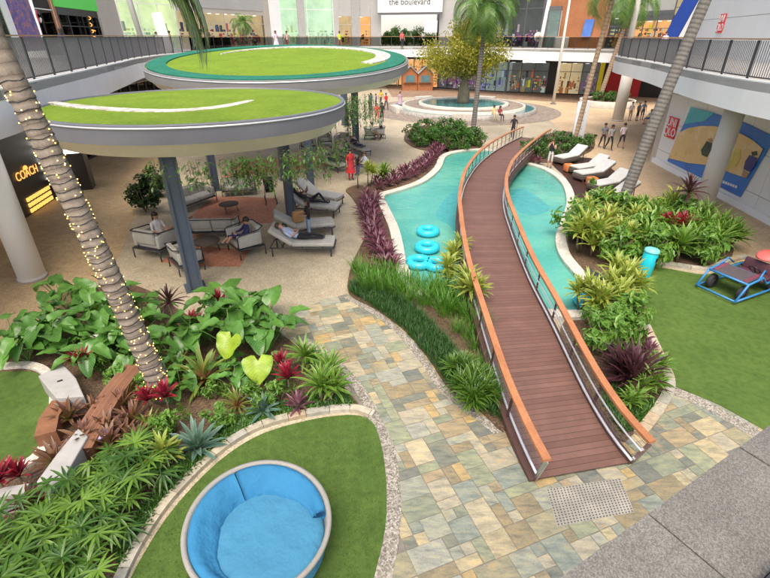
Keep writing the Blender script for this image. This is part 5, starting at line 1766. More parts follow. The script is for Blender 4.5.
cover('ground_cover', 'short green ground cover at the right foot of the bridge', pxpoly([(600, 385), (640, 395), (655, 405), (632, 432), (622, 436), (606, 410)]), 3500, G13, .14, .02, 6, e=(20, 85), segs=2)
plant('dshrub', 146, 212, 'large dark trailing bush behind the front canopy column', sc=1.15, cat='shrub')
plant('dshrub', 160, 196, 'dark bush behind the larger trailing bush near the canopy column', sc=1.0, cat='shrub')

# ------------------------------------------------------------------ palms and trees
def frond(lf, rc_, o, az, el, Ln, droop, seed, wid=.55, pairs=26, lw=.035, hang=.6):
    rr = random.Random(seed)
    h = Vector((math.cos(az), math.sin(az), 0)); side = Vector((-math.sin(az), math.cos(az), 0))
    p = Vector(o); pts = []; ds = []
    for k in range(pairs + 1):
        t = k / pairs
        e = el - droop * t ** 1.3
        d = h * math.cos(e) + Vector((0, 0, 1)) * math.sin(e)
        pts.append(p.copy()); ds.append(d)
        p = p + d * Ln / pairs
    rc_.tube(pts[::2], [max(.03 * (1 - .9 * k / len(pts[::2])), .004) for k in range(len(pts[::2]))], 5, cap=False)
    for k in range(3, pairs + 1):
        t = k / pairs
        ll = wid * (math.sin(PI * (.12 + .82 * t)) ** .6) * rr.uniform(.85, 1.1)
        for s_ in (-1, 1):
            v = (side * s_ * .85 + ds[k] * .6 + Vector((0, 0, .15 - hang * .2))).normalized()
            q = pts[k]; m_ = q + v * ll * .5; e_ = q + v * ll * .92 - Vector((0, 0, ll * hang * rr.uniform(.35, .7)))
            wv = ds[k] * lw * .5
            lf.add([q - wv * .6, q + wv * .6, m_ + wv, m_ - wv, e_ + wv * .15, e_ - wv * .15], [(0, 1, 2, 3), (3, 2, 4, 5)], [[(0, 0), (1, 0), (1, .5), (0, .5)], [(0, .5), (1, .5), (1, 1), (0, 1)]], r=rr.random())

def palm(label, base, top, r0, r1, bark, nf, FLn, mat=G16, seed=1, crown=True, droop=1.9, wid=.55, fr_range=None, group=None, swell=.0, name='palm_tree', pairs=26, lw=.04, el0=75, el1=-25):
    base = Vector(base); top = Vector(top)
    t = thing(name, label, 'palm', base, group=group)
    b = MB(); P = []; rad = []
    d = top - base
    for k in range(25):
        f = k / 24
        P.append(d * f + Vector((d.x * -.04 * math.sin(PI * f), 0, 0)))
        rad.append((r0 + (r1 - r0) * f) * (1 + swell * math.exp(-f * 18)) * (1 + .02 * math.sin(k * 5.1)))
    b.tube(P, rad, 20); b.build('trunk', bark, t)
    if crown:
        rr = random.Random(seed)
        lf = MB(); rc_ = MB()
        for k in range(nf):
            f = k / max(1, nf - 1)
            frond(lf, rc_, d + Vector((0, 0, .05)), k * 2.4 + rr.uniform(-.2, .2), R_(el0 + (el1 - el0) * f) + rr.uniform(-.1, .1), FLn * rr.uniform(.85, 1.1), droop * rr.uniform(.8, 1.15), seed * 50 + k, wid, pairs, lw)
        lf.build('crown', mat, t); rc_.build('frond_stalks', STALK, t)
    return t

pb = at(165, 397, .03)
pt = Vector((-6.55, 8.58, 8.1))
lp = palm('leaning palm trunk wound with lit fairy lights in the left bed', pb, pt, .22, .185, M['bark_brown'], 9, 3.6, seed=3, swell=.25, droop=1.0, wid=.6, el0=80, el1=45, lw=.06)
# the frond that hangs into the picture over the rear canopy
lf = MB(); rs = MB()
d0 = pt - pb
for k, (az_, el_, ln_, dr_) in enumerate(((20, 36, 4.8, 2.4), (27, 33, 4.7, 2.35), (14, 38, 4.75, 2.35), (33, 36, 4.6, 2.35), (23, 44, 4.8, 2.55), (17, 30, 4.5, 2.15))):
    frond(lf, rs, d0 + Vector((0, 0, .12)), R_(az_), R_(el_), ln_, dr_, 7 + k, .78, 60, .085, .85)
lf.build('hanging_frond', G18, lp); rs.build('frond_stalks', STALK, lp)
# fairy lights: a dark cable in turns and small warm bulbs
t = thing('fairy_lights', 'string of small warm lit bulbs wound round the leaning palm trunk', 'fairy lights', pb)
def trunk_pt(f, a, extra):
    c = d0 * f + Vector((d0.x * -.04 * math.sin(PI * f), 0, 0))
    r_ = (.22 + (.185 - .22) * f) * (1 + .25 * math.exp(-f * 18)) + extra
    return c + Vector((math.cos(a), math.sin(a), 0)) * r_
turns = 42; b = MB()
b.tube([trunk_pt(.02 + .78 * k / (turns * 14), k / 14 * 2 * PI, .012) + Vector((0, 0, .015 * math.sin(k * 1.7))) for k in range(turns * 14 + 1)], .007, 4, cap=False)
b.build('cable', M['wire'], t)
bulb = MB(); bulb.lathe([(.0001, -.012), (.009, -.007), (.0105, .002), (.007, .010), (.0001, .014)], 8)
b0 = None; rr = random.Random(5); rest = MB()
for k in range(300):
    f = .02 + .78 * (k / 300) ** 1.12
    a = rr.uniform(0, 2 * PI)
    p = trunk_pt(f, a, .02)
    facing = Vector((math.cos(a), math.sin(a))).dot(Vector((-pb.x, -pb.y)).normalized())
    if facing > .15 and k % 1 == 0 and len([1 for o in t.children if o.name.startswith('bulb')]) < 100:
        if b0 is None:
            b0 = bulb.build('bulb', M['fairy'], t); b0.location = p
        else:
            c = b0.copy(); COL.objects.link(c); c.parent = t; c.location = p
    else:
        rest.v += [(v[0] + p.x, v[1] + p.y, v[2] + p.z) for v in bulb.v]
        o_ = len(rest.v) - len(bulb.v)
        rest.f += [tuple(i + o_ for i in f_) for f_ in bulb.f]; rest.uv += bulb.uv; rest.m += bulb.m; rest.r += bulb.r; rest.sm += bulb.sm
o = rest.build('bulbs', M['fairy'], t); o['kind'] = 'stuff'

palm('slender palm with a drooping green crown in front of the bottle tree', (6.76, 37.3, .03), (6.95, 37.2, 8.9), .20, .13, M['bark_grey'], 26, 3.2, seed=5, droop=2.3, wid=.85, lw=.075, pairs=34)
palm('palm with a thin tan trunk beside the white banner', (14.7, 37.3, .03), (15.6, 37.3, 10.3), .20, .14, M['bark_tan'], 20, 3.3, seed=6, droop=2.1, wid=.85, lw=.07, pairs=32)
palm('palm with a tan trunk rising from the far round planter', (24.9, 58.2, .4), (26.3, 57.6, 10.6), .26, .2, M['bark_tan'], 22, 4.0, seed=7, droop=2.1, wid=1.05, lw=.09, pairs=32)
palm('thick grey ringed palm trunk leaning right beside the right loungers', at(622, 204, .03), (13.1, 22.0, 9.6), .265, .21, M['bark_grey'], 14, 3.6, seed=8, droop=1.7, wid=.7, el0=80, el1=30, lw=.05)
palm('short dark potted palm on the upper gallery by the warm shop', (*(U(246) + Vector((1.0, -5))), FL), (*(U(246) + Vector((1.1, -5.2))), 8.6), .12, .1, M['bark_brown'], 20, 2.0, seed=9, droop=2.0, wid=.6, lw=.06, name='potted_palm')

# bottle tree in the fountain
t = thing('bottle_tree', 'bottle tree with a swollen grey trunk and airy yellow green crown in the fountain', 'tree', FC + Vector((0, 0, .55)))
b = MB()
b.lathe([(.62, 0), (.66, .4), (.66, .9), (.58, 1.5), (.42, 2.1), (.32, 2.6), (.26, 3.1), (.2, 3.8), (.0001, 4.0)], 20)
b.build('trunk', M['bark_tree'], t)
rr = random.Random(4); b = MB(); tips = []
for k in range(15):
    a = k * 2.4; e = R_(rr.uniform(12, 80)); z0 = rr.uniform(2.2, 3.5); L_ = rr.uniform(2.6, 4.0)
    P = [Vector((0, 0, z0))]; d = Vector((math.cos(a) * math.cos(e), math.sin(a) * math.cos(e), math.sin(e)))
    for q in range(5):
        d = (d + Vector((rr.uniform(-.2, .2), rr.uniform(-.2, .2), .06))).normalized(); P.append(P[-1] + d * L_ / 5)
        if q > 0:
            dd = (d + Vector((rr.uniform(-1, 1), rr.uniform(-1, 1), rr.uniform(-.3, .5)))).normalized()
            P2 = [P[-1], P[-1] + dd * .7, P[-1] + dd * 1.3 + Vector((0, 0, .1))]
            b.tube(P2, [.045, .03, .012], 5, cap=False); tips += P2[1:]
    b.tube(P, [.13, .10, .08, .06, .045, .02], 6, cap=False); tips += P[2:]
b.build('branches', M['bark_tree'], t)
lf = MB()
for k, p in enumerate(tips):
    for q in range(rr.randint(60, 120)):
        v = Vector((rr.gauss(0, .50), rr.gauss(0, .50), rr.gauss(0, .48)))
        c = p + v; n_ = Vector((rr.uniform(-1, 1), rr.uniform(-1, 1), rr.uniform(-.4, 1))).normalized(); a_ = n_.orthogonal().normalized(); a_ = Matrix.Rotation(rr.uniform(0, 6), 3, n_) @ a_; bb = n_.cross(a_); s_ = rr.uniform(.10, .2)
        lf.add([c - a_ * s_, c + bb * s_ * .4, c + a_ * s_, c - bb * s_ * .4], [(0, 1, 2, 3)], r=min(1, max(0, rr.gauss(.5 + .12 * math.sin(k), .25))))
lf.build('crown', G17, t)

# planting seen on the upper court and in the far planter
t = thing('round_planter', 'low round white planter with dark foliage at the foot of the far palm', 'planter', (*a2(606, 106), 0))
b = MB(); b.lathe([(2.9, 0), (3.0, .75), (2.75, .75), (2.75, .6)], 40, caps=False); b.build('planter_wall', M['coping'], t)
b = MB(); b.lathe([(.0001, .62), (2.76, .62)], 40, caps=False); b.build('soil', M['soil'], t)
pp = Vector((*a2(606, 106), .6))
for k in range(9):
    a = k * 2.4; r_ = 2.2 * math.sqrt((k + .5) / 9)
    plant('shrub', 0, 0, 'dark low bush in the round white planter under the far palm', 'bushes in the far round planter', 1.15, loc=pp + Vector((r_ * math.cos(a), r_ * math.sin(a), 0)), cat='shrub')
mdl = (U(381) + U(420)) / 2
for k in range(7):
    p = U(383 + k * 8) + Vector((0, 2.2 + (k % 2)))
    plant('shrub', 0, 0, 'green bush in the daylight court under the name board', 'bushes under the name board', 2.2 + .5 * (k % 3), loc=(p.x, p.y, FL), cat='shrub')
# plants hanging from the canopy edges
def hanging(px, py, z, Ln, n, label, seed, Rr=.45):
    p = at(px, py, z); rr = random.Random(seed); lf = MB(); st = MB()
    for k in range(n):
        a = rr.uniform(0, 6.28); r_ = Rr * math.sqrt(rr.random()); ll = Ln * rr.uniform(.45, 1.0)
        x, y = r_ * math.cos(a), r_ * math.sin(a)
        P = [(x, y, 0), (x * 1.2, y * 1.2, -ll * .5), (x * 1.15 + .04, y * 1.15, -ll)]
        st.tube(P, .006, 4, cap=False)
        for q in range(int(ll / .05)):
            c = Vector((x * 1.18 + rr.uniform(-.06, .06), y * 1.18 + rr.uniform(-.06, .06), -q * .05))
            leaf(lf, c, rr.uniform(0, 6.28), R_(rr.uniform(-50, 20)), .15, .055, .8, rr.random(), 2, .1)
    t = bpy.data.objects.new('hanging_plant', None); COL.objects.link(t); t.location = p
    lf.build('foliage', G13, t); st.build('stem', STEM, t)
    tag(t, label, 'plant', 'plants hanging under the canopies')
for k, q in enumerate([(236, 160), (262, 158), (285, 155), (250, 157), (318, 148), (300, 152), (222, 162), (330, 140)]):
    hanging(q[0], q[1], 4.25, .95, 12, 'trailing green plant hanging under the right half of the front canopy', 60 + k)
for k, q in enumerate([(155, 163), (184, 162)]):
    hanging(q[0], q[1], 4.25, .8, 7, 'thin trailing vine hanging beside the near canopy column', 80 + k, .3)
for k, q in enumerate([(352, 98), (366, 95), (340, 102), (360, 104)]):
    hanging(q[0], q[1], 4.9, 1.3, 14, 'trailing green plant hanging under the rear canopy', 90 + k, .6)

# flagpole
fp = at(553, 104, 0)
t = thing('flagpole', 'slim cream flagpole standing on the plaza before the rear shops', 'pole', fp)
b = MB(); b.tube([(0, 0, 0), (0, 0, 6), (0, 0, 15)], [.17, .15, .09], 12); b.build('pole', M['cream_col'], t)
b = MB(); b.lathe([(.34, 0), (.34, .06), (.2, .1)], 16); b.build('base_plate', M['mid_metal'], t)
gp = at(146, 54, FL)
t = thing('steel_pole', 'slim grey pole on the left gallery in front of the green glass', 'pole', gp)
b = MB(); b.tube([(0, 0, 0), (-.9, .2, 8)], [.22, .22], 12); b.build('pole', M['grey_wall'], t)
b = MB(); b.lathe([(.4, 0), (.4, .05), (.24, .07)], 16); b.build('base_plate', M['mid_metal'], t)
# white banner stand by the palm
bp_ = at(577, 140, 0)
t = thing('banner_stand', 'tall white upright banner stand on the right promenade', 'sign', bp_, .1)
b = MB(); b.rbox((0, 0, 1.45), (.95, .12, 2.7), .03); b.build('panel', plain('banner_white', (.72, .76, .78), .4, .05, 1.5), t)
b = MB(); b.box((0, 0, .05), (1.1, .5, .1)); b.build('base', M['mid_metal'], t)
b = MB()
for k in range(9): b.box((.02 * (k % 3), -.064, 2.45 - k * .2), (.12 + .1 * ((k * 7) % 3), .006, .09))
b.build('printed_marks', plain('banner_print', (.35, .50, .60), .5, .1, 3), t)

# ------------------------------------------------------------------ furniture
def mk_lounger(mats, back=35, name='sun_lounger'):
    """head end towards -y, foot end +y"""
    cu, fr = mats
    t = bpy.data.objects.new(name, None); COL.objects.link(t)
    b = MB(); b.rbox((0, .42, .37), (.68, 1.25, .12), .035); b.build('seat_cushion', cu, t)
    a = R_(back)
    X = Matrix.Rotation(-a, 3, 'X')
    c = Vector((0, -.20, .37)) + X @ Vector((0, -.40, 0))
    b = MB(); b.rbox(c, (.68, .80, .12), .035, M=X); b.build('back_cushion', cu, t)
    b = MB()
    b.tube([(-.34, -.85, .28), (.34, -.85, .28), (.36, -.7, .28), (.36, 1.0, .28), (.30, 1.05, .28), (-.30, 1.05, .28), (-.36, 1.0, .28), (-.36, -.7, .28)], .022, 6, closed=True)
    for y in (-.5, .1, .7): b.box((0, y, .285), (.70, .05, .02))
    for s_ in (-1, 1): b.tube([(s_ * .33, -.45, .29), Vector((s_ * .33, -.2, .33)) + X @ Vector((0, -.5, -.02))], .015, 5)
    b.build('frame', fr, t)
    for x, y in ((-.33, -.8), (.33, -.8), (-.33, .95), (.33, .95)):
        b = MB(); b.tube([(x, y, 0), (x, y, .28)], .022, 6); b.build('leg', fr, t)
    return t
def mk_wicker_lounger():
    t = bpy.data.objects.new('sun_lounger', None); COL.objects.link(t)
    b = MB(); b.rbox((0, .42, .40), (.70, 1.3, .10), .03); b.build('seat_cushion', M['cushion_w'], t)
    X = Matrix.Rotation(-R_(32), 3, 'X'); c = Vector((0, -.22, .40)) + X @ Vector((0, -.42, 0))
    b = MB(); b.rbox(c, (.70, .84, .10), .03, M=X); b.build('back_cushion', M['cushion_w'], t)
    b = MB(); b.rbox((0, .35, .22), (.74, 1.5, .22), .04); b.rbox(c - Vector((0, 0, .09)), (.72, .84, .05), .02, M=X); b.build('base', M['wicker'], t)
    for x, y in ((-.3, -.75), (.3, -.75)):
        b = MB(); b.tube([(x, y, 0), (x, y + .05, .62)], .02, 6); b.build('leg', M['wicker'], t)
    for x, y in ((-.3, -.25), (.3, -.25), (-.3, .95), (.3, .95)):
        b = MB(); b.box((x, y, .055), (.07, .07, .11)); b.build('leg', M['wicker'], t)
    return t
def mk_sofa(W, name):
    """open towards -y; tub back with dark tube frame"""
    t = bpy.data.objects.new(name, None); COL.objects.link(t)
    n_ = max(1, round(W / .8))
    for k in range(n_):
        ww = (W - .2) / n_
        b = MB(); b.rbox((-W / 2 + .1 + ww * (k + .5), -.04, .38), (ww - .01, .66, .16), .045); b.build('seat_cushion', M['cushion'], t)
        b = MB(); b.rbox((-W / 2 + .1 + ww * (k + .5), .30, .62), (ww - .01, .15, .40), .05, M=Matrix.Rotation(-.15, 3, 'X')); b.build('back_cushion', M['cushion'], t)
    for s_ in (-1, 1):
        b = MB(); b.rbox((s_ * (W / 2 - .05), -.02, .50), (.10, .70, .36), .035); b.build('arm_cushion', M['cushion'], t)
    b = MB()
    w2, z = W / 2 + .02, .70
    b.tube([(-w2, -.38, .30), (-w2, -.38, z - .06), (-w2, -.30, z), (-w2, .25, z + .06), (-w2 + .12, .42, z + .1), (w2 - .12, .42, z + .1), (w2, .25, z + .06), (w2, -.30, z), (w2, -.38, z - .06), (w2, -.38, .30)], .018, 6)
    b.tube([(-w2, -.38, .28), (w2, -.38, .28), (w2, .38, .28), (-w2, .38, .28)], .018, 6, closed=True)
    b.box((0, 0, .29), (W, .7, .02))
    b.build('frame', M['dark_metal'], t)
    for x, y in ((-w2, -.36), (w2, -.36), (-w2, .38), (w2, .38)):
        b = MB(); b.tube([(x, y, 0), (x, y, .28)], .018, 6); b.build('leg', M['dark_metal'], t)
    return t
def mk_table(r=.42, h=.38):
    t = bpy.data.objects.new('coffee_table', None); COL.objects.link(t)
    b = MB(); b.lathe([(r - .02, h - .03), (r, h - .02), (r, h), (.0001, h + .004)], 28); b.build('tabletop', M['wicker'], t)
    for k in range(3):
        a = k * 2.094 + .4
        b = MB(); b.tube([(math.cos(a) * r * .85, math.sin(a) * r * .85, 0), (math.cos(a) * r * .7, math.sin(a) * r * .7, h - .03)], .014, 5); b.build('leg', M['dark_metal'], t)
    return t
def placer(src):
    state = [False]
    def f(p, rz, label, cat, group=None, sc=1.0):
        if not state[0]:
            state[0] = True; KIDS[src.name] = kids(src); o = src
            o.location = p; o.rotation_euler = (0, 0, rz); o.scale = (sc,) * 3
        else:
            o = dup(src, p, rz, sc=sc)
        return tag(o, label, cat, group)
    return f
PL = placer(mk_lounger((M['cushion'], M['dark_metal'])))
PW = placer(mk_wicker_lounger())
PS = placer(mk_sofa(1.7, 'sofa')); PA = placer(mk_sofa(.86, 'armchair')); PT = placer(mk_table())
gl_ = 'grey loungers under and beside the canopies'
def lrot(foot, head):
    f, h = Vector(a2(*foot)), Vector(a2(*head)); d = f - h
    return (h + d * .42), math.atan2(d.y, d.x) - PI / 2
LNG = []
for foot, head, lab in [((328, 252), (282, 252), 'nearest grey lounger with a person lying in a pale blue shirt'), ((328, 232), (284, 236), 'grey lounger with a tan bag behind the nearest one'), ((334, 215), (297, 212), 'grey lounger with a dark dressed person lying in the middle of the row'), ((338, 206), (304, 200), 'empty grey lounger at the far end of the row of four'),
                        ((346, 173), (322, 166), 'grey lounger with a navy dressed person below the rear canopy'), ((372, 158), (348, 150), 'grey lounger with a dark dressed person beside the rear canopy column'), ((356, 164), (336, 157), 'grey lounger between the two occupied ones by the rear canopy')]:
    c, rz = lrot(foot, head); LNG.append((c, rz))
    PL((c.x, c.y, 0), rz, lab, 'lounger', gl_, 1.22 if foot[1] > 200 else 1.1)
gw = 'white loungers on the pool deck'
for foot, head, lab in [((555, 165), (580, 160), 'white lounger farthest back beside the woman by the pool'), ((572, 175), (600, 171), 'white lounger second from the back next to an orange table'), ((575, 181), (606, 177), 'white lounger third from the back between two orange tables'), ((588, 193), (622, 187), 'white lounger nearest the grey palm with an orange table beside it'), ((592, 203), (628, 199), 'white lounger half hidden by plants in front of the grey palm')]:
    c, rz = lrot(foot, head)
    PW((c.x, c.y, 0), rz, lab, 'lounger', gw, 1.12)
for q, lab in (((568, 172), 'orange side table between the back loungers on the pool deck'), ((591, 186), 'orange side table with a small plant between the front loungers')):
    p = at(*q, 0)
    t = thing('side_table', lab, 'table', p, .2, 'orange side tables on the pool deck')
    b = MB(); b.rbox((0, 0, .27), (.48, .48, .42), .05); b.build('body', M['orange_cush'], t)
    b = MB(); b.box((0, 0, .03), (.4, .4, .06)); b.build('plinth', M['dark_metal'], t)
p = at(591, 186, .48)
plant('yshrub', 0, 0, 'small green plant standing on the orange side table', sc=.45, loc=p)

PS((*a2(216, 236), 0), R_(184), 'grey two-seat sofa facing the near coffee table with its back to the far seats', 'sofa', None, 1.05)
PS((*a2(196, 206), 0), R_(62), 'grey sofa with belongings at the left edge of the terracotta paving', 'sofa', None, 1.1)
PS((*a2(240, 194), 0), R_(14), 'grey two-seat sofa beyond the round coffee table', 'sofa', None, .95)
PA((*a2(159, 254), 0), R_(160), 'grey armchair holding a seated woman left of the near canopy column', 'armchair', None, 1.35)
PA((*a2(188, 268), 0), R_(-50 + 180), 'grey armchair half behind the foot of the near canopy column', 'armchair', None, 1.15)
PA((*a2(247, 252), 0), R_(-52), 'grey armchair with a navy dressed person curled in it', 'armchair', None, 1.3)
for q, rz, lab in [((308, 150), 20, 'dark framed armchair deep under the rear canopy, left one'), ((325, 145), 10, 'dark framed armchair deep under the rear canopy with its back to the column'), ((343, 146), -20, 'dark framed armchair right of the column under the rear canopy'), ((370, 139), 90, 'armchair with a person in white sitting in it beyond the loungers'), ((379, 138), -80, 'timber topped armchair facing the person in white')]:
    PA((*a2(*q), 0), R_(rz), lab, 'armchair', 'armchairs around the rear canopy', 1.1)
PT((*a2(230, 212), 0), 0, 'dark round coffee table on the terracotta paving', 'table', None, 1.05)
PT((*a2(208, 252), 0), 0, 'dark round coffee table beside the near canopy column', 'table', None, 1.2)
PT((*a2(335, 152), 0), 0, 'small dark table among the seats under the rear canopy', 'table', None, .9)

# stroller
t = thing('stroller', 'black folding stroller parked on the terracotta paving', 'stroller', at(271, 202, 0), .3)
b = MB(); X = Matrix.Rotation(-.5, 3, 'X'); b.rbox((0, .05, .55), (.42, .38, .07), .03); b.rbox((0, .26, .82), (.42, .08, .52), .03, M=X); b.build('seat', M['dark'], t)
b = MB(); P_ = [(-.24, .34 - .36 * math.sin(a), .84 + .32 * math.cos(a)) for a in [k * .28 for k in range(6)]]
b.add([v for v in P_] + [(-v[0], v[1], v[2]) for v in P_], [(k, k + 1, 7 + k, 6 + k) for k in range(5)]); b.build('hood', M['dark'], t)
b = MB()
for s_ in (-1, 1):
    b.tube([(s_ * .24, -.40, .12), (s_ * .24, .12, .55), (s_ * .24, .52, 1.05)], .014, 5); b.tube([(s_ * .24, .40, .12), (s_ * .24, .05, .55)], .014, 5)
b.tube([(-.24, .52, 1.05), (.24, .52, 1.05)], .018, 6); b.build('frame', M['mid_metal'], t)
for x, y in ((-.25, -.40), (.25, -.40), (-.25, .40), (.25, .40)):
    b = MB(); b.lathe([(.03, -.02), (.12, -.018), (.12, .018), (.03, .02)], 14); o = b.build('wheel', M['tread'], t); o.location = (x, y, .12); o.rotation_euler = (0, PI / 2, 0)
# tan bag
t = thing('tote_bag', 'tan bag propped on the second grey lounger', 'bag', (*(LNG[1][0] + Vector((-.12, -.02))), .53), .5)
b = MB(); b.rbox((0, 0, .24), (.46, .2, .46), .06); b.build('body', plain('tan_bag', (.42, .23, .09), .7, .15, 5), t)
b = MB(); b.tube([(-.13, 0, .44), (-.1, 0, .6), (.1, 0, .6), (.13, 0, .44)], .012, 5); b.build('handle', plain('tan_strap', (.28, .14, .06), .7, .1, 5), t)

# swim rings
def ring_mesh(R0, r0): 
    b = MB(); b.tube([(R0 * math.cos(2 * PI * k / 32), R0 * math.sin(2 * PI * k / 32), 0) for k in range(32)], r0, 14, closed=True); return b
for q, lab in [((428, 231), 'turquoise swim ring floating farthest from the grass'), ((427, 247), 'turquoise swim ring in the middle of the floating group'), ((419, 262), 'turquoise swim ring nearest the bromeliads'), ((437, 264), 'turquoise swim ring nearest the bridge rail'), ((589, 300), 'turquoise swim ring at the right end of the pool under the plants')]:
    p = at(*q, .16); t = thing('swim_ring', lab, 'swim ring', p, PRND.uniform(0, 6), 'swim rings on the water')
    ring_mesh(.34, .14).build('ring', M['cyan_tube'], t)
    for s_ in (-1, 1): b = MB(); b.box((s_ * .34, 0, .13), (.10, .05, .03)); b.build('handle', M['cyan'], t)

# turquoise bin leaning on the lawn
t = thing('litter_bin', 'bright turquoise cylindrical bin with a pale domed lid on the right lawn', 'bin', at(643, 276, .03), .4)
b = MB(); b.lathe([(.20, 0), (.215, .03), (.225, .5), (.225, .88), (.215, .90)], 28); b.build('body', M['cyan'], t)
b = MB(); b.lathe([(.236, .86), (.24, .90), (.22, .97), (.16, 1.0), (.0001, 1.01)], 28); b.build('lid', plain('bin_lid', (.20, .66, .70), .3, .05, 4), t)
b = MB(); b.box((.10, -.19, .66), (.17, .09, .12), .45); b.build('slot', M['dark'], t)
t.rotation_euler = (0, .09, .4)
# dark drain cover
p = at(590, 277, .05); t = thing('drain_cover', 'dark square cover lying on the soil between pool and lawn', 'cover', p, .5)
b = MB(); b.box((0, 0, .05), (.8, .7, .08)); b.build('plate', M['mulch_dark'], t)
b = MB(); b.box((.2, .1, .095), (.12, .04, .012)); b.build('handle', M['mid_metal'], t)

# ride-on toy buggy
t = thing('toy_buggy', 'blue tube framed ride-on buggy with red seat on the right lawn', 'ride-on toy', (11.25, 13.05, .03), R_(205)); t.scale = (1.15, 1.15, 1.15)
b = MB()   # tube frame: front is +x... long axis x
W2, zf = .52, .10
b.tube([(1.05, -W2, zf), (1.05, W2, zf), (-.95, W2, zf + .02), (-.95, -W2, zf + .02)], .032, 8, closed=True)
for s_ in (-1, 1):
    b.tube([(1.05, s_ * W2, zf), (.72, s_ * W2, .52), (.15, s_ * W2, .60), (-.10, s_ * W2, .38), (-.75, s_ * W2, .42), (-.95, s_ * W2, .12)], .030, 8)
    b.tube([(.35, s_ * W2, .56), (.1, s_ * (W2 - .05), .78), (-.15, s_ * (W2 - .1), .60)], .022, 6)
b.tube([(.72, -W2, .52), (.72, W2, .52)], .030, 8); b.tube([(.15, -W2, .60), (.15, W2, .60)], .028, 8); b.tube([(-.75, -W2, .42), (-.75, W2, .42)], .028, 8)
b.build('frame', M['blue_metal'], t)
b = MB(); X = Matrix.Rotation(.13, 3, 'Y'); b.rbox((.43, 0, .575), (.56, .94, .04), .015, M=X); b.build('hood', plain('hood_mesh', (.085, .07, .075), .6, .15, 14), t)
b = MB()
for s_ in (-1, 1): b.rbox((.43, s_ * .40, .60), (.54, .10, .02), .008, M=X)
b.build('hood_stripe', plain('hood_red', (.18, .05, .08), .5, .1, 4), t)
b = MB(); b.rbox((-.40, -.22, .34), (.46, .36, .12), .04); b.rbox((-.40, .22, .34), (.46, .36, .12), .04); b.rbox((-.66, 0, .52), (.10, .84, .34), .04, M=Matrix.Rotation(-.2, 3, 'Y')); b.build('seat', plain('toy_seat', (.10, .035, .05), .5, .1, 4), t)
b = MB(); b.lathe([(.02, -.05), (.22, -.045), (.27, -.01), (.25, .03), (.0001, .05)], 24); o = b.build('headrest', plain('headrest_coral', (.62, .14, .12), .5, .08, 4), t); o.location = (-.78, .02, .86); o.rotation_euler = (0, .35, 0)
b = MB(); b.tube([(.14 * math.cos(2 * PI * k / 20), .14 * math.sin(2 * PI * k / 20), 0) for k in range(20)], .016, 6, closed=True); b.tube([(0, 0, 0), (0, 0, -.25)], .014, 6); b.box((0, 0, 0), (.27, .03, .015)); o = b.build('steering_wheel', M['dark'], t); o.location = (.02, .2, .68); o.rotation_euler = (0, -.8, 0)
for x, y in ((.62, -.40), (.62, .40), (-.66, -.44), (-.66, .44)):
    b = MB(); b.lathe([(.09, -.06), (.17, -.065), (.20, -.04), (.20, .04), (.17, .065), (.09, .06)], 22, caps=False); o = b.build('wheel', M['tread'], t); o.location = (x, y, .20); o.rotation_euler = (PI / 2, 0, 0)
    b = MB(); b.lathe([(.0001, -.03), (.10, -.05), (.10, .05), (.0001, .03)], 16); b.build('hub', M['mid_metal'], o)

# round blue daybed
Dc = at(260, 529, .55)
t = thing('daybed', 'big round blue cushioned daybed in a pale woven shell on the front lawn', 'daybed', (Dc.x, Dc.y, .03), R_(132))
R0 = 1.06           # +x of this thing is the high back
def rimz(a): return .58 + .21 * (.5 + .5 * math.cos(a)) ** 1.1
n_ = 72
b = MB(); rings = []
vs = []
for k in range(n_):
    a = 2 * PI * k / n_; z = rimz(a)
    for rr_, zz in ((.86, 0.0), (.93, z * .35), (R0 - .02, z - .10), (R0 + .025, z - .02), (R0 + .02, z + .02), (R0 - .02, z + .03), (R0 - .05, z + .01), (R0 - .07, z - .10), (.9, .25)):
        vs.append((rr_ * math.cos(a), rr_ * math.sin(a), zz))
m_ = 9
b.add(vs, [(k * m_ + i, ((k + 1) % n_) * m_ + i, ((k + 1) % n_) * m_ + i + 1, k * m_ + i + 1) for k in range(n_) for i in range(m_ - 1)], smooth=True)
b.build('shell', M['daybed_shell'], t)
b = MB(); vs = []; n_ = 64
prof = [(.0001, .53), (.45, .545), (.76, .535), (.84, .51), (.88, .46), (.88, .25)]
b.lathe(prof, n_, (-.155, 0, 0), caps=False); b.build('seat_cushion', M['daybed2'], t)
def backcush(a0, a1, name):
    b = MB(); vs = []; N_ = 26
    for k in range(N_ + 1):
        f = k / N_; a = R_(a0 + (a1 - a0) * f); z = rimz(a)
        endr = 1 - .35 * (abs(2 * f - 1) ** 14)
        puck = 1 + .012 * math.sin(f * 40) + .008 * math.sin(f * 71)
        thick = (.44 if abs(a) < 1.2 else .44 - .26 * min(1, (abs(a) - 1.2) / 1.1)) * puck
        ro = R0 - .045
        pr_ = [(ro - .03, .30), (ro, z - .10), (ro - .03, z + .02 * endr), (ro - .10, z + .035 * endr), (ro - .17, z + .0), (ro - .27 * thick / .4, z - .08), (ro - thick * .85, .60 * puck), (ro - thick, .53), (ro - thick, .34)]
        for r_, z_ in pr_: vs.append((r_ * math.cos(a), r_ * math.sin(a), z_))
    m_ = 9
    fs = [(k * m_ + i, k * m_ + i + 1, (k + 1) * m_ + i + 1, (k + 1) * m_ + i) for k in range(N_) for i in range(m_ - 1)]
    fs += [tuple(range(m_)), tuple(reversed(range(N_ * m_, N_ * m_ + m_)))]
    b.add(vs, fs, smooth=True); b.build(name, M['daybed'], t)
backcush(-120, -6.4, 'back_cushion'); backcush(-5.6, 120, 'back_cushion')

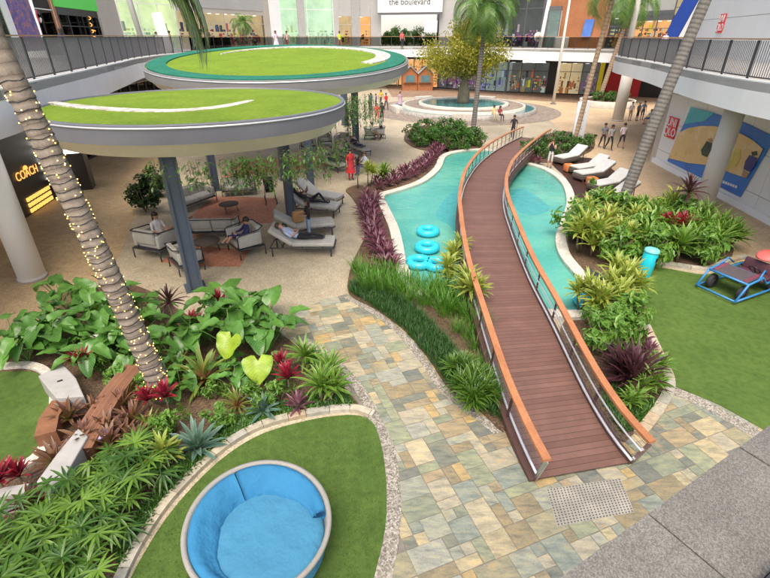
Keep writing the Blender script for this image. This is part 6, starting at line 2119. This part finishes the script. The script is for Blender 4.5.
# curved bench: timber seats and pale concrete blocks round the left lawn
t = thing('curved_bench', 'curved low bench of brown timber and pale concrete blocks beside the left lawn', 'bench', (*a2(90, 420), .05))
arc_ = catmull([at(142, 358, .45).xy, at(118, 385, .45).xy, at(96, 418, .45).xy, at(78, 450, .45).xy], 6)
b = MB(); b.ribbon(arc_, .24, .24, .06, .47); 
o = world_part(b, 'timber_seat', planks('bench_planks', (.19, .085, .045), (.26, .125, .07), .11, 0, .1), t)
b = MB(); b.ribbon([at(60, 398, .45).xy, at(48, 415, .45).xy, at(44, 432, .45).xy], .18, .18, .06, .40); world_part(b, 'timber_seat', M['bench_wood'], t)
for nm, pts, hgt in (('concrete_block', [(38, 376), (62, 363), (76, 378), (84, 396), (56, 398), (46, 386)], .52), ('concrete_block', [(78, 428), (88, 436), (66, 474), (50, 490), (36, 482), (58, 452)], .52)):
    P_ = [at(*q, hgt).xy for q in pts]
    b = MB(); b.prism(P_, .05, hgt); o = world_part(b, nm, M['concrete_w'], t)
    md = o.modifiers.new('bevel', 'BEVEL'); md.width = .02; md.segments = 2
b = MB(); q = at(60, 381, .52); b.box((q.x, q.y, .523), (.10, .05, .012), .6); world_part(b, 'drain_slot', M['dark'], t)
t = thing('white_cube', 'small white concrete cube among the dark elephant ears', 'block', at(95, 352, .05), .5)
b = MB(); b.rbox((0, 0, .2), (.38, .38, .40), .025); b.build('block', M['white_paint'], t)
b = MB(); b.box((0, 0, .403), (.2, .2, .01)); b.build('top_plate', M['concrete_w'], t)
t = thing('garden_lamp', 'short dark drum lamp with a lilac top beside the curved bench', 'lamp', at(105, 448, .05))
b = MB(); b.lathe([(.13, 0), (.15, .02), (.15, .32), (.155, .36)], 24); b.build('body', M['dark'], t)
b = MB(); b.lathe([(.15, .355), (.14, .385), (.0001, .39)], 24); b.build('lens', plain('lilac_lens', (.36, .27, .45), .3, .1, 3), t)
t = thing('white_edge_block', 'curved white edging stone at the far left below the red cordyline', 'block', at(10, 512, .05), .3)
b = MB(); b.ribbon([Vector((-.35, 0)), Vector((0, .08)), Vector((.35, .05))], .1, .1, 0, .4); b.build('stone', M['concrete_w'], t)
b = MB(); b.ribbon([Vector((-.35, 0)), Vector((0, .08)), Vector((.35, .05))], .11, .11, -.04, .05); b.build('footing', M['coping'], t)

# tactile studs at the bridge foot
t = thing('tactile_paving', 'patch of small dark tactile studs in front of the bridge', 'paving studs', (*a2(588, 502), .017))
b = MB(); c0 = [Vector(a2(*q)) for q in ((546, 490), (620, 479), (634, 513), (557, 527))]
NX, NY = 24, 14
for i in range(NX):
    for j in range(NY):
        u, v = (i + .5) / NX, (j + .5) / NY
        p = c0[0].lerp(c0[1], u).lerp(c0[3].lerp(c0[2], u), v)
        b.lathe([(.014, .0), (.014, .006), (.0105, .009)], 8, (p.x, p.y, .017), smooth=False)
o = world_part(b, 'stud', plain('stud_metal', (.07, .065, .06), .4, .1, 5), t); o['kind'] = 'stuff'
b = MB(); b.add([(q.x, q.y, .0195) for q in c0], [(0, 3, 2, 1)])
world_part(b, 'stone_inlay', plain('inlay_stone', (.33, .31, .255), .6, .25, 2.5), t)

# ------------------------------------------------------------------ people
BASEJ = dict(pelvis=(0, 0, .95), spine=(0, .0, 1.14), chest=(0, -.01, 1.33), neck=(0, 0, 1.47), skull=(0, .025, 1.585), crown=(0, .005, 1.69),
             shl=(-.175, 0, 1.40), ell=(-.235, -.02, 1.13), wrl=(-.24, .05, .90), pal=(-.24, .07, .83),
             shr=(.175, 0, 1.40), elr=(.235, -.02, 1.13), wrr=(.24, .05, .90), par=(.24, .07, .83),
             hil=(-.09, 0, .90), knl=(-.10, .02, .50), anl=(-.10, -.02, .09), tol=(-.11, .14, .035),
             hir=(.09, 0, .90), knr=(.10, .02, .50), anr=(.10, -.02, .09), tor=(.11, .14, .035))
RADJ = dict(pelvis=.135, spine=.115, chest=.135, neck=.055, skull=.092, crown=.07, sh=.062, el=.042, wr=.028, pa=.030, hi=.088, kn=.058, an=.040, to=.036)
BONES = [('pelvis', 'spine', 'torso'), ('spine', 'chest', 'torso'), ('chest', 'neck', 'torso'), ('neck', 'skull', 'head'), ('skull', 'crown', 'head')]
for q in 'lr':
    BONES += [('chest', 'sh' + q, 'torso'), ('sh' + q, 'el' + q, 'uarm'), ('el' + q, 'wr' + q, 'farm'), ('wr' + q, 'pa' + q, 'hand'), ('pelvis', 'hi' + q, 'thigh'), ('hi' + q, 'kn' + q, 'thigh'), ('kn' + q, 'an' + q, 'shin'), ('an' + q, 'to' + q, 'foot')]
POSES = {
    'stand': {},
    'walk': dict(knl=(-.10, .20, .54), anl=(-.10, .26, .10), tol=(-.11, .42, .07), hil=(-.09, .03, .90), knr=(.10, -.06, .50), anr=(.10, -.36, .16), tor=(.11, -.24, .04), ell=(-.24, -.14, 1.15), wrl=(-.23, -.13, .91), pal=(-.22, -.11, .84), elr=(.24, .10, 1.14), wrr=(.22, .28, .98), par=(.21, .34, .93)),
    'hold': dict(ell=(-.23, .06, 1.12), wrl=(-.12, .28, 1.10), pal=(-.07, .33, 1.12), elr=(.23, .06, 1.12), wrr=(.12, .28, 1.10), par=(.07, .33, 1.12)),
    'phone': dict(elr=(.22, .14, 1.18), wrr=(.10, .26, 1.42), par=(.07, .24, 1.50), ell=(-.22, .14, 1.18), wrl=(-.10, .26, 1.42), pal=(-.07, .24, 1.50)),
    'sit': dict(pelvis=(0, 0, .52), spine=(0, -.05, .70), chest=(0, -.08, .89), neck=(0, -.07, 1.03), skull=(0, -.03, 1.14), crown=(0, -.05, 1.245), shl=(-.175, -.08, .96), shr=(.175, -.08, .96), ell=(-.23, -.0, .71), elr=(.23, -.0, .71), wrl=(-.14, .20, .64), wrr=(.14, .20, .64), pal=(-.10, .27, .63), par=(.10, .27, .63),
                hil=(-.09, .04, .52), hir=(.09, .04, .52), knl=(-.11, .44, .52), knr=(.11, .44, .52), anl=(-.11, .46, .09), anr=(.11, .44, .09), tol=(-.12, .61, .035), tor=(.12, .59, .035)),
    'curl': dict(pelvis=(0, 0, .53), spine=(-.04, -.09, .69), chest=(-.08, -.15, .86), neck=(-.10, -.15, .99), skull=(-.10, -.10, 1.09), crown=(-.11, -.12, 1.19), shl=(-.25, -.14, .92), shr=(.09, -.16, .93), ell=(-.28, .04, .72), elr=(.16, .0, .74), wrl=(-.12, .24, .72), wrr=(.06, .22, .74), pal=(-.06, .30, .73), par=(.0, .28, .76),
                 hil=(-.08, .05, .53), hir=(.09, .05, .53), knl=(-.10, .40, .72), knr=(.13, .42, .62), anl=(.02, .55, .46), anr=(.18, .66, .42), tol=(.04, .70, .43), tor=(.20, .80, .40)),
    'lie': dict(pelvis=(0, .02, .13), spine=(0, -.16, .20), chest=(0, -.33, .31), neck=(0, -.46, .41), skull=(0, -.545, .495), crown=(0, -.635, .545), shl=(-.175, -.38, .36), shr=(.175, -.38, .36), ell=(-.28, -.16, .22), elr=(.28, -.14, .22), wrl=(-.12, .03, .30), wrr=(.10, .02, .30), pal=(-.05, .06, .31), par=(.03, .05, .31),
                hil=(-.09, .08, .12), hir=(.09, .08, .12), knl=(-.12, .50, .16), knr=(.10, .50, .13), anl=(-.12, .92, .09), anr=(.05, .92, .09), tol=(-.14, .96, .20), tor=(.08, .96, .20)),
    'lieknee': dict(pelvis=(0, .02, .13), spine=(0, -.16, .20), chest=(0, -.33, .31), neck=(0, -.46, .41), skull=(0, -.545, .495), crown=(0, -.635, .545), shl=(-.175, -.38, .36), shr=(.175, -.38, .36), ell=(-.27, -.18, .42), elr=(.27, -.18, .42), wrl=(-.10, -.08, .58), wrr=(.10, -.08, .58), pal=(-.05, -.07, .64), par=(.05, -.07, .64),
                hil=(-.09, .08, .12), hir=(.09, .08, .12), knl=(-.12, .42, .42), knr=(.10, .50, .13), anl=(-.12, .66, .10), anr=(.05, .92, .09), tol=(-.13, .80, .08), tor=(.08, .96, .20)),
}
_bodies = {}
def body_mesh(pose):
    if pose in _bodies: return _bodies[pose]
    J = {k: Vector(v) for k, v in BASEJ.items()}
    J.update({k: Vector(v) for k, v in POSES[pose].items()})
    names = list(J); idx = {n_: i for i, n_ in enumerate(names)}
    vs = [J[n_] for n_ in names]; es = [(idx[a], idx[b]) for a, b, _ in BONES]
    rad = [RADJ.get(n_, RADJ.get(n_[:2], .05)) for n_ in names]
    # five unequal fingers on each palm
    for q in 'lr':
        pa, wr_ = J['pa' + q], J['wr' + q]
        d = (pa - wr_).normalized()
        sd = d.orthogonal().normalized()
        n2_ = d.cross(sd)
        for k, (off_, ln) in enumerate(((-.030, .065), (-.010, .078), (.010, .072), (.030, .055))):
            p1 = pa + sd * off_ + d * .03; p2 = pa + sd * off_ * 1.15 + d * (.03 + ln * .55) + n2_ * .008; p3 = p2 + d * ln * .4 + n2_ * .02
            i0 = len(vs); vs += [p1, p2, p3]; rad += [.010, .009, .007]; es += [(idx['pa' + q], i0), (i0, i0 + 1), (i0 + 1, i0 + 2)]
        i0 = len(vs); p1 = wr_.lerp(pa, .6) + sd * .035; vs += [p1, p1 + sd * .018 + d * .04]; rad += [.011, .008]; es += [(idx['pa' + q], i0), (i0, i0 + 1)]
    me = bpy.data.meshes.new('skel'); me.from_pydata(vs, es, [])
    o = bpy.data.objects.new('skel', me); COL.objects.link(o)
    md = o.modifiers.new('skin', 'SKIN'); md.use_smooth_shade = True; md.branch_smoothing = .6
    import bmesh
    bm = bmesh.new(); bm.from_mesh(me); lay_ = bm.verts.layers.skin.verify(); bm.verts.ensure_lookup_table()
    for i, r_ in enumerate(rad):
        sv = bm.verts[i][lay_]
        f = (1.18, .85) if i < len(names) and names[i] in ('pelvis', 'spine', 'chest') else (1, 1)
        sv.radius = (r_ * f[0], r_ * f[1]) if i < len(names) else (r_, r_)
        sv.use_root = i < len(names) and names[i] == 'pelvis'
    bm.to_mesh(me); bm.free()
    sb = o.modifiers.new('sub', 'SUBSURF'); sb.levels = 1; sb.render_levels = 1
    dg = bpy.context.evaluated_depsgraph_get()
    out = bpy.data.meshes.new_from_object(o.evaluated_get(dg))
    bpy.data.objects.remove(o)
    zone = []
    for p in out.polygons:
        c = p.center; best = None
        for a, b_, zn in BONES:
            A, B_ = J[a], J[b_]; ab = B_ - A
            t_ = max(0, min(1, (c - A).dot(ab) / ab.length_squared))
            ra, rb = RADJ.get(a, RADJ.get(a[:2])), RADJ.get(b_, RADJ.get(b_[:2]))
            dd = (c - A - ab * t_).length / (ra + (rb - ra) * t_)
            if best is None or dd < best[0]: best = (dd, zn, t_)
        zn = best[1]
        if zn == 'torso' and (c - J['pelvis']).dot((J['chest'] - J['pelvis']).normalized()) < .03: zn = 'hip'
        if zn in ('farm', 'shin') and best[2] < .08: zn = 'uarm' if zn == 'farm' else 'thigh'
        zone.append(zn)
    _bodies[pose] = (out, zone, J)
    return _bodies[pose]

_cloth = {}
def cloth(c):
    k = tuple(round(x, 3) for x in c)
    if k not in _cloth: _cloth[k] = plain('cloth', c, .85, .18, 9)
    return _cloth[k]
SKINS = [plain('skin_light', (.50, .29, .20), .5, .06, 6), plain('skin_tan', (.36, .20, .12), .5, .06, 6), plain('skin_brown', (.20, .10, .06), .5, .06, 6)]
HAIR = [plain('hair_dark', (.02, .014, .012), .5, .3, 12), plain('hair_brown', (.08, .04, .02), .5, .3, 12), plain('hair_fair', (.34, .24, .12), .5, .2, 12), plain('hair_grey', (.30, .29, .28), .6, .2, 12)]
SHOE = plain('shoes', (.06, .055, .05), .6, .3, 9)
SHOE_W = plain('shoes_white', (.6, .6, .58), .6, .1, 9)
EYE = plain('eye', (.03, .02, .015), .2, .1, 9); LIP = plain('lip', (.36, .12, .10), .5, .1, 9)
def person(pose, p, face, label, top, bottom, skin=0, hair=0, long_hair=False, sleeves='short', legs='long', dress=None, sc=1.0, group=None, shoe=None, roll=0.0):
    """face: plan direction (degrees, 0 = +x) the body faces"""
    me, zone, J = body_mesh(pose)
    me = me.copy(); me.materials.clear()
    for m_ in (SKINS[skin], cloth(top), cloth(bottom), shoe or SHOE): me.materials.append(m_)
    ix = []
    for zn in zone:
        if zn == 'torso': i = 1
        elif zn == 'hip': i = 2
        elif zn == 'uarm': i = 1 if sleeves != 'none' else 0
        elif zn == 'farm': i = 1 if sleeves == 'long' else 0
        elif zn == 'thigh': i = 2
        elif zn == 'shin': i = 2 if legs == 'long' else 0
        elif zn == 'foot': i = 3
        else: i = 0
        ix.append(i)
    me.polygons.foreach_set('material_index', ix)
    o = bpy.data.objects.new('person', me); COL.objects.link(o)
    o.location = p; o.rotation_euler = (0, 0, R_(face) - PI / 2); o.scale = (sc,) * 3
    # hair, face
    nk, sk_, cr = J['neck'], J['skull'], J['crown']
    upv = (cr - nk).normalized(); xv = (J['shr'] - J['shl']).normalized(); fw = upv.cross(xv) * 1.0
    fw = xv.cross(upv) * -1
    if pose in ('lie', 'lieknee'):
        if fw.z < 0: fw = -fw
    elif fw.y < 0: fw = -fw
    hc = sk_.lerp(cr, .45)
    b = MB(); vs = []; fs = []; n_ = 12
    for i in range(7):
        ph = PI * i / 6 * .62
        for k in range(n_):
            a = 2 * PI * k / n_
            back = math.sin(a)       # -1 at the back
            dz = math.cos(ph); rr_ = math.sin(ph)
            ext = 1.0
            v = hc - fw * .018 + xv * (.104 * rr_ * math.cos(a)) + fw * (.112 * rr_ * math.sin(a)) + upv * (.118 * dz)
            if i == 6 and math.sin(a) > .2: v = v + upv * .055 - fw * .01
            if long_hair and i == 6 and math.sin(a) < .25: v = v - upv * .20 + fw * .01
            vs.append(v)
    fs = [(i * n_ + k, i * n_ + (k + 1) % n_, (i + 1) * n_ + (k + 1) % n_, (i + 1) * n_ + k) for i in range(6) for k in range(n_)]
    b.add(vs, fs, smooth=True); b.build('hair', HAIR[hair], o)
    b = MB(); f0 = sk_ + fw * .088
    for s_ in (-1, 1): b.box(f0 + xv * s_ * .032 + upv * .022 - fw * .006, (.016, .016, .010))
    b.build('eyes', EYE, o)
    b = MB(); q0 = f0 + upv * -.004
    b.add([q0 + upv * .03 - fw * .004, q0 - xv * .014 - upv * .012 - fw * .004, q0 + fw * .020 - upv * .010, q0 + xv * .014 - upv * .012 - fw * .004], [(0, 1, 2), (0, 2, 3), (1, 3, 2)]); b.build('nose', SKINS[skin], o)
    b = MB(); b.box(f0 - upv * .038 - fw * .012, (.04, .016, .009)); b.build('mouth', LIP, o)
    b = MB()
    for s_ in (-1, 1): b.lathe([(.0001, -.008), (.022, -.004), (.022, .004), (.0001, .008)], 8, tuple(sk_ + xv * s_ * .094 + upv * .01))
    b.build('ears', SKINS[skin], o)
    if dress:
        b = MB(); c = J['pelvis']; 
        b.lathe([(.165, .16), (.175, .02), (.22, -.20), (.27, -.45), (.285, -.52 if legs != 'maxi' else -.80)], 18, tuple(c), sy=.85, caps=False); b.build('skirt', cloth(dress), o)
    return tag(o, label, 'person', group)

def on(i, h=.43):  # lounger seat
    c, rz = LNG[i]
    return Vector((c.x, c.y, h)), math.degrees(rz) + 90
p, a = on(0, .50); d_ = Vector((math.cos(R_(a)), math.sin(R_(a)), 0))
person('lie', p - d_ * .12, a, 'person lying on the nearest lounger in a pale blue shirt and black trousers', (.42, .50, .68), (.015, .015, .02), 0, 1, sc=1.08)
p, a = on(2, .50); person('lieknee', p - d_ * .1, a, 'dark dressed person lying in the middle of the row of grey loungers', (.03, .02, .025), (.015, .015, .02), 1, 0, True, sc=1.05)
p, a = on(4, .48); person('lie', p - d_ * .1, a, 'person in navy lying on the lounger below the rear canopy', (.03, .04, .10), (.03, .035, .08), 0, 1)
p, a = on(5, .48); person('lie', p - d_ * .1, a, 'person in black lying beside the rear canopy column', (.02, .02, .022), (.04, .05, .12), 1, 0)
p, a = on(6, .48); person('lieknee', p - d_ * .1, a, 'person in a pink and white top resting on the middle rear lounger', (.55, .36, .38), (.03, .03, .04), 0, 1)
person('hold', at(310, 241), -160, 'person standing in a black top and light jeans between the loungers', (.02, .018, .02), (.22, .32, .42), 1, 0, True, shoe=SHOE_W)
person('curl', Vector((*a2(246, 254), .0)) + Vector((0, .02, .06)), 215, 'person in navy curled up in the grey armchair', (.03, .03, .11), (.03, .03, .10), 0, 0, sleeves='long', legs='short', sc=1.12)
person('sit', Vector((*a2(164, 250), .08)), -30, 'seated woman with long dark hair in a white and black dress on the left armchair', (.62, .60, .58), (.05, .04, .045), 0, 0, True, legs='short', sc=1.1)
person('stand', at(351, 180), -60, 'person standing in a long red dress beside the rear loungers', (.55, .03, .04), (.55, .03, .04), 0, 0, True, dress=(.55, .03, .04))
person('sit', Vector((*a2(364, 174), .0)), -140, 'person in a pale blue top sitting at the foot of a rear lounger', (.50, .55, .66), (.06, .08, .20), 0, 1)
person('sit', Vector((*a2(373, 140), .02)), -20, 'person in white sitting beyond the loungers', (.62, .62, .62), (.3, .2, .14), 0, 0)
person('stand', at(381, 138), 160, 'person in a white top and black trousers standing beside the timber topped chair', (.55, .55, .55), (.02, .02, .02), 1, 0)
person('walk', at(377, 123), -80, 'person walking in an orange red top below the fountain', (.62, .08, .05), (.50, .08, .05), 0, 0, legs='short')
person('stand', at(382, 122), 100, 'person in black next to the walker in orange red', (.03, .02, .02), (.04, .03, .03), 1, 0)
person('walk', at(386, 110), -60, 'person in a bright red shirt near the left end of the fountain', (.60, .03, .03), (.04, .04, .06), 1, 0)
person('walk', at(381, 106), -120, 'person in a golden yellow top near the left end of the fountain', (.68, .38, .02), (.04, .04, .05), 0, 0, True)
person('stand', at(371, 110), -40, 'taller person in blue under the rear canopy edge', (.08, .12, .24), (.05, .06, .10), 1, 0)
person('stand', at(376, 109), 160, 'shorter person in grey blue under the rear canopy edge', (.16, .18, .24), (.03, .03, .05), 0, 1, sc=.92)
person('sit', Vector((*a2(499, 123), .22)), -70, 'person in dark red sitting on the front right fountain bench', (.25, .05, .05), (.03, .02, .03), 1, 0, True)
person('sit', Vector((*a2(493, 122), .22)), -80, 'person in pale yellow sitting on the front right fountain bench', (.62, .52, .25), (.60, .50, .30), 0, 0, True)
person('stand', at(400, 108), -60, 'person in lilac standing by the left fountain bench', (.52, .36, .46), (.55, .42, .50), 0, 1, True, dress=(.52, .36, .46))
person('walk', at(512, 139, .25), -110, 'person in black crossing the far end of the bridge', (.02, .02, .02), (.03, .03, .04), 1, 0)
person('phone', at(549, 168), -120, 'woman in a black top and white shorts standing by the back lounger', (.02, .02, .025), (.60, .58, .55), 0, 1, True, sleeves='none', legs='short')
person('walk', at(601, 148), -100, 'left walker of three in black and grey on the right promenade', (.16, .16, .18), (.02, .02, .022), 1, 0)
person('walk', at(608, 150), -90, 'middle walker of three in black and white on the right promenade', (.30, .30, .30), (.02, .02, .022), 1, 0, True)
person('walk', at(620, 148), -100, 'right walker of three in a pink white shirt on the right promenade', (.66, .56, .56), (.03, .03, .04), 1, 0, legs='short')
person('stand', at(629, 121), -80, 'person in white shorts set at the left of the far group under the right gallery', (.64, .62, .60), (.45, .32, .2), 0, 1, legs='short')
person('stand', at(636, 121), -60, 'person in grey with a hat like cap of grey hair in the far group', (.18, .19, .22), (.05, .05, .06), 0, 3, legs='short')
person('stand', at(641, 120), -90, 'person in blue grey at the middle of the far group', (.25, .27, .32), (.04, .05, .10), 0, 0, legs='short')
person('sit', Vector((*a2(648, 124), 0)), 200, 'person in pale green and blue crouching at the right of the far group', (.42, .50, .48), (.08, .14, .34), 0, 2, legs='short')
person('walk', at(655, 121), 150, 'person in white walking behind the thick grey palm', (.66, .64, .62), (.5, .48, .46), 0, 0)
# upper galleries
q = U(28); person('stand', (q.x + 3.2, q.y - 1.5, FL), 150, 'person in a navy dress before the purple poster on the left gallery', (.03, .035, .09), (.03, .035, .09), 1, 0, True, legs='short', dress=(.03, .035, .09), sc=1.08)
pa_, pb_ = at(160, 53.5, FL), at(173, 53, FL)
person('hold', (pa_.x, pa_.y, FL), 10, 'man in a white shirt carrying the left end of a white board upstairs', (.62, .6, .58), (.02, .02, .022), 0, 0, sc=1.0)
person('hold', (pb_.x, pb_.y, FL), 190, 'man in a salmon shirt carrying the right end of a white board upstairs', (.60, .36, .30), (.02, .02, .022), 1, 0, sc=1.06)
b = MB(); mid = (pa_ + pb_) / 2; b.rbox((0, 0, 0), (.95, .10, 3.0), .03, M=Matrix.Rotation(-.12, 3, 'Y'))
o = b.build('white_board', M['white_paint'], None, loc=(0, 0, 0)); o.location = (mid.x, mid.y - .05, FL + 1.75); tag(o, 'tall white board carried upright by two men on the left gallery', 'board')
q = at(277, 50.5, FL); person('walk', (q.x * .97, q.y * .97, FL), -60, 'person in a long lilac white dress on the rear left gallery', (.62, .52, .60), (.66, .62, .66), 0, 0, True, dress=(.66, .60, .66), legs='maxi', sc=1.1)
q = at(288, 50, FL); person('walk', (q.x * .98, q.y * .98, FL), -100, 'person in dark red beside the lilac dress on the rear left gallery', (.4, .3, .26), (.16, .03, .05), 1, 0, sc=1.1)
q = at(340, 49.5, FL); person('walk', (q.x, q.y, FL), -60, 'person in a neon yellow shirt on the rear gallery', (.55, .70, .05), (.25, .1, .05), 1, 0, sc=1.1)
q = at(402, 49.5, FL); person('stand', (q.x, q.y, FL), -60, 'person in a coral red top at the rear gallery rail below the name board', (.66, .14, .14), (.04, .04, .05), 0, 0, sc=1.15)
q = at(665, 55.5, FL); person('stand', (q.x, q.y + .6, FL), -100, 'person in a pink white top leaning at the right gallery rail', (.66, .52, .54), (.05, .05, .07), 0, 0)
